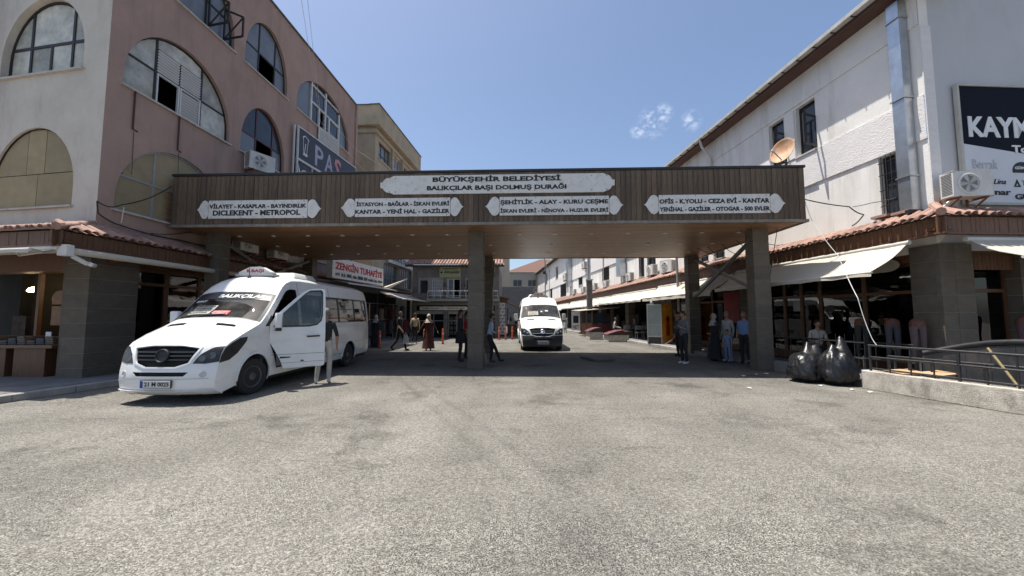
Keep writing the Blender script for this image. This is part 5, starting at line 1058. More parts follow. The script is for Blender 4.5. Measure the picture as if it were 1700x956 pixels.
for i in range(26):                              # hanging garments
    s_ = 2.6 + i * .36; zt = random.choice((2.1, 2.3, 1.35, 1.25)); ln = random.uniform(.75, 1.0); p = LS(s_, random.uniform(-.1, .25), 0)
    b = MB(); n = 12; prof = [(.03, 0), (.05, -.03), (.17, -.08), (.19, -.25), (.17, -.5), (.20, -ln)]
    V = []
    for r, h in prof:
        for j in range(n): a = 2 * math.pi * j / n; q = 1 + .15 * math.sin(4 * a) * (-h); V.append((p.x + r * q * math.cos(a), p.y + .4 * r * q * math.sin(a), zt + h))
    b.add(V, [(i2 * n + j, i2 * n + (j + 1) % n, (i2 + 1) * n + (j + 1) % n, (i2 + 1) * n + j) for i2 in range(5) for j in range(n)])
    o = bpy.data.objects.new('hanging_garment', b.mesh('hanging_garment', gm_[i % 8], p, 60)); COL.objects.link(o); o.location = p
    tag(o, '%s garment, %s from the left, in the row outside the clothes shops' % (GCN[i % 8], ORD[i]), 'garment', 'garments hanging outside the clothes shops')
t = thing('garment_rail', LS(6, .1, 0), 'metal rail on which the clothes shop garments hang', 'clothes rail')
b = MB(); b.tube([LS(2.4, .1, 2.33), LS(11.8, .1, 2.33)], .015, 6); b.tube([LS(2.4, .1, 1.38), LS(11.8, .1, 1.38)], .015, 6); b.build('rail', steel, t)
b = MB(); [b.tube([LS(s_, .1, .1), LS(s_, .1, 2.35)], .015, 6) for s_ in (2.4, 5.5, 8.7, 11.8)]; b.build('upright', steel, t)
awning(LS, 6.3, 11.6, .35, 3.0, 1.7, 2.62, 'grey cream awning over the clothes shops left of the stone house', group='awnings on the left row', val=.06, m=mat('awning_grey', (.36, .34, .30), .85, var=.1), folds=2)
t = thing('tin_awning', ZS(2.5, .6, 3.1), 'ragged sunlit tin awning poking out below the red lettered sign', 'awning')
b = MB()
for k in range(16): s_ = .1 + k * .33; b.hexa([ZS(s_, -.1, 3.3), ZS(s_ + .3, -.1, 3.3), ZS(s_ + .3, .75, 3.14), ZS(s_, .75, 3.14), ZS(s_, -.1, 3.315), ZS(s_ + .3, -.1, 3.315), ZS(s_ + .3, .75, 3.155), ZS(s_, .75, 3.155)])
b.build('tin_sheet', mat('tin', (.5, .48, .42), .5, .2, var=.3), t); MB().tube([ZS(0, .75, 3.12), ZS(5.4, .75, 3.12)], .03).build('front_bar', steel, t)
MB().hexa([ZS(5.1, .0, 3.3), ZS(6.0, .0, 3.3), ZS(6.0, 1.2, 3.9), ZS(5.1, .2, 3.3), ZS(5.1, .0, 3.32), ZS(6.0, .0, 3.32), ZS(6.0, 1.2, 3.92), ZS(5.1, .2, 3.32)]).build('corner_flap', awn_cloth, t)
# ================================================================== stone house
HF = Fr((-6.95, 28), 90, 1)
ho = thing('stone_house', (-4.3, 28, 0), 'old two storey stone house with red tiled roof and iron balcony', 'house')
stone_w = mat('old_stone', (.16, .15, .135), .9, var=.25, vs=2.5, bump=.6, bs=10, fine=.15, fs=20, rnd=.15)
hw = [(1.1, 1.9, 3.0, 4.25), (2.25, 3.2, 2.9, 4.3), (.25 + .0, .85, 3.2, 4.2), (3.6, 4.4, 2.95, 4.2)]
wall(HF, [(-.3, 2.55), (6.0, 2.55), (6.0, 5.3), (-.3, 5.3)], [rect(r) for r in hw], stone_w, ho)
MB().add([HF(6.0, 0, 0), HF(6.0, -8, 0), HF(6.0, -8, 5.3), HF(6.0, 0, 5.3)], [(0, 1, 2, 3)]).build('side_wall', stone_w, ho, recalc=False)
MB().add([HF(-.3, 0, 0), HF(-.3, -8, 0), HF(-.3, -8, 5.3), HF(-.3, 0, 5.3)], [(0, 1, 2, 3)]).build('side_wall', stone_w, ho, recalc=False)
for zc_, zz in ((4.3, 5.3),):                       # stone courses round the openings: proud blocks
    for s_ in (-.25, 1.95, 3.25, 5.45): 
        for k in range(6): MB().fbox(HF, s_, s_ + (.24 if s_ in (1.95,) else .3), .0, .03 + .01 * (k % 2), 2.9 + k * .38, 3.25 + k * .38).build('stone_block', stone_w, ho)
MB().add([HF(-.7, .55, 5.25), HF(6.4, .55, 5.25), HF(6.0, -4, 7.1), HF(.5, -4, 7.1)], [(0, 1, 2, 3)]).build('roof_deck', tile_m, ho, recalc=False)
tm = barrel(.5, .095).mesh('roof_tile', tile_m, smooth=50); sl_ = math.atan2(1.85, 4.55); dn = (HF.n * math.cos(sl_) - Vector((0, 0, 1)) * math.sin(sl_)); Mx = Matrix((dn, HF.a, dn.cross(HF.a))).transposed()
if (Mx @ Vector((0, 0, 1))).z < 0: Mx = Matrix((dn, -HF.a, dn.cross(-HF.a))).transposed()
for i in range(32):
    for k in range(9): link('roof_tile', tm, ho, HF(-.6 + i * .22, .6, 5.27) - dn * (.4 + k * .42) + Vector((0, 0, .02)), Mx.to_euler())
MB().fbox(HF, -.7, 6.4, .42, .5, 5.12, 5.24).build('eave_board', dark_metal, ho)
b = MB().add([HF(-.2, -.9, .0), HF(5.9, -.9, .0), HF(5.9, -.9, 5.2), HF(-.2, -.9, 5.2)], [(0, 1, 2, 3)]); b.add([HF(-.2, 0, 2.56), HF(5.9, 0, 2.56), HF(5.9, -.9, 2.56), HF(-.2, -.9, 2.56)], [(0, 1, 2, 3)]); b.build('interior', dark_in, ho, recalc=False)
for i, r in enumerate(hw):
    a, c, d, e = r; f = MB(); fm = frame_white if i in (0, 1) else frame_grey; f.poly(rect(r), HF, -.15, -.08, [[(a + .06, d + .06), (c - .06, d + .06), (c - .06, e - .06), (a + .06, e - .06)]]); 
    if i == 1: f.fbox(HF, a + .4, a + .48, -.148, -.082, d, e)
    w_ = f.build('window', fm, ho)
    if i == 1:
        MB().fbox(HF, a + .06, a + .4, -.12, -.11, d + .06, e - .06).build('pane', blue_glass, w_)
    elif i == 0: MB().fbox(HF, a + .06, c - .06, -.12, -.11, d + .06, e - .06).build('pane', mat('milky_pane', (.30, .32, .33), .4, var=.3, vs=5), w_)
    else: MB().fbox(HF, a + .06, c - .06, -.12, -.11, d + .06, e - .06).build('pane', dark_glass, w_)
    if i != 1:
        b = MB(); k = a + .08
        while k < c: b.tube([HF(k, .02, d), HF(k, .02, e)], .012, 4); k += .13
        for z in range(5): b.tube([HF(a, .02, d + (e - d) * (z + .5) / 5), HF(c, .02, d + (e - d) * (z + .5) / 5)], .01, 4)
        b.build('window_grille', frame_white if i == 0 else bars, w_)
    b = MB().poly([(a - .12, d), (c + .12, d), (c + .12, e + .14), (a - .12, e + .14)], HF, .004, .03, [[(a, d + .001), (c, d + .001), (c, e), (a, e)]]); b.build('window_surround', mat('surround', (.30, .28, .25), .85, var=.1), ho)
MB().fbox(HF, 1.95 - 1.0, 6.0, .0, .9, 2.62, 2.80).build('balcony_slab', mat('slab', (.26, .25, .23), .9, var=.15), ho)
b = MB(); b.tube([HF(1.0, .85, 3.35), HF(5.95, .85, 3.35)], .022, 6); b.tube([HF(1.0, .85, 3.0), HF(5.95, .85, 3.0)], .015, 6); b.tube([HF(1.0, .85, 3.35), HF(1.0, 0, 3.35)], .02, 6)
for k in range(12): b.tube([HF(1.0 + k * .45, .85, 2.8), HF(1.0 + k * .45, .85, 3.35)], .015, 5)
b.build('balcony_railing', frame_white, ho)
MB().fbox(HF, -.3, 6.0, .02, .2, 2.35, 2.56).build('shop_lintel', mat('lintel', (.2, .19, .17), .9), ho)
for s_ in (-.3, 2.0, 3.7, 5.7): MB().fbox(HF, s_, s_ + .3, -.2, .1, 0, 2.35).build('shop_pier', stone_w, ho)
MB().fbox(HF, 0, 5.7, -.2, -.05, 1.72, 1.95).build('shutter_box', mat('shutter_grey', (.3, .29, .27), .6), ho)
b = MB(); [b.fbox(HF, s_, s_ + .06, -.3, -.24, .1, 1.75) for s_ in (1.2, 2.3, 2.9, 3.4, 4.5, 5.2)]; b.fbox(HF, 0, 5.7, -.3, -.24, 1.2, 1.26); b.build('shop_frame', frame_grey, ho)
b = MB()
for k in range(12):
    for j in range(4): b.fbox(HF, 2.1 + k * .28, 2.3 + k * .28, -.8, -.6, .2 + j * .36, .45 + j * .36)
b.build('shelf_goods', mat('shelf_goods', (.15, .13, .11), .8, var=.6, vs=14), ho)
t = thing('jeweller_sign', HF(2.3, .1, 4.4), 'yellow green signboard with dark script above the balcony of the stone house', 'sign')
MB().fbox(HF, 1.68, 3.22, .04, .12, 4.38, 5.14).build('sign_panel', mat('sign_lime', (.33, .34, .17), .6, var=.06), t); text('Altınyıldız', HF, 1.98, 3.15, 4.6, 4.88, .12, ink, t, shear=.3); MB().lathe(HF(1.82, .12, 4.74), [(.08, 0), (.08, .01)], 14, HF.n).build('round_logo', ink, t); text('TAKI & SAAT', HF, 1.9, 3.0, 4.96, 5.06, .12, MAT['green_ink'], t)
t = thing('shop_sign', HF(2.5, .3, 2.0), 'long white round ended sign over the ground floor shops of the stone house', 'sign')
MB().poly([(.3, 2.0), (3.6, 2.0)] + arc(3.6, 2.13, .13, .13, -80, 80, 6) + [(3.6, 2.26), (.3, 2.26)], HF, .12, .2).build('sign_panel', plate_w, t); text('GÜMÜŞ İŞ HANI', HF, .5, 1.7, 2.08, 2.19, .2, ink, t); text('GÜMÜŞ İŞ HANI', HF, 2.3, 3.5, 2.08, 2.19, .2, ink, t)
# ================================================================== far end of the street
DP = Fr((0, 75), 90, 1)
t = thing('cream_block', (1, 75, 0), 'cream two storey block with brown tiled roof closing the far end of the street', 'building')
fw_ = [(.2, 1.95, 7.3, 8.6), (3.1, 4.7, 7.3, 8.6), (-2.6, -1.2, 7.3, 8.6), (6.2, 7.6, 7.3, 8.6)]
wall(DP, [(-6, 0), (12, 0), (12, 9.9), (-6, 9.9)], [rect(r) for r in fw_], mat('cream_far', (.50, .49, .44), .9, var=.08, dirt=((.36, .34, .30), .5, .3, (1, 1, 1))), t)
MB().fbox(DP, -6, 12, -.3, .3, 9.85, 10.1).build('cornice', MAT['cream_far'], t)
MB().add([DP(-1.2, .5, 10.1), DP(12, .5, 10.1), DP(12, -6, 13.5), DP(6, -6, 13.5)], [(0, 1, 2, 3)]).build('roof', mat('far_tiles', (.13, .065, .048), .85, var=.2), t, recalc=False)
for r in fw_:
    a, c, d, e = r; f = MB().poly(rect(r), DP, -.2, -.1, [[(a + .1, d + .1), ((a + c) / 2 - .05, d + .1), ((a + c) / 2 - .05, e - .1), (a + .1, e - .1)], [((a + c) / 2 + .05, d + .1), (c - .1, d + .1), (c - .1, e - .1), ((a + c) / 2 + .05, e - .1)]]).build('window', frame_grey, t); MB().fbox(DP, a + .02, c - .02, -.18, -.16, d + .02, e - .02).build('pane', dark_glass, f)
t = thing('beige_tower', (-3, 66, 0), 'plain beige tower rising beside the centre column at the street end', 'building')
MB().box(-9, -.45, 66, 72, 0, 18).build('wall', mat('tower_beige', (.42, .36, .28), .9, var=.1, vs=.5), t); 
t = thing('basalt_wall', (0, 58, 0), 'dark grey block wall below the cream building at the street end', 'wall')
MB().box(-6.5, 3.2, 58, 58.6, 0, 5.95).build('wall_core', mat('basalt_joint', (.09, .09, .09), .95), t)
bs_m = mat('basalt', (.10, .10, .105), .9, var=.2, rnd=.3, bump=.3); b = MB()
for k in range(17):
    for j in range(20): b.box(-6.5 + j * .5 + .24 * (k % 2) - .0, -6.5 + j * .5 + .46 + .24 * (k % 2), 57.96, 58.0, k * .35 + .02, k * .35 + .33)
stuff(b.build('basalt_blocks', bs_m, t))
t = thing('tiled_booth', (-1.2, 30.5, 0), 'little brown booth with tiled roof between the centre column and the far minibus', 'booth')
MB().box(-2.2, -.6, 30.2, 33.5, 0, 2.7).build('booth_wall', wood_shop, t)
MB().hexa([(-2.6, 29.8, 3.3), (-.25, 29.8, 2.95), (-.25, 34, 2.95), (-2.6, 34, 3.3), (-2.6, 29.8, 3.4), (-.25, 29.8, 3.02), (-.25, 34, 3.02), (-2.6, 34, 3.4)]).build('booth_roof', tile_m, t)
MB().box(-2.5, -.35, 29.84, 29.88, 2.55, 3.0).build('fascia_boards', wood_eave, t)
MB().hexa([(-.55, 30.0, 2.75), (1.0, 31, 2.0), (1.0, 34, 2.0), (-.55, 34, 2.75), (-.55, 30.0, 2.8), (1.0, 31, 2.05), (1.0, 34, 2.05), (-.55, 34, 2.8)]).build('lean_to_roof', tile_m, t)
t = thing('patterned_panel', (-1.05, 29.7, 0), 'tall white panel covered with black leaf like motifs beside the centre column', 'panel')
PN = Fr((-1.62, 29.7), 90, 1); MB().fbox(PN, 0, 1.07, -.06, 0, .15, 2.6).build('panel_sheet', plate_w, t)
b = MB(); rr = random.Random(3)
for k in range(9):
    for j in range(4):
        x, z = .14 + j * .27 + .1 * (k % 2), .3 + k * .26; a = rr.uniform(.5, 1.0)
        for da in (0, 1.1, 2.0): b.hexa([PN(x + dx_, z0_, z + dz_) for z0_ in (.002, .008) for dx_, dz_ in ((0, 0), (.09 * math.cos(a + da), .09 * math.sin(a + da)), (.13 * math.cos(a + da + .3), .10 * math.sin(a + da + .3)), (.06 * math.cos(a + da + .9), .06 * math.sin(a + da + .9)))])
b.build('leaf_motif', ink, t)
b = MB(); [b.fbox(PN, x, x + .05, -.05, -.01, 0, .2) for x in (.05, .95)]; b.build('foot', dark_metal, t)
# little market clutter beside the booth
t = thing('market_stall', (.2, 31.5, 0), 'small street stall with hanging goods between the patterned panel and far minibus', 'stall')
b = MB(); b.box(-.35, 1.0, 31, 32, .1, .9); b.build('stall_table', wood_shop, t)
b = MB(); [b.tube([(x, 31, 0), (x, 31, 2.2)], .03, 6) for x in (-.35, .95)]; b.build('stall_post', dark_metal, t)
for i in range(7): MB().lathe((-.3 + i * .2, 31, .92 + .25 * (i % 3)), [(.03, 0), (.08, .05), (.07, .3), (.0, .34)], 8).build('goods', gm_[(i * 3) % 8] if i % 2 else plate_w, t, smooth=50)
# bollards
orange = mat('bollard_orange', (.55, .10, .045), .5, var=.1, dirt=((.2, .08, .05), .4, 6, (1, 1, 1)))
bol = None
for i, (x, y, l_) in enumerate([(-6.54, 19.2, 'leftmost orange bollard, next to the rear of the white minibus'), (-4.75, 21.0, 'orange bollard half hidden by the woman in the brown coat'), (-3.92, 22.0, 'orange bollard just right of the woman in the brown coat'), (-.86, 26.0, 'leftmost orange bollard in front of the patterned panel'), (-.42, 26.0, 'orange bollard at the right edge of the patterned panel'), (.02, 26.2, 'orange bollard nearest the far minibus')]):
    if bol is None:
        bol = thing('bollard', (0, 0, 0), l_, 'bollard'); MB().lathe((0, 0, 0), [(.055, 0), (.055, .78), (.04, .86), (.0, .88)], 12).build('post', orange, bol, smooth=40); MB().lathe((0, 0, .55), [(.057, 0), (.057, .09)], 12).build('reflective_band', mat('band', (.5, .42, .38), .4), bol); MB().lathe((0, 0, 0), [(.09, 0), (.09, .03)], 12).build('base_plate', dark_metal, bol); o = bol
    else: o = copy_tree(bol)
    o.location = (x, y, 0); o['label'] = l_; o['group'] = 'orange bollards along the plaza edge'
# drinks fridge
fr = thing('drinks_fridge', (7.8, 20.3, 0), 'upright glass door drinks fridge with orange and yellow printed side', 'fridge')
FA = Fr((7.12, 20.4), 105, 1); FB = Fr((FA(.72, 0, 0).x, FA(.72, 0, 0).y), 62, 1)
fz0, fz1 = .12, 2.22
def slab(F, s0, s1, z0, z1, n0, n1, m, nm): return MB().fbox(F, s0, s1, n0, n1, z0, z1).build(nm, m, fr, bevel=.008)
fm_ = mat('fridge_frame', (.42, .42, .42), .45)
P = [FA(0, 0, 0), FA(.72, 0, 0), FB(.80, 0, 0), FB(.80, 0, 0) + (FA(0, 0, 0) - FA(.72, 0, 0))]
MB().hexa([p + Vector((0, 0, fz0)) for p in P] + [p + Vector((0, 0, fz1)) for p in P]).build('cabinet', fm_, fr)
slab(FA, .03, .69, .55, 2.12, .0, .03, mat('fridge_glass', (.36, .42, .43), .2, var=.12, vs=2), 'glass_door'); b = MB(); b.fbox(FA, .0, .05, .0, .06, .5, 2.2); b.fbox(FA, .67, .72, .0, .06, .5, 2.2); b.fbox(FA, .05, .67, .0, .06, 2.12, 2.2); b.fbox(FA, .05, .67, .0, .06, .5, .56); b.build('door_frame', mat('fridge_white', (.55, .55, .55), .4), fr)
slab(FA, .08, .64, 1.1, 1.13, .03, .035, frame_white, 'shelf_edge'); slab(FA, .05, .68, .14, .48, .0, .01, ac_dark, 'motor_grille')
slab(FB, .0, .80, .3, 2.22, .0, .012, mat('juice_orange', (.62, .24, .02), .45, var=.25, vs=3, dirt=((.65, .40, .03), .9, 2.0, (1, 1, 1))), 'printed_side')
MB().poly([(.32, .55), (.58, .55), (.60, .9), (.56, 1.25), (.60, 1.45), (.52, 1.62), (.40, 1.62), (.30, 1.45), (.34, 1.25), (.30, .9)], FB, .013, .018).build('bottle_print', mat('bottle_red', (.35, .03, .01), .4, var=.3, vs=6), fr)
MB().poly(circ(.45, 1.42, .1), FB, .019, .022).build('label_print', ink, fr); MB().poly(circ(.2, 1.95, .1, 14), FB, .013, .017).build('fruit_print', mat('peach', (.7, .35, .08), .5), fr); MB().poly(circ(.6, 2.0, .09, 14), FB, .013, .017).build('fruit_print', MAT['peach'], fr); MB().poly(circ(.15, .6, .07, 14), FB, .013, .017).build('fruit_print', MAT['peach'], fr)
t = thing('plastic_bundle', (7.7, 20.6, 2.22), 'crumpled clear plastic bundle lying on top of the drinks fridge', 'plastic bundle')
b = MB(); rr = random.Random(5)
for k in range(7): c = Vector((7.45 + k * .12, 20.5 + rr.uniform(-.1, .1), 2.3 + .12 * math.sin(k * .55))); b.lathe(c, [(.02, -.09), (.11, -.04), (.1, .04), (.03, .12)], 7, (rr.uniform(-1, 1), rr.uniform(-1, 1), 1))
b.build('crumpled_sheet', mat('crumple', (.3, .31, .33), .3, var=.4, vs=9, bump=.6, bs=20), t)
cable('hose', [(8.35, 19.9, 1.9), (8.42, 19.7, 1.0), (8.2, 19.6, .5), (7.75, 19.9, .12), (7.3, 20.1, .03)], .02, mat('hose_orange', (.45, .2, .1), .6), 'orange hose trailing round the foot of the drinks fridge', .04, 'hose')
# kiosk
k_ = thing('wooden_kiosk', (6.4, 30, 0), 'small brown wooden tea kiosk with stove chimney beside the planters', 'kiosk')
kw_ = mat('kiosk_wood', (.17, .075, .04), .6, var=.25, vs=5, rnd=.15, stretch=(4, 4, 1))
KA = Fr((5.35, 30.2), 93, 1); KB = Fr((KA(.95, 0, 0).x, KA(.95, 0, 0).y), 80, 1)
for s_ in (.0, .42, .87): MB().fbox(KA, s_, s_ + .08, -.08, .0, .25, 2.0).build('post', kw_, k_)
for s_ in (.08, .5): MB().fbox(KA, s_, s_ + .36, -.05, -.02, .3, 1.0).build('panel', mat('kiosk_light', (.25, .13, .06), .6, var=.2), k_); MB().fbox(KA, s_, s_ + .36, -.04, -.03, 1.05, 1.75).build('window_pane', dark_glass, k_)
MB().fbox(KA, 0, .95, -.1, .02, 1.0, 1.06).build('rail', kw_, k_); MB().fbox(KB, 0, 1.6, -.06, .0, .3, .95).build('panel', mat('kiosk_red', (.13, .03, .03), .6), k_); MB().fbox(KB, .02, 1.5, -.04, -.03, 1.0, 1.8).build('window_pane', dark_glass, k_); MB().fbox(KB, 1.5, 1.6, -.08, .02, .25, 2.0).build('post', kw_, k_)
MB().fbox(KB, -.6, 1.9, -1.6, .35, .12, .28).build('base', kw_, k_)
MB().hexa([KB(-1.2, .4, 1.93), KB(2.0, .5, 2.22), KB(2.0, -1.6, 2.3), KB(-1.2, -1.6, 2.0), KB(-1.2, .4, 1.98), KB(2.0, .5, 2.27), KB(2.0, -1.6, 2.35), KB(-1.2, -1.6, 2.05)]).build('roof_sheet', mat('kiosk_roof', (.4, .36, .3), .8, var=.2), k_)
MB().box(5.95, 6.35, 30.4, 30.8, 2.05, 4.4).build('chimney', mat('chimney_grey', (.10, .095, .09), .7, var=.4, vs=3), k_); MB().box(5.9, 6.4, 30.35, 30.85, 4.4, 4.5).build('chimney_cap', steel, k_); MB().tube([(6.15, 30.6, 4.5), (6.15, 30.6, 6.9)], .14, 10).build('flue_pipe', galv, k_)
# planters
red_c = mat('planter_red', (.11, .022, .028), .5, var=.25, vs=5, dirt=((.5, .45, .42), .6, 6, (1, 1, 1)))
for (x, y, w_, d_, h, l_) in ((5.2, 26, .9, 1.3, .5, 'smaller stone planter with curved dark red lid, beside the kiosk'), (5.85, 23.5, 1.25, 1.2, .42, 'larger stone planter with curved dark red lid, nearer the drinks fridge')):
    p_ = thing('planter', (x + w_ / 2, y, 0), l_, 'planter'); MB().box(x, x + w_, y, y + d_, 0, h).build('stone_base', concrete, p_, bevel=.02)
    A = Fr((x, y), 90, -1)
    n = 8; V = []
    for i in range(n + 1):
        u = i / n; zz = h + .02 + .26 * math.sin(u * 1.9) / math.sin(1.2) * .9; V += [(x - .1 + u * w_ * 1.05, y - .05, zz), (x - .1 + u * w_ * 1.05, y + d_, zz)]
    V2 = [(a, c, e + .03) for a, c, e in V]; f = []
    for i in range(n): f += [(2 * i, 2 * i + 1, 2 * i + 3, 2 * i + 2)]
    MB().add(V + V2, f + [tuple(q + len(V) for q in g_) for g_ in f] + [(2 * i, 2 * i + 2, 2 * i + 2 + len(V), 2 * i + len(V)) for i in range(n)] + [(0, 1, 1 + len(V), len(V))]).build('curved_lid', red_c, p_, smooth=40)
    MB().poly([(0, h), (w_, h), (w_, h + .2), (w_ * .5, h + .26), (.1, h + .08)], Fr((x, y + .02), 90, 1), -.04, .0).build('side_board', mat('planter_wood', (.06, .03, .025), .7), p_)
# lamp poles
lp = thing('lamp_pole', (8.3, 19.2, 0), 'grey steel pole standing behind the drinks fridge', 'pole'); MB().tube([(8.30, 19.2, .0), (8.30, 19.2, 2.3), (8.22, 19.2, 7.2)], [.085, .07, .05], 10).build('pole', mat('pole_grey', (.26, .25, .24), .6, .3, var=.2, vs=6), lp, smooth=50)
MB().tube([(8.22, 19.2, 7.1), (7.6, 19.0, 7.4), (6.9, 18.8, 7.4)], .03, 8).build('arm', MAT['pole_grey'], lp); MB().lathe((6.9, 18.8, 7.38), [(.02, -.02), (.12, 0), (.1, .08), (.02, .1)], 10).build('lamp_head', frame_white, lp)
l2 = thing('street_lamp', (4.5, 52, 0), 'tall far street lamp with a long arm left of the white facade', 'street lamp')
MB().tube([(4.5, 52, 0), (4.5, 52, 9.0), (4.2, 51.5, 9.9), (2.4, 51, 10.4)], [.1, .07, .05, .04], 8).build('pole', MAT['pole_grey'], l2, smooth=50); MB().box(1.9, 2.6, 50.9, 51.2, 10.35, 10.5).build('lamp_head', dark_metal, l2); MB().box(4.2, 4.6, 51.8, 52.1, 7.2, 7.6).build('floodlight', dark_metal, l2)
# far cafe furniture
ck = mat('cafe_metal', (.25, .25, .25), .4, .4, var=.2)
for i, (x, y) in enumerate(((7.9, 24.0), (8.5, 24.6), (7.6, 25.4), (8.9, 23.3))):
    t = thing('cafe_stool', (x, y, WALK), ['metal framed cafe seat behind the larger planter', 'metal framed cafe seat right of the tan screen', 'metal framed cafe seat deepest in the shade behind the kiosk', 'metal framed cafe seat closest to the drinks fridge'][i], 'stool', 'cafe seats in the shade')
    b = MB(); [b.tube([(x + a, y + c, WALK), (x + a, y + c, WALK + .85 if c > 0 else WALK + .45)], .018, 5) for a in (-.2, .2) for c in (-.2, .2)]; b.build('frame', ck, t); MB().box(x - .22, x + .22, y - .22, y + .22, WALK + .42, WALK + .46).build('seat', ck, t); MB().box(x - .2, x + .2, y + .18, y + .21, WALK + .6, WALK + .85).build('backrest', ck, t)
# parked white van tail end and A-board by the far shops
t = thing('sandwich_board', (6.3, 37, 0), 'white and black sandwich board on the pavement beyond the far minibus', 'sign board')
SB = Fr((5.7, 37), 95, 1); MB().fbox(SB, 0, .8, -.05, 0, .2, 2.0).build('board', plate_w, t); MB().fbox(SB, .15, .65, 0, .01, .9, 1.6).build('black_field', ink, t); text('NET', SB, .1, .7, .35, .7, 0, ink, t)
t = thing('parked_car', (5.0, 43, 0), 'white car parked beyond the far minibus by the pavement', 'car')
b = MB().poly([(0, .25), (4.2, .25), (4.25, .8), (3.9, .95), (3.3, 1.05), (2.8, 1.5), (1.2, 1.52), (.5, 1.05), (.05, .95)], Fr((4.0, 40.8), 0, 1), -.0, -1.7); b.build('body', white_paint, t, bevel=.06)
MB().poly([(.75, 1.08), (3.1, 1.08), (2.7, 1.45), (1.25, 1.46)], Fr((4.0, 40.8), 0, 1), .005, -1.705).build('side_glass', dark_glass, t); MB().box(4.2, 5.5, 41.0, 41.1, 1.08, 1.4).build('front_glass', dark_glass, t)
for y in (41.6, 44.2):
    for x in (4.0, 5.55): MB().lathe((x, y, .31), [(.31, 0), (.31, .18)], 16, (1, 0, 0)).build('wheel', rubber, t)

# ================================================================== minibus (local: x = vehicle left, y = rearward, z up, origin under the nose)
LEN = 6.95
PROF = [(.30, .19), (.12, .25), (.10, .42), (.12, .60), (.15, .73), (.18, .87), (.24, 1.00), (.36, 1.10), (.64, 1.235), (.98, 1.37), (1.16, 1.445), (1.40, 1.66), (1.65, 1.91), (1.88, 2.14), (2.02, 2.27), (2.18, 2.37), (2.42, 2.445), (2.8, 2.47), (4.5, 2.475), (6.4, 2.46), (6.7, 2.42), (6.84, 2.30), (6.90, 2.05), (6.94, 1.3), (6.95, .7), (6.93, .42), (6.88, .34)]
CL = [0]
for a, b in zip(PROF[:-1], PROF[1:]): CL.append(CL[-1] + math.hypot(b[0] - a[0], b[1] - a[1]))
def prof_at(l):
    l = max(0, min(CL[-1], l))
    for i in range(len(CL) - 1):
        if l <= CL[i + 1]: t = (l - CL[i]) / (CL[i + 1] - CL[i]); return (PROF[i][0] + (PROF[i + 1][0] - PROF[i][0]) * t, PROF[i][1] + (PROF[i + 1][1] - PROF[i][1]) * t)
    return PROF[-1]
LW0, LW1 = CL[10], CL[12] + .16         # windscreen base / head
def hw(y, z):
    w_ = .99
    if z > 1.15: w_ -= .185 * ((z - 1.15) / 1.35) ** 1.7
    if z < .5: w_ -= .03 * (.5 - z) / .25
    if y < 1.25: w_ *= 1 - .075 * ((1.25 - y) / 1.1) ** 2.2
    if y > 6.3: w_ *= 1 - .05 * ((y - 6.3) / .65) ** 2
    if z > 1.25 and abs(z - 1.32) < .07: w_ -= .006
    return w_
def smooth(a, b, x): t = max(0, min(1, (x - a) / (b - a))); return t * t * (3 - 2 * t)
def S_top(u, l):
    y, z = prof_at(l); w_ = hw(y, z); f = 1 - abs(u) ** 2.9; g = 1 - abs(u) ** 3.2
    nose = 1 - smooth(CL[7], CL[9], l); ws = smooth(CL[8], CL[10], l) * (1 - smooth(CL[13], CL[16], l)); rf = smooth(CL[12], CL[16], l); tail = smooth(CL[20], CL[22], l)
    dy = -.19 * nose * f - .13 * ws * f - .04 * (smooth(CL[6], CL[8], l)) * (1 - smooth(CL[9], CL[11], l)) * f + .05 * tail * f
    dz = .075 * smooth(CL[5], CL[8], l) * (1 - smooth(CL[10], CL[12], l)) * f + .14 * rf * g * (1 - tail) + .05 * ws * g
    return Vector((u * w_, y + dy, z + dz))
def S_side(sx):
    def S(y, z):
        return Vector((sx * hw(y, z), y, z))
    return S
def inpoly(p, P):
    c = False; n = len(P); j = n - 1
    for i in range(n):
        if (P[i][1] > p[1]) != (P[j][1] > p[1]) and p[0] < (P[j][0] - P[i][0]) * (p[1] - P[i][1]) / (P[j][1] - P[i][1]) + P[i][0]: c = not c
        j = i
    return c
def dense(P, d):
    o = []
    for i in range(len(P)):
        a, b = P[i], P[(i + 1) % len(P)]; n = max(1, int(math.hypot(b[0] - a[0], b[1] - a[1]) / d))
        for k in range(n): o.append((a[0] + (b[0] - a[0]) * k / n, a[1] + (b[1] - a[1]) * k / n))
    return o
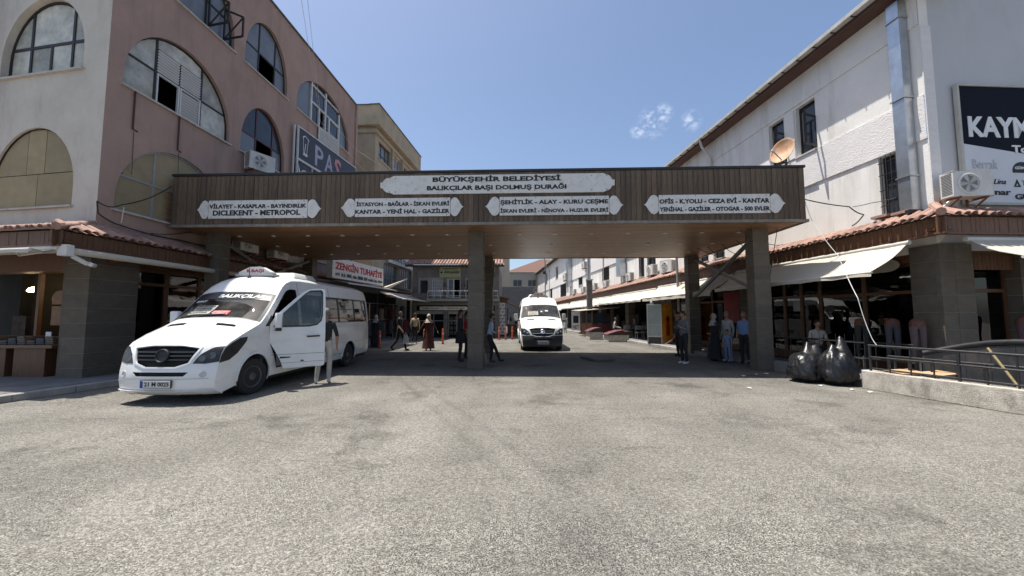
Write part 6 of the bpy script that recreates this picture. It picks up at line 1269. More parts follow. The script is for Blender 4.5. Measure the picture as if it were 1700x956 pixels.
def patch(P, S, off=0, thick=0, holes=(), step=.12, sx=1, sy=1):
    """polygon P (parameter space) mapped on surface S, optional thickness inwards; returns MB"""
    loops = [dense(P, step * .7)] + [dense(h, step * .7) for h in holes]
    vs = []; es = []
    for lp in loops:
        k = len(vs); vs += lp; es += [(k + i, k + (i + 1) % len(lp)) for i in range(len(lp))]
    x0 = min(p[0] for p in P); x1 = max(p[0] for p in P); y0 = min(p[1] for p in P); y1 = max(p[1] for p in P)
    nx = int((x1 - x0) / step) + 1; ny = int((y1 - y0) / step) + 1
    for i in range(1, nx):
        for j in range(1, ny):
            q = (x0 + (x1 - x0) * i / nx, y0 + (y1 - y0) * j / ny)
            if inpoly(q, P) and not any(inpoly(q, h) for h in holes) and min((q[0] - v[0]) ** 2 + (q[1] - v[1]) ** 2 for lp in loops for v in lp) > (step * .3) ** 2: vs.append(q)
    r = delaunay_2d_cdt([Vector(v) for v in vs], es, [], 0, 1e-5); V = [tuple(v) for v in r[0]]; F_ = []
    for f in r[2]:
        c = (sum(V[i][0] for i in f) / len(f), sum(V[i][1] for i in f) / len(f))
        if inpoly(c, P) and not any(inpoly(c, h) for h in holes): F_.append(tuple(f))
    def nrm(q):
        e = .004; a = S(q[0] + e, q[1]) - S(q[0] - e, q[1]); b = S(q[0], q[1] + e) - S(q[0], q[1] - e); n = a.cross(b)
        n.normalize(); c = S(*q) - Vector((0, 3.2, 1.1)); c.y *= .35
        return n if n.dot(c) > 0 else -n
    N = [nrm(q) for q in V]; b = MB(); T = [S(*q) + n * off for q, n in zip(V, N)]; b.add(T, F_)
    if thick:
        I = [p - n * thick for p, n in zip(T, N)]; b.add(I, [f[::-1] for f in F_]); cnt = {}; k = len(T)
        for f in F_:
            for i in range(len(f)): e = tuple(sorted((f[i], f[(i + 1) % len(f)]))); cnt[e] = cnt.get(e, 0) + 1
        base = len(b.v) - 2 * k
        for e, c in cnt.items():
            if c == 1: b.f.append((base + e[0], base + e[1], base + k + e[1], base + k + e[0])); b.m.append(b.cur)
    return b
def thick_tube(P, S, off, r, m=None):
    return [S(*q) + Vector((0, 0, 0)) for q in P]
FA_, RA_ = (1.02, .37), (5.35, .37)
def archp(c, r): return [(c[0] + r * math.cos(R(a)), c[1] + r * math.sin(R(a))) for a in range(-30, 211, 12)]
def archp2(c, r): return [(c[0] + r * math.cos(R(a)), c[1] + r * math.sin(R(a))) for a in range(-8, 189, 12)]
DOOR = [(1.45, 1.02), (1.44, 1.40), (1.56, 1.62), (1.80, 1.87), (2.05, 2.12), (2.17, 2.2), (2.3, 2.235), (2.52, 2.24), (2.56, 2.2), (2.56, .47), (2.52, .44), (1.72, .44), (1.66, .62), (1.56, .82)]
DWIN = [(1.54, 1.38), (1.62, 1.575), (1.86, 1.82), (2.12, 2.08), (2.22, 2.15), (2.44, 2.165), (2.475, 2.12), (2.47, 1.62), (2.44, 1.50), (2.36, 1.42), (2.2, 1.385)]
QWIN = [(1.30, 1.375), (1.47, 1.375), (1.55, 1.575), (1.51, 1.62)]
SWINS = [(2.70, 3.62), (3.68, 4.62), (4.68, 5.70), (5.76, 6.70)]
def swin(a, b): return [(a, 1.42), (b, 1.42), (b, 2.10), (a, 2.10)]
skirt = PROF[:]
def side_outline():
    P = [(y, z) for y, z in PROF]; bot = []
    bot += [(6.88, .34), (RA_[0] + .46, .33)] + [p for p in archp(RA_, .44)[1:-1]] + [(RA_[0] - .46, .30), (FA_[0] + .47, .30)] + [p for p in archp(FA_, .45)[1:-1]] + [(FA_[0] - .45, .26)]
    return P[:-1] + bot[0:1] + bot[1:]
def build_van(loc, rotz, label, number, name_glass, open_door, emblem, dark_bumper, sign_txt):
    van = thing('minibus', (0, 0, 0), label, 'minibus', 'white minibuses at the stop'); van.location = (0, 0, 0)
    body_m = white_paint
    trim = mat('van_trim', (.03, .03, .032), .5)
    for sx in (1, -1):
        S = S_side(sx); holes = [swin(a, b) for a, b in SWINS] + [QWIN]
        holes.append(DOOR)
        patch(side_outline(), S, 0, .012, holes, .14).build('body_side', body_m, van, smooth=38, recalc=False)
        for a, b in SWINS: patch(swin(a + .004, b - .004), S, -.006, .004, (), .3).build('side_window', car_tint, van, smooth=40)
        patch([(2.66, 1.385), (6.74, 1.385), (6.74, 2.135), (2.66, 2.135)], S, .003, .006, [swin(a + .01, b - .01) for a, b in SWINS], .3).build('window_band', trim, van, smooth=40)
        patch(QWIN, S, -.004, .004, (), .1).build('quarter_window', car_glass, van)
        # door
        if sx == 1 and open_door:
            dr = bpy.data.objects.new('driver_door', None); COL.objects.link(dr); dr.parent = van; hinge = Vector((hw(1.45, 1.0), 1.45, 0)); ORG[dr.name] = hinge; dr.location = hinge; par = dr
        else: par = van
        d = patch(DOOR, S, .004 if par is van else .0, .035, [DWIN], .12)
        do = d.build('door_panel' if par is not van else 'front_door', body_m, par, smooth=38)
        patch(DWIN, S, -.008, .005, (), .2).build('door_window', car_glass if open_door else car_tint, do if par is van else par, smooth=40)
        DW2 = [(a + (.03 if a < 2 else -.0), b) for a, b in DWIN]
        patch([(a * 1.0 + (a - 2.05) * .08, b + (b - 1.75) * .10) for a, b in DWIN], S, .008 if par is van else .004, .004, [DWIN], .2).build('window_seal', trim, do if par is van else par, smooth=40)
        hb = MB(); y0 = 2.30; hb.tube([S(y0 - .12, 1.13) + Vector((sx * .015, 0, 0)), S(y0 - .1, 1.13) + Vector((sx * .05, 0, 0)), S(y0 + .1, 1.135) + Vector((sx * .05, 0, 0)), S(y0 + .13, 1.135) + Vector((sx * .015, 0, 0))], .018, 8); hb.build('door_handle', black_plastic, do if par is van else par, smooth=50)
        if par is not van:
            patch([(1.6, .5), (2.5, .5), (2.5, 1.3), (1.55, 1.3)], S, -.05, .015, (), .3).build('door_card', mat('door_card', (.10, .10, .11), .7), par)
            dm_ = MB()
            patch([(1.64, .66), (1.85, .665), (1.86, .69), (1.66, .70)], S, .003, .002, (), .1).build('scrape', rubber, par); patch([(2.05, .575), (2.13, .57), (2.12, .60), (2.08, .61)], S, .003, .002, (), .05).build('scrape', rubber, par)
            patch([(1.66, .555), (2.55, .555), (2.55, .561), (1.66, .561)], S, .002, .001, (), .2).build('rubbing_groove', trim, par)
            patch([(1.47, .74), (2.55, .74), (2.55, .748), (1.50, .748)], S, .002, .001, (), .2).build('rubbing_groove', trim, par)
            dr.rotation_euler = (0, 0, R(-50)) ; 
        # mirror
        mp = do if par is van else par
        mb = MB(); c = S(1.55, 1.50) + Vector((sx * .20, -.06, .03))
        if par is not van: c = S(1.60, 1.47) + Vector((sx * .17, -.02, .02))
        mb.hexa([c + Vector((dx, dy, dz)) for dz, sc in ((-.17, .9), (.17, 1)) for dx, dy in ((-.085 * sc, -.07), (.085 * sc, -.05), (.085 * sc, .06), (-.085 * sc, .06))]); mo = mb.build('wing_mirror', body_m, mp, bevel=.03, smooth=50)
        MB().hexa([c + Vector((dx, .065, dz)) for dx, dz in ((-.085, -.15), (.085, -.15), (.085, .15), (-.085, .15))] + [c + Vector((dx, .068, dz)) for dx, dz in ((-.085, -.15), (.085, -.15), (.085, .15), (-.085, .15))]).build('mirror_glass', chrome, mo)
        MB().hexa([c + Vector((dx, dy, dz)) for dz in (-.22, -.15) for dx, dy in ((-.09, -.06), (.09, -.05), (.09, .055), (-.09, .055))]).build('mirror_foot', black_plastic, mo, bevel=.01)
        MB().bar(c + Vector((-sx * .05, 0, -.14)), S(1.58, 1.36), .05).build('mirror_arm', black_plastic, mo)
        # side crease lines, rub strips, arches
        for z in (.78, 1.27): patch([(2.62, z), (6.85, z), (6.85, z + .008), (2.62, z + .008)], S, .001, .001, (), .3).build('panel_crease', mat('crease', (.4, .4, .4), .4), van)
        for ys in (2.615, 4.15): patch([(ys, .36), (ys + .009, .36), (ys + .009, 1.38), (ys, 1.38)], S, .002, .001, (), .2).build('panel_seam', trim, van)
        for ys in (2.615, 4.15): patch([(ys, 2.14), (ys + .009, 2.14), (ys + .009, 2.40), (ys, 2.40)], S, .002, .001, (), .2).build('panel_seam', trim, van)
        patch([(2.60, .46), (RA_[0] - .52, .46), (RA_[0] - .52, .47), (2.60, .47)], S, .002, .001, (), .4).build('sill_joint', trim, van)
        for (cy, cz), r in ((FA_, .45), (RA_, .44)):
            P = archp2((cy, cz), r + .05); Q_ = archp2((cy, cz), r); patch(P + Q_[::-1], S, .022, .03, (), .1).build('wheel_arch', body_m, van, smooth=50)
        # wheel wells
        for (cy, cz), r in ((FA_, .45), (RA_, .44)):
            w_ = MB(); n = 14; ring = [(cy + r * math.cos(R(-25 + 230 * k / n)), cz + r * math.sin(R(-25 + 230 * k / n))) for k in range(n + 1)]
            V = [(sx * .95, y, z) for y, z in ring] + [(sx * .55, y, z) for y, z in ring]; w_.add(V, [(i, i + 1, n + 2 + i, n + 1 + i) for i in range(n)] + [tuple(range(n + 1, 2 * n + 2))]); w_.build('wheel_well', rubber, van, recalc=False)
        for x0, x1 in ((2.75, 3.05),): 
            if sx == 1: patch([(3.35, .60), (3.85, .60), (3.85, .82), (3.35, .82)], S, .002, .004, (), .1).build('fuel_flap', mat('patch_grey', (.10, .10, .10), .7), van)
    # front / hood / windscreen / roof / tail strip
    LT = CL[-1]
    def up(P): return P
    def uc(l0, l1, u0, u1): return [(u0, l0), (u1, l0), (u1, l1), (u0, l1)]
    W0 = LW0 + .03; W1 = LW1 + .02
    wsP = [(-.93, W0), (-.45, W0 - .01), (.45, W0 - .01), (.93, W0), (.925, W1), (.4, W1 + .02), (-.4, W1 + .02), (-.925, W1)]
    lb_ = CL[2] + .03
    grille = [(-.52, CL[4] + .02), (-.30, CL[4] - .05), (.30, CL[4] - .05), (.52, CL[4] + .02), (.64, CL[6] + .0), (.3, CL[6] + .05), (-.3, CL[6] + .05), (-.64, CL[6] + .0)]
    intake = [(-.48, CL[2] + .10), (.48, CL[2] + .10), (.56, CL[3] - .01), (-.56, CL[3] - .01)]
    rear_w = uc(CL[21] + .1, CL[21] + .75, -.8, .8)
    patch([(-1, 0), (1, 0), (1, LT), (-1, LT)], S_top, 0, .012, [wsP, grille, intake, rear_w], .16).build('body_top', body_m, van, smooth=45, recalc=False)
    sc = patch(wsP, S_top, -.004, .005, (), .16).build('windscreen', car_glass, van, smooth=60)
    fr = [(-1.0 * .975, W0 - .04), (-.45, W0 - .055), (.45, W0 - .055), (.975, W0 - .04), (.97, W1 + .04), (.4, W1 + .05), (-.4, W1 + .05), (-.97, W1 + .04)]
    patch(fr, S_top, .003, .006, [[(a * .985, b_) for a, b_ in wsP]], .16).build('windscreen_seal', trim, van, smooth=50)
    if name_glass: patch([(-.92, W1 - .17), (.92, W1 - .17), (.915, W1), (-.915, W1)], S_top, .004, .002, (), .16).build('sun_strip', mat('sun_strip', (.012, .012, .015), .25), van, smooth=50)
    patch(rear_w, S_top, -.004, .004, (), .2).build('rear_window', car_tint, van)
    # grille recess, bars
    g_ = patch(grille, S_top, -.05, .004, (), .12).build('grille', mat('grille_black', (.010, .010, .010), .7, spec=.2), van)
    gl = [CL[4] - .01, CL[4] + .065, CL[4] + .135, CL[4] + .205, CL[4] + .27]
    for k, l in enumerate(gl[1:4]):
        e = .50 + .035 * k; patch([(-e, l), (e, l), (e + .01, l + .03), (-e - .01, l + .03)], S_top, .0, .045, (), .1).build('grille_bar', chrome if emblem else mat('bar_gloss', (.012, .012, .013), .5), g_, smooth=50)
    patch([(a * 1.07, b_ + (b_ - (CL[4] + .14)) * .14) for a, b_ in grille], S_top, .012, .03, [grille], .1).build('grille_surround', body_m, van, smooth=50)
    patch(intake, S_top, -.06, .004, (), .15).build('lower_intake', rubber, van)
    c = S_top(0, CL[4] + .15); dirn = Vector((0, -1, .22)).normalized()
    if emblem:
        e = MB(); e.lathe(c + dirn * .015, [(.11, 0), (.115, .01), (.10, .02), (.095, .008)], 24, dirn)
        for k in range(3):
            a = R(90 + 120 * k); side = Vector((1, 0, 0)); upv = side.cross(dirn) * -1
            if upv.z < 0: upv = -upv
            tip = c + dirn * .025 + side * .1 * math.cos(a) + upv * .1 * math.sin(a)
            for q in (1, -1): pv_ = side * math.cos(a + q * 1.05) + upv * math.sin(a + q * 1.05); e.add([c + dirn * .035, tip, c + dirn * .018 + pv_ * .022], [(0, 1, 2)])
        e.build('star_emblem', chrome, van, recalc=False)
        patch(uc(0.02, CL[3] + .10, -1, 1), S_top, .012, .012, [intake, uc(CL[1] + .1, CL[2] + .075, -.27, .27)], .16).build('bumper', mat('bumper_black', (.035, .035, .037), .55, bump=.1), van, smooth=45)
    else:
        MB().lathe(c + dirn * -.01, [(.125, 0), (.125, .03), (.11, .04), (.1, .02), (0, .018)], 28, dirn).build('emblem_socket', mat('socket_black', (.01, .01, .01), .5), van, smooth=40)
    # headlights (front part + wrap on the flank)
    hl = mat('headlamp', (.022, .022, .024), .35, coat=0, var=.5, vs=9)
    hl2 = glass('lamp_cover', (.55, .55, .56), 1, .03)
    for sx in (1, -1):
        P = [(sx * .60, CL[4] + .01), (sx * .80, CL[4] - .0), (sx * 1.0, CL[4] + .03), (sx * 1.0, CL[6] + .05), (sx * .86, CL[6] + .02), (sx * .70, CL[5] + .04)]
        h = patch(P, S_top, .005, .004, (), .07).build('headlight', hl, van, smooth=60)
        S = S_side(sx); patch([(.155, .735), (.36, .77), (.54, .88), (.76, 1.10), (.78, 1.18), (.60, 1.17), (.42, 1.09), (.27, 1.0), (.19, .87)], S, .005, .006, (), .06).build('headlight_wing', hl, h, smooth=60)
        for u_, l_, r_ in ((.74, CL[4] + .10, .055), (.88, CL[4] + .15, .062)):
            p = S_top(sx * u_, l_); n_ = Vector((sx * .25, -1, .25)).normalized(); MB().lathe(p + n_ * .006, [(r_, 0), (r_, .004), (r_ * .7, .002), (0, .001)], 16, n_).build('lamp_reflector', chrome if emblem else mat('reflector_dim', (.10, .10, .10), .3, .5), h, smooth=50)
        p = S_top(sx * .80, CL[2] + .13); n_ = Vector((sx * .35, -1, .1)).normalized()
        MB().lathe(p + n_ * -.012, [(.055, 0), (.058, .014), (.045, .018), (.04, .012), (0, .012)], 18, n_).build('fog_lamp', mat('fog_lamp', (.5, .5, .5), .35), van, smooth=50)
        patch([(sx * .72, CL[10] - .34), (sx * .34, CL[10] - .33), (sx * .32, CL[10] - .245), (sx * .70, CL[10] - .255)], S_top, .006, .004, (), .08).build('bonnet_vent', mat('vent_black', (.008, .008, .008), .9, spec=.1), van)
        patch([(sx * .80, CL[6] + .02), (sx * .815, CL[6] + .02), (sx * .93, CL[10] - .12), (sx * .92, CL[10] - .12)], S_top, .002, .002, (), .1).build('bonnet_joint', MAT['crease'], van)
        wp = [S_top(sx * .15 - .45, W0 - .02) + Vector((0, -.01, .03)), S_top(sx * .15 + .15, W0 + .03) + Vector((0, -.01, .035))]; MB().tube(wp, .012, 5).build('wiper', black_plastic, van)
    patch([(-.62, CL[6] + .055), (.62, CL[6] + .055), (.60, CL[6] + .062), (-.60, CL[6] + .062)], S_top, .002, .002, (), .1).build('bonnet_joint', MAT['crease'], van)
    patch([(-.9, CL[2] + .05), (.9, CL[2] + .05), (.9, CL[2] + .058), (-.9, CL[2] + .058)], S_top, .002, .002, (), .1).build('bumper_joint', MAT['crease'], van)
    # number plate
    pc = S_top(0, CL[1] + .14); NP = Fr((-.27, pc.y - .02, 0), 90, 1)
    zz = pc.z; sp_ = MB().fbox(NP, 0, .54, -.01, .015, zz - .06, zz + .06).build('number_plate', mat('plate_white', (.6, .6, .58), .4), van, bevel=.004)
    MB().fbox(NP, -.012, .552, -.012, .008, zz - .07, zz + .07).build('plate_frame', black_plastic, sp_)
    MB().fbox(NP, .0, .05, .015, .017, zz - .058, zz + .058).build('plate_band', mat('plate_blue', (.01, .04, .25), .4), sp_)
    text(number, NP, .075, .52, zz - .038, zz + .038, .015, ink, sp_, depth=.003, bold=.03)
    # chin damage / spoiler lip
    if not emblem:
        patch(uc(.0, CL[1] + .02, -1, 1), S_top, .03, .04, (), .2).build('front_lip', body_m, van, smooth=45)
        for sx, a, c_ in ((-1, .72, 1.0), (1, .35, .72)): patch([(sx * a, -.0), (sx * c_, .0), (sx * c_, .05), (sx * a, .055)], S_top, .036, .03, (), .1).build('broken_lip', rubber, van)
    # underbody, interior
    MB().box(-.88, .88, .5, 6.8, .22, .36).build('underbody', rubber, van)
    intm = mat('cab_trim', (.06, .06, .065), .8)
    i_ = MB(); i_.box(-.9, .9, 1.5, 6.75, .36, .42); i_.box(-.86, .86, 6.76, 6.8, .42, 1.3); i_.box(-.92, .92, 1.28, 1.34, .5, 1.15)
    i_.build('cab_floor', intm, van)
    patch([(-.85, 0), (.85, 0), (.85, .5), (-.85, .5)], lambda u, l: Vector((u, 1.25 + l * .8, 1.36 - .12 * (l / .5) ** 2 + .02 * math.cos(u * 5))), 0, .25, (), .2).build('dashboard', intm, van, smooth=40)
    for x, y in ((.5, 2.15), (-.5, 2.15), (-.1, 2.15)):
        s_ = MB(); s_.box(x - .22, x + .22, y, y + .48, .72, .88); st = s_.build('front_seat', mat('seat_cloth', (.05, .05, .055), .95, bump=.2), van, bevel=.03); MB().hexa([(x - .22, y + .44, .85), (x + .22, y + .44, .85), (x + .22, y + .56, .85), (x - .22, y + .56, .85), (x - .2, y + .56, 1.45), (x + .2, y + .56, 1.45), (x + .2, y + .66, 1.45), (x - .2, y + .66, 1.45)]).build('seat_back', MAT['seat_cloth'], st, bevel=.03); MB().box(x - .12, x + .12, y + .6, y + .68, 1.48, 1.68).build('headrest', MAT['seat_cloth'], st, bevel=.03)
    for y in (3.4, 4.25, 5.1, 5.95):
        for x in (-.55, .55):
            st = MB().box(x - .3, x + .3, y, y + .45, .75, .88).build('passenger_seat', mat('seat_red', (.10, .03, .025), .9), van); MB().box(x - .3, x + .3, y + .42, y + .52, .85, 1.5).build('seat_back', MAT['seat_red'], st, bevel=.03)
    st = MB(); P = [(.5 + .19 * math.cos(a * .314), 1.72 + .1 * math.sin(a * .314), 1.33 + .15 * math.sin(a * .314)) for a in range(21)]; st.tube(P, .016, 6, False); st.bar((.31, 1.72, 1.33), (.69, 1.72, 1.33), .03); st.build('steering_wheel', black_plastic, van, smooth=50)
    # route cards behind the windscreen
    def WS(s, n, z): return S_top(s, z) + Vector((0, -1, .9)).normalized() * n
    card = mat('route_card', (.42, .40, .34), .7, var=.1)
    t_ = patch(uc(W0 + .08, W0 + .42, -.62, -.12), S_top, .006, .003, (), .2).build('route_card', card, van)
    for k in range(4): text(['VİLAYET HAL', 'YENİŞEHİR', 'BALIKÇILAR', 'KANTAR'][k], WS, -.60, -.15 - .03 * (k % 2), W0 + .36 - k * .085, W0 + .415 - k * .085, .012, ink if not emblem else ink, t_, depth=.002, bold=.02)
    if not emblem:
        rc = patch(uc(W0 + .05, W0 + .20, -.08, .30), S_top, .008, .003, (), .2).build('red_card', mat('red_card', (.45, .02, .02), .5), van)
        for k in range(2): text(['DOLMUŞ HATTI', 'KLİMALI'][k], WS, -.05, .27, W0 + .14 - k * .06, W0 + .18 - k * .06, .013, white_ink, rc, depth=.002, bold=.01)
        text('BALIKÇILAR', WS, -.33, .80, W1 - .15, W1 - .03, .009, white_ink, van, depth=.002, bold=.03, shear=.25); text('B.BAŞI', WS, -.82, -.52, W1 - .28, W1 - .20, .009, white_ink, van, depth=.002, bold=.02, shear=.25)
    else:
        for (a, b_, c_, d_) in ((.02, .10, .34, .44), (.25, .40, .40, .5)): patch(uc(W0 + c_, W0 + d_, a, b_), S_top, .006, .002, (), .1).build('windscreen_sticker', plate_w, van)
    # roof sign, fairing, aerial
    zr = S_top(0, CL[17]).z
    SF = Fr((0, 2.38, 0), 90, 1)
    sgn = MB().poly([(-.40, zr - .02), (.40, zr - .02), (.40, zr + .04), (.30, zr + .09), (.14, zr + .17), (-.14, zr + .17), (-.30, zr + .09), (-.40, zr + .04)], SF, -.09, .09).build('roof_sign', mat('sign_body', (.7, .68, .66), .4), van, bevel=.012)
    MB().fbox(SF, -.47, .47, -.13, .13, zr - .06, zr).build('sign_base', mat('sign_base', (.3, .3, .3), .5), sgn, bevel=.02)
    text(sign_txt, SF, -.21, .21, zr + .025, zr + .12, .09, red_ink, sgn, depth=.004, bold=.035)
    b = MB(); b.hexa([(-.5, 3.1, zr - .02), (.5, 3.1, zr - .02), (.5, 4.2, zr - .02), (-.5, 4.2, zr - .02), (-.42, 3.18, zr + .13), (.42, 3.18, zr + .13), (.42, 4.1, zr + .13), (-.42, 4.1, zr + .13)]); b.build('roof_air_unit', body_m, van, bevel=.04, smooth=40)
    p = S_top(-.05, CL[15] + .02); b = MB().tube([p, p + Vector((.01, -.03, .28))], [.01, .004], 6); b.lathe(p, [(.05, -.01), (.03, .03), (.012, .06)], 8); b.build('aerial', black_plastic, van)
    # wheels
    for i, (cy, cz) in enumerate((FA_, RA_)):
        for sx in (1, -1):
            tw = .22; c = Vector((sx * .96, cy, cz - .01)); prof = [(.20, -.22), (.335, -.215), (.362, -.19), (.368, -.11), (.362, -.03), (.335, -.005), (.23, 0), (.215, -.03)]
            w_ = bpy.data.objects.new('wheel', None); COL.objects.link(w_); w_.parent = van; w_.location = c; ORG[w_.name] = c
            MB().lathe(c, prof, 32, (sx, 0, 0)).build('tyre', rubber, w_, smooth=40)
            rm = MB().lathe(c, [(.218, -.05), (.22, -.012), (.20, -.02), (.185, -.07), (.09, -.05), (.075, -.01), (.04, -.005), (0, -.004)], 24, (sx, 0, 0)); 
            rm.build('rim', mat('rim_steel', (.11, .11, .115), .45, .6, var=.3), w_, smooth=40)
            b = MB()
            for k in range(10): a = k * math.pi / 5; q = c + Vector((sx * -.048, .14 * math.cos(a), .14 * math.sin(a))); b.lathe(q, [(.026, 0), (.026, .004)], 8, (sx, 0, 0))
            b.build('rim_holes', ink, w_)
            if i == 0 and open_door: w_.rotation_euler = (0, 0, R(-10))
    for sx in (1, -1): patch([(sx * .86, CL[23] - .5), (sx * .97, CL[23] - .5), (sx * .97, CL[23] + .0), (sx * .86, CL[23] + .0)], S_top, .01, .02, (), .15).build('tail_light', mat('tail_red', (.3, .01, .01), .25), van)
    van.location = loc; van.rotation_euler = (0, 0, rotz); return van
build_van((-6.30, 7.03, 0), R(-1.5), 'nearer white minibus with its driver door swung open', '21 M 0025', True, True, False, False, 'B.BAŞI')
build_van((1.38, 17.45, 0), R(.3), 'farther white minibus with black bumper facing the camera beyond the canopy', '21 M 0361', False, False, True, True, 'LICE')

# ================================================================== people
def cloth(c, n): return mat('cloth_' + n, c, .92, var=.15, vs=7, bump=.5, bs=16, stretch=(1, 1, .6), fine=.05)
SKIN = mat('skin', (.30, .165, .11), .55, var=.08, vs=20); SKINL = mat('skin_light', (.42, .25, .18), .55, var=.06)
HAIRD = mat('hair_dark', (.018, .013, .010), .7, var=.4, vs=40, bump=.4, bs=90); HAIRG = mat('hair_grey', (.16, .15, .14), .8, var=.3, vs=50, bump=.4, bs=90)
def skin_eval(V, E, Rd, root, lvl=2):
    me = bpy.data.meshes.new('s'); me.from_pydata(V, E, []); ob = bpy.data.objects.new('s', me); COL.objects.link(ob)
    sk = ob.modifiers.new('k', 'SKIN'); sk.use_smooth_shade = True; sb = ob.modifiers.new('d', 'SUBSURF'); sb.levels = lvl; sb.render_levels = lvl
    for i, r in enumerate(Rd):
        d = me.skin_vertices[0].data[i]; d.radius = r if isinstance(r, tuple) else (r, r); d.use_root = (i == root)
    dg = bpy.context.evaluated_depsgraph_get(); e = ob.evaluated_get(dg); m2 = bpy.data.meshes.new_from_object(e); bpy.data.objects.remove(ob); bpy.data.meshes.remove(me); return m2
def human(name, loc, rotz, h, label, shirt, trousers, shoes, pose=None, sleeves='short', hair='short', belly=0, skin=None, hairm=None, coat=None, wide=1.0, group=None, bag=None, parts=('all',), cat='person', headturn=0):
    """local: facing -y, x = the person's left side is +x; heights in metres for a 1.75 m figure, scaled to h"""
    skin = skin or SKIN; hairm = hairm or HAIRD; J = dict(pelvis=(0, 0, .95), waist=(0, -.005, 1.08), chest=(0, .0, 1.27), top=(0, .01, 1.40), neck=(0, .0, 1.48), head=(0, -.015, 1.56), crown=(0, -.02, 1.66))
    for s, n in ((1, 'l'), (-1, 'r')):
        J.update({'sh' + n: (s * .165, .005, 1.405), 'el' + n: (s * .225, .03, 1.13), 'wr' + n: (s * .235, -.04, .89), 'pa' + n: (s * .235, -.06, .82), 'hi' + n: (s * .09, 0, .90), 'kn' + n: (s * .10, -.02, .50), 'an' + n: (s * .10, .03, .095), 'he' + n: (s * .10, .055, .045), 'to' + n: (s * .115, -.15, .035)})
    if 'legs' in parts: J.update(hil=(.085, 0, .86), hir=(-.085, 0, .86), knl=(.088, -.02, .50), knr=(-.088, -.02, .50)); wide = .98
    if pose: J.update(pose)
    keys = list(J); V = [J[k] for k in keys]; I = {k: i for i, k in enumerate(keys)}
    rad = dict(pelvis=(.155 * wide, .12 * wide), waist=(.145 * wide + belly * .4, .105 * wide + belly), chest=(.165 * wide, .12 + belly * .3), top=(.13, .09), neck=.052, head=.05, crown=.03)
    for n in 'lr': rad.update({'sh' + n: .062, 'el' + n: .044, 'wr' + n: .027, 'pa' + n: (.036, .018), 'hi' + n: .092 * wide, 'kn' + n: .066, 'an' + n: .05, 'he' + n: .038, 'to' + n: (.042, .026)})
    E = [('pelvis', 'waist'), ('waist', 'chest'), ('chest', 'top'), ('top', 'neck'), ('neck', 'head'), ('head', 'crown')]
    for n in 'lr': E += [('top', 'sh' + n), ('sh' + n, 'el' + n), ('el' + n, 'wr' + n), ('wr' + n, 'pa' + n), ('pelvis', 'hi' + n), ('hi' + n, 'kn' + n), ('kn' + n, 'an' + n), ('an' + n, 'he' + n), ('he' + n, 'to' + n)]
    if 'legs' in parts:
        keep = {'pelvis', 'waist'} | {k + n for k in ('hi', 'kn', 'an', 'he', 'to') for n in 'lr'}
        E = [e for e in E if e[0] in keep and e[1] in keep]; keys = [k for k in keys if k in keep]; V = [J[k] for k in keys]; I = {k: i for i, k in enumerate(keys)}
    Rd = [rad[k] for k in keys]; Ed = [(I[a], I[b]) for a, b in E]
    bone = {}
    if 'legs' not in parts:
        for n in 'lr':                                      # five separate fingers from the palm
            w_ = Vector(J['wr' + n]); p = Vector(J['pa' + n]); d = (p - w_).normalized(); ax = Vector((0, 1, 0)) - d * d.y
            if ax.length < .3: ax = Vector((0, 0, 1)) - d * d.z
            ax.normalize(); inn = d.cross(ax).normalized() * (1 if n == 'l' else -1)
            for k, (o_, ln) in enumerate(((-.030, .055), (-.010, .068), (.011, .063), (.030, .048))):
                a = len(V); q = p + d * .025 + ax * -o_; V += [tuple(q), tuple(q + d * ln * .55 + inn * .006), tuple(q + d * ln + inn * .022)]; Rd += [.0095, .0085, .007]; Ed += [(I['pa' + n], a), (a, a + 1), (a + 1, a + 2)]
            a = len(V); q = p - d * .02 - ax * .04; V += [tuple(q), tuple(q + d * .04 - ax * .012)]; Rd += [.011, .009]; Ed += [(I['pa' + n], a), (a, a + 1)]
    me = skin_eval(V, Ed, Rd, 0, 2)
    # colour regions by nearest bone
    mats = [shirt, trousers, shoes, skin]; me.materials.clear(); [me.materials.append(m_) for m_ in mats]
    reg = []
    for a, b in E:
        x = a + b; r = 0
        if a in ('neck', 'head') : r = 3
        elif a == 'top' and b == 'neck': r = 3
        elif a[:2] == 'el' : r = 0 if sleeves == 'long' else 3
        elif a[:2] == 'wr': r = 3
        elif a[:2] in ('hi', 'kn') or b[:2] == 'hi' : r = 1
        elif a[:2] in ('an', 'he'): r = 2
        reg.append((Vector(J[a]), Vector(J[b]), r, a))
    idx = []
    for p in me.polygons:
        c = p.center; best = 9; r0 = 0
        for A, B, r, a in reg:
            d = B - A; t = max(0, min(1, (c - A).dot(d) / d.length_squared)); q = (c - A - d * t).length
            if a == 'kn' + 'l' or a == 'kn' + 'r': pass
            if q < best: best = q; r0 = r; bt = t; ba = a
        if r0 == 3 and ba == 'top' and bt < .35: r0 = 0
        if r0 == 3 and ba[:2] == 'el' and sleeves == 'short' and bt < .05: r0 = 0
        if r0 == 0 and ba == 'pelvis' and c.z < J['pelvis'][2] - .01: r0 = 1
        if 'legs' in parts and ba == 'pelvis' and bt > .3: r0 = 0
        idx.append(r0)
    bm = bmesh.new(); bm.from_mesh(me)
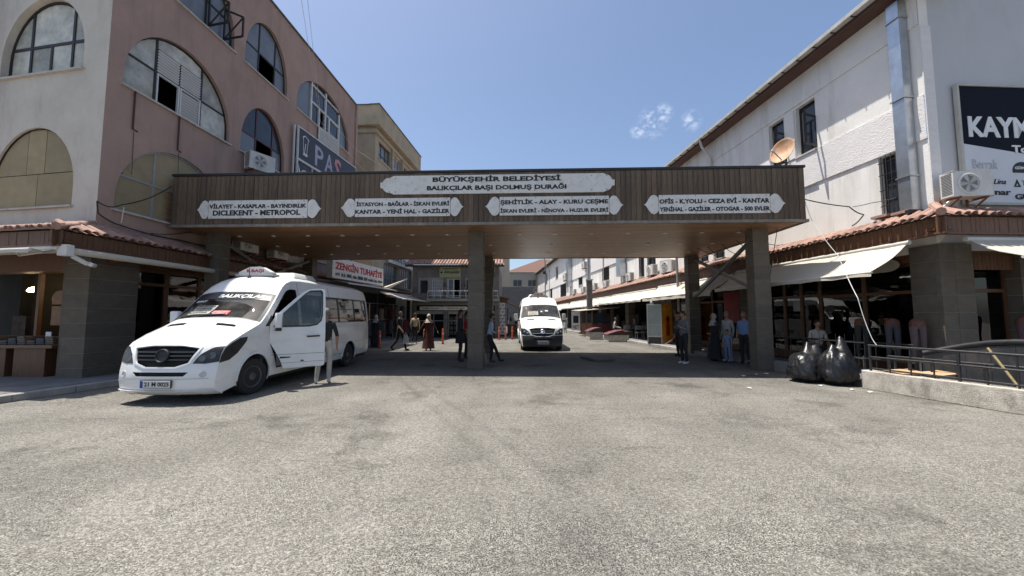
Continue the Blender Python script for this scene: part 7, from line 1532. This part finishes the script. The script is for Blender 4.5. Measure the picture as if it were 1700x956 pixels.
    if 'legs' not in parts:                                  # head with face, joined to the same mesh
        hc = Vector(J['head']) + Vector((0, -.01, .09)); hb = bmesh.ops.create_uvsphere(bm, u_segments=20, v_segments=14, radius=1)
        for v in hb['verts']:
            x, y, z = v.co; r = .077; sx_ = .074; sy_ = .094; sz_ = .118
            if z < 0: sx_ *= 1 + .22 * z; sy_ *= 1 + .10 * z
            if y < -.6 and z < .3: y *= 1 - .05 * (1 - abs(x))
            px, py, pz = x * sx_, y * sy_, z * sz_
            if y < -.75 and abs(x) < .28 and -.35 < z < .12: py -= .022 * (1 - abs(x) / .28) * (1 if z < -.1 else .55)       # nose
            if y < -.7 and .08 < z < .3 and .2 < abs(x) < .55: py += .010                                        # eye sockets
            if abs(x) > .93 and abs(z) < .3 and abs(y) < .3: px += math.copysign(.018, x)                          # ears
            if y < -.7 and -.62 < z < -.42 and abs(x) < .4: py -= .006                                            # lips
            if y < -.5 and z < -.75: py -= .008
            a = R(headturn); v.co = hc + Vector((px * math.cos(a) - py * math.sin(a), px * math.sin(a) + py * math.cos(a), pz))
        for f in {f for v in hb['verts'] for f in v.link_faces}: f.material_index = 3; f.smooth = True
        nh = len({f for v in hb['verts'] for f in v.link_faces})
    bm.faces.ensure_lookup_table()
    for i, r in enumerate(idx): bm.faces[i].material_index = r
    for f in bm.faces: f.smooth = True
    bm.to_mesh(me); bm.free()
    k = h / 1.75; T = thing(name, loc, label, cat, group)
    me.transform(Matrix.Scale(k, 4)); me.name = 'body'; o = bpy.data.objects.new('body', me); COL.objects.link(o); o.parent = T
    def sub(mb, nm, m, **kw):
        mesh = mb.mesh(nm, m, Vector(), **kw); mesh.transform(Matrix.Scale(k, 4)); q = bpy.data.objects.new(nm, mesh); COL.objects.link(q); q.parent = T; return q
    if 'legs' not in parts:
        a = R(headturn); rotp = lambda p: hc + Vector((p[0] * math.cos(a) - p[1] * math.sin(a), p[0] * math.sin(a) + p[1] * math.cos(a), p[2]))
        b = MB()
        for s in (-1, 1): b.lathe(rotp((s * .028, -.079, .018)), [(.0, -.004), (.009, 0), (.006, .007), (0, .008)], 8, rotp((0, -1, 0)) - hc)
        sub(b, 'eyes', HAIRD)
        b = MB(); b.bar(rotp((-.02, -.087, -.058)), rotp((.02, -.087, -.058)), .007); sub(b, 'mouth', mat('lip', (.22, .07, .06), .6))
        b = MB(); V = []; n, m_ = 20, 9
        if hair in ('short', 'cap'):
            for j in range(m_ + 1):
                for i in range(n):
                    th = 2 * math.pi * i / n; front = -math.sin(th); low = (1.95 - .85 * max(0, front) ** .6) if hair == 'short' else 1.45; ph = low * j / m_; rr = 1.07 + .02 * math.sin(7 * th + 3 * j)
                    V.append(rotp((.078 * rr * math.sin(ph) * math.cos(th), .097 * rr * math.sin(ph) * math.sin(th) + .004, .118 * rr * math.cos(ph) + .004)))
            b.add(V, [(j * n + i, j * n + (i + 1) % n, (j + 1) * n + (i + 1) % n, (j + 1) * n + i) for j in range(m_) for i in range(n)])
            if hair == 'cap': b.hexa([rotp(q) for q in ((-.06, -.09, .03), (.06, -.09, .03), (.05, -.17, .02), (-.05, -.17, .02), (-.06, -.09, .045), (.06, -.09, .045), (.05, -.17, .03), (-.05, -.17, .03))])
            sub(b, 'hair' if hair == 'short' else 'cap', hairm, smooth=70)
        elif hair == 'hijab':
            # scarf: shell round the head with a face opening, draped to the shoulders
            m_ = 14
            for j in range(m_ + 1):
                u = j / m_
                for i in range(n):
                    th = 2 * math.pi * i / n; fr = max(0, -math.sin(th))
                    if u < .55: ph = u / .55 * 2.35; r = 1.22; p = (.078 * r * math.sin(ph) * math.cos(th), .097 * r * math.sin(ph) * math.sin(th) + .006, .118 * 1.12 * math.cos(ph))
                    else: t = (u - .55) / .45; w_ = .068 + .125 * t ** .8; p = (w_ * math.cos(th) * 1.15, w_ * math.sin(th) * .85 + .01 * t, -.10 - .20 * t * (1 + .25 * fr) + .01 * math.sin(5 * th))
                    if fr > .55 and .16 < u < .52: p = (p[0], p[1] + .05 * (fr - .55) / .45 * 1.4, p[2])
                    V.append(rotp(p))
            b.add(V, [(j * n + i, j * n + (i + 1) % n, (j + 1) * n + (i + 1) % n, (j + 1) * n + i) for j in range(m_) for i in range(n)]); sub(b, 'headscarf', hairm, smooth=70)
    if coat:
        cm, z1, flare, z0 = coat; b = MB(); n = 24; L_ = [(1.44, .11, .07), (1.40, .185 * wide, .105), (1.27, .188 * wide, .13), (1.08, .17 * wide + belly * .5, .125 + belly), (.95, .185 * wide, .14)] if z0 > 1 else [(1.0, .18, .135)]
        pz = J['pelvis'][2] - .95
        for t in range(1, 6): L_.append((.95 + (z1 - .95) * t / 5, .185 * wide + flare * t / 5, .14 + flare * t / 5))
        V = []
        for z, rx, ry in L_:
            lean = 0
            for i in range(n): th = 2 * math.pi * i / n; q = 1 + (.05 * math.sin(5 * th) + .03 * math.sin(9 * th)) * max(0, min(1, (1.0 - z) * 2)); V.append((rx * q * math.cos(th), ry * q * math.sin(th), z + pz))
        b.add(V, [(j * n + i, j * n + (i + 1) % n, (j + 1) * n + (i + 1) % n, (j + 1) * n + i) for j in range(len(L_) - 1) for i in range(n)]); sub(b, 'coat' if z0 > 1 else 'skirt', cm, smooth=70)
    T.rotation_euler = (0, 0, R(rotz)); T['k'] = k; del T['k']
    return T, J, k
blk = cloth((.018, .018, .020), 'black'); wht = cloth((.55, .55, .53), 'white'); shoe_b = mat('shoe_black', (.015, .015, .015), .5); shoe_w = mat('shoe_white', (.55, .54, .52), .6)
walk = lambda a=.22, sw=.2: dict(knl=(.10, -.02 - a * .55, .51), anl=(.10, -a, .10), hel=(.10, -a + .03, .05), tol=(.115, -a - .17, .05), knr=(-.10, .06, .50), anr=(-.10, .10 + a, .14), her=(-.10, .13 + a, .12), tor=(-.11, a - .06, .035), ell=(.21, .12, 1.15), wrl=(.215, .13, .91), pal=(.215, .12, .84), elr=(-.21, -.02, 1.14), wrr=(-.215, -sw, .95), par=(-.215, -sw - .05, .885))
# driver standing behind the open door of the nearer minibus (back to the camera)
human('person', (-4.47, 9.3, 0), 200, 1.76, 'man in black T shirt and pale trousers standing behind the open minibus door', blk, cloth((.42, .38, .34), 'stone'), shoe_w, dict(elr=(-.26, .05, 1.12), wrr=(-.25, -.02, .90), par=(-.25, -.04, .83), hel=(.16, .055, .045), anl=(.16, .03, .095), tol=(.2, -.15, .035), knl=(.13, -.02, .5)), hairm=HAIRG)
# walkers in the sun
t_, J, k = human('person', (-5.18, 17.9, 0), 75, 1.78, 'man in black walking left with a white carrier bag past the orange bollards', blk, blk, shoe_b, walk(.26), 'short')
t = thing('carrier_bag', (-4.93, 17.85, .25), 'white plastic carrier bag hanging from the hand of the walking man', 'bag')
b = MB(); b.hexa([(-5.02, 17.80, .32), (-4.72, 17.78, .32), (-4.72, 17.88, .32), (-5.02, 17.9, .32), (-4.98, 17.82, .74), (-4.80, 17.80, .72), (-4.80, 17.86, .72), (-4.98, 17.88, .74)]); b.build('bag_body', wht, t, bevel=.03, smooth=50); MB().tube([(-4.95, 17.85, .72), (-4.89, 17.85, .86), (-4.83, 17.83, .72)], .01, 5).build('handle', wht, t)
human('person', (-5.58, 22.3, 0), 185, 1.74, 'man in tan shirt and black trousers with his back turned beside the stalls', cloth((.50, .36, .22), 'tan'), blk, shoe_w, dict(elr=(-.25, .03, 1.13), ell=(.25, .03, 1.13), hel=(.15, .05, .045), anl=(.15, .03, .095), tol=(.2, -.13, .035)), 'long')
brown = cloth((.085, .028, .022), 'brown')
human('person', (-3.83, 17.8, 0), 190, 1.66, 'woman in long brown coat and pale headscarf walking away across the plaza', brown, brown, shoe_b, dict(ell=(.30, .02, 1.16), wrl=(.43, -.06, .98), pal=(.47, -.09, .93), elr=(-.30, .02, 1.16), wrr=(-.40, .03, .96), par=(-.43, .04, .90)), 'long', 'hijab', hairm=cloth((.45, .37, .30), 'scarf_beige'), coat=(brown, .12, .10, 1.1), wide=1.05)
human('person', (-1.83, 13.7, 0), 100, 1.80, 'tall man in black with a coat over his arm standing left of the centre column', blk, blk, shoe_b, dict(elr=(-.23, -.04, 1.12), wrr=(-.2, -.2, 1.0), par=(-.18, -.26, .98)), 'long', coat=(blk, .62, .02, .9))
human('person', (-1.72, 14.6, 0), 90, 1.74, 'man in red top mostly hidden behind the man in black at the centre column', cloth((.30, .015, .015), 'red'), blk, shoe_b)
sit = dict(pelvis=(0, .05, .55), waist=(0, .05, .68), chest=(0, .02, .87), top=(0, 0, 1.0), neck=(0, -.02, 1.08), head=(0, -.035, 1.16), crown=(0, -.04, 1.26), shl=(.165, -.005, 1.005), shr=(-.165, -.005, 1.005), ell=(.24, -.05, .75), elr=(-.24, -.05, .75), wrl=(.16, -.27, .68), wrr=(-.16, -.27, .68), pal=(.13, -.33, .66), par=(-.13, -.33, .66), hil=(.09, 0, .52), hir=(-.09, 0, .52), knl=(.12, -.40, .52), knr=(-.12, -.40, .52), anl=(.12, -.42, .1), anr=(-.12, -.42, .1), hel=(.12, -.39, .045), her=(-.12, -.39, .045), tol=(.13, -.60, .035), tor=(-.13, -.60, .035))
lean = dict(pelvis=(0, .08, .93), waist=(0, .05, 1.05), hil=(.09, .08, .89), hir=(-.09, .08, .89), knl=(.10, -.14, .55), anl=(.10, -.32, .10), hel=(.10, -.29, .045), tol=(.11, -.50, .04), knr=(-.1, -.02, .5), elr=(-.24, .0, 1.13), wrr=(-.12, -.14, 1.05), par=(-.05, -.17, 1.05), ell=(.24, .0, 1.13), wrl=(.14, -.15, 1.05), pal=(.07, -.19, 1.06))
human('person', (-.72, 13.5, 0), 100, 1.66, 'man in pale blue shirt and black trousers leaning behind the centre column', cloth((.40, .46, .55), 'paleblue'), blk, shoe_b, lean, 'long')
# people at the right column
human('person', (5.75, 13.0, 0), -75, 1.74, 'man in grey shirt with white trainers looking down at his hands', cloth((.13, .135, .15), 'grey'), blk, shoe_w, dict(ell=(.25, -.02, 1.14), wrl=(.17, -.2, 1.2), pal=(.13, -.25, 1.25), elr=(-.25, -.02, 1.14), wrr=(-.15, -.2, 1.2), par=(-.1, -.25, 1.24)), 'long')
human('person', (6.62, 15.4, 0), -80, 1.74, 'man in dark clothes and cap standing just behind the man in grey', cloth((.04, .045, .05), 'slate'), blk, shoe_b, None, 'long', 'cap', hairm=blk)
human('person', (7.25, 13.9, 0), -95, 1.66, 'woman in long black dress with grey patterned headscarf beside the right column', blk, blk, shoe_b, dict(wrl=(.2, -.2, 1.0), pal=(.16, -.25, 1.02)), 'long', 'hijab', hairm=mat('scarf_pattern', (.33, .30, .31), .9, var=.5, vs=22), coat=(blk, .08, .12, 1.1), wide=1.05)
human('person', (7.38, 13.3, 0), -60, 1.12, 'small child in pale blue outfit standing between the adults', cloth((.14, .20, .33), 'childblue'), cloth((.13, .18, .30), 'childjeans'), shoe_b, None, 'short')
human('person', (7.62, 13.7, 0), -70, 1.74, 'man in pale open jacket standing behind the stout man in blue', cloth((.33, .33, .32), 'palegrey'), cloth((.30, .30, .29), 'palepants'), shoe_w, None, 'long', hairm=HAIRG)
human('person', (7.86, 13.1, 0), -48, 1.72, 'stout grey haired man in blue short sleeved shirt beside the right column', cloth((.13, .22, .40), 'shirtblue'), blk, shoe_b, None, 'short', belly=.05, wide=1.2, hairm=HAIRG)
# seated people
human('person', (9.05, 11.5, WALK), -10, 1.72, 'man in cream shirt seated in the shade behind the rubbish bags', cloth((.42, .38, .32), 'cream'), blk, shoe_b, sit, 'short')
t = thing('cafe_stool', (9.05, 11.6, WALK), 'low stool under the man in the cream shirt', 'stool'); MB().box(8.83, 9.27, 11.4, 11.85, WALK + .38, WALK + .43).build('seat', ck, t)
b = MB(); [b.tube([(9.05 + a, 11.62 + c, WALK), (9.05 + a, 11.62 + c, WALK + .38)], .02, 5) for a in (-.18, .18) for c in (-.18, .18)]; [b.build('legs', ck, t)]
for i, (x, y, r, c, l_) in enumerate(((7.05, 26.5, 60, 'palegrey', 'customer in pale shirt seated left in the cafe shade behind the planters'), (8.2, 25.8, -70, 'slate', 'dark clothed customer seated in the cafe shade, second from the left'), (8.5, 23.6, 80, 'black', 'dark haired customer seated near the drinks fridge'), (9.2, 24.6, -60, 'slate', 'dark clothed customer seated against the tan screen'))):
    human('person', (x, y, WALK), r, 1.72, l_, MAT['cloth_' + c], blk, shoe_b, sit, 'long')
human('person', (.62, 29.6, 0), 20, 1.72, 'dark clothed shopper standing by the small stall beside the patterned panel', MAT['cloth_slate'], blk, shoe_b, None, 'long')
human('person', (-6.9, 19.6, 0), 160, 1.62, 'woman in dark coat and patterned scarf among the hanging clothes', blk, blk, shoe_b, None, 'long', 'hijab', hairm=MAT['scarf_pattern'], coat=(blk, .1, .1, 1.1))
human('person', (4.95, 36, 0), 15, 1.68, 'person in white standing just right of the far minibus', wht, wht, shoe_b, None, 'long', coat=(wht, .5, .03, .9))
# half mannequins with leggings in front of the shop
tan_l = [cloth((.10, .07, .07), 'leg_pink'), cloth((.05, .048, .055), 'leg_grey'), cloth((.08, .035, .045), 'leg_wine'), cloth((.03, .028, .025), 'leg_dark')]
orange_w = mat('waist_orange', (.10, .035, .02), .8)
for i, (x, y, mi, l_) in enumerate(((9.28, 9.45, 1, 'half mannequin in grey leggings by the glass shop front, left of the pink one'), (9.42, 9.0, 0, 'half mannequin in pale pink leggings beside the corner pier'), (10.95, 8.25, 2, 'half mannequin in wine leggings right of the corner pier, by the dark blue poster'), (11.95, 8.4, 3, 'half mannequin in dark leggings near the right edge of the photo'), (9.2, 10.2, 3, 'half mannequin in dark leggings farther along the glass shop front'))):
    t_, J, k = human('half_mannequin', (x, y, .62 if i in (2, 3) else .55), -20, 1.62, l_, orange_w, tan_l[mi], tan_l[mi], parts=('legs',), cat='mannequin', group='legging mannequins outside the corner shop')
    MB().lathe(Vector(t_.location), [(.14, -.54 if i not in (2, 3) else -.60), (.14, -.52 if i not in (2, 3) else -.58), (.02, -.51 if i not in (2, 3) else -.57), (.02, .0)], 12).build('stand', steel, t_)
# stick held by the leaning man
t = thing('walking_stick', (-.9, 13.3, 0), 'thin stick propped beside the centre column', 'stick'); MB().tube([(-.86, 13.3, 0), (-1.05, 13.5, .9)], .012, 6).build('stick', MAT['stick_wood'], t)
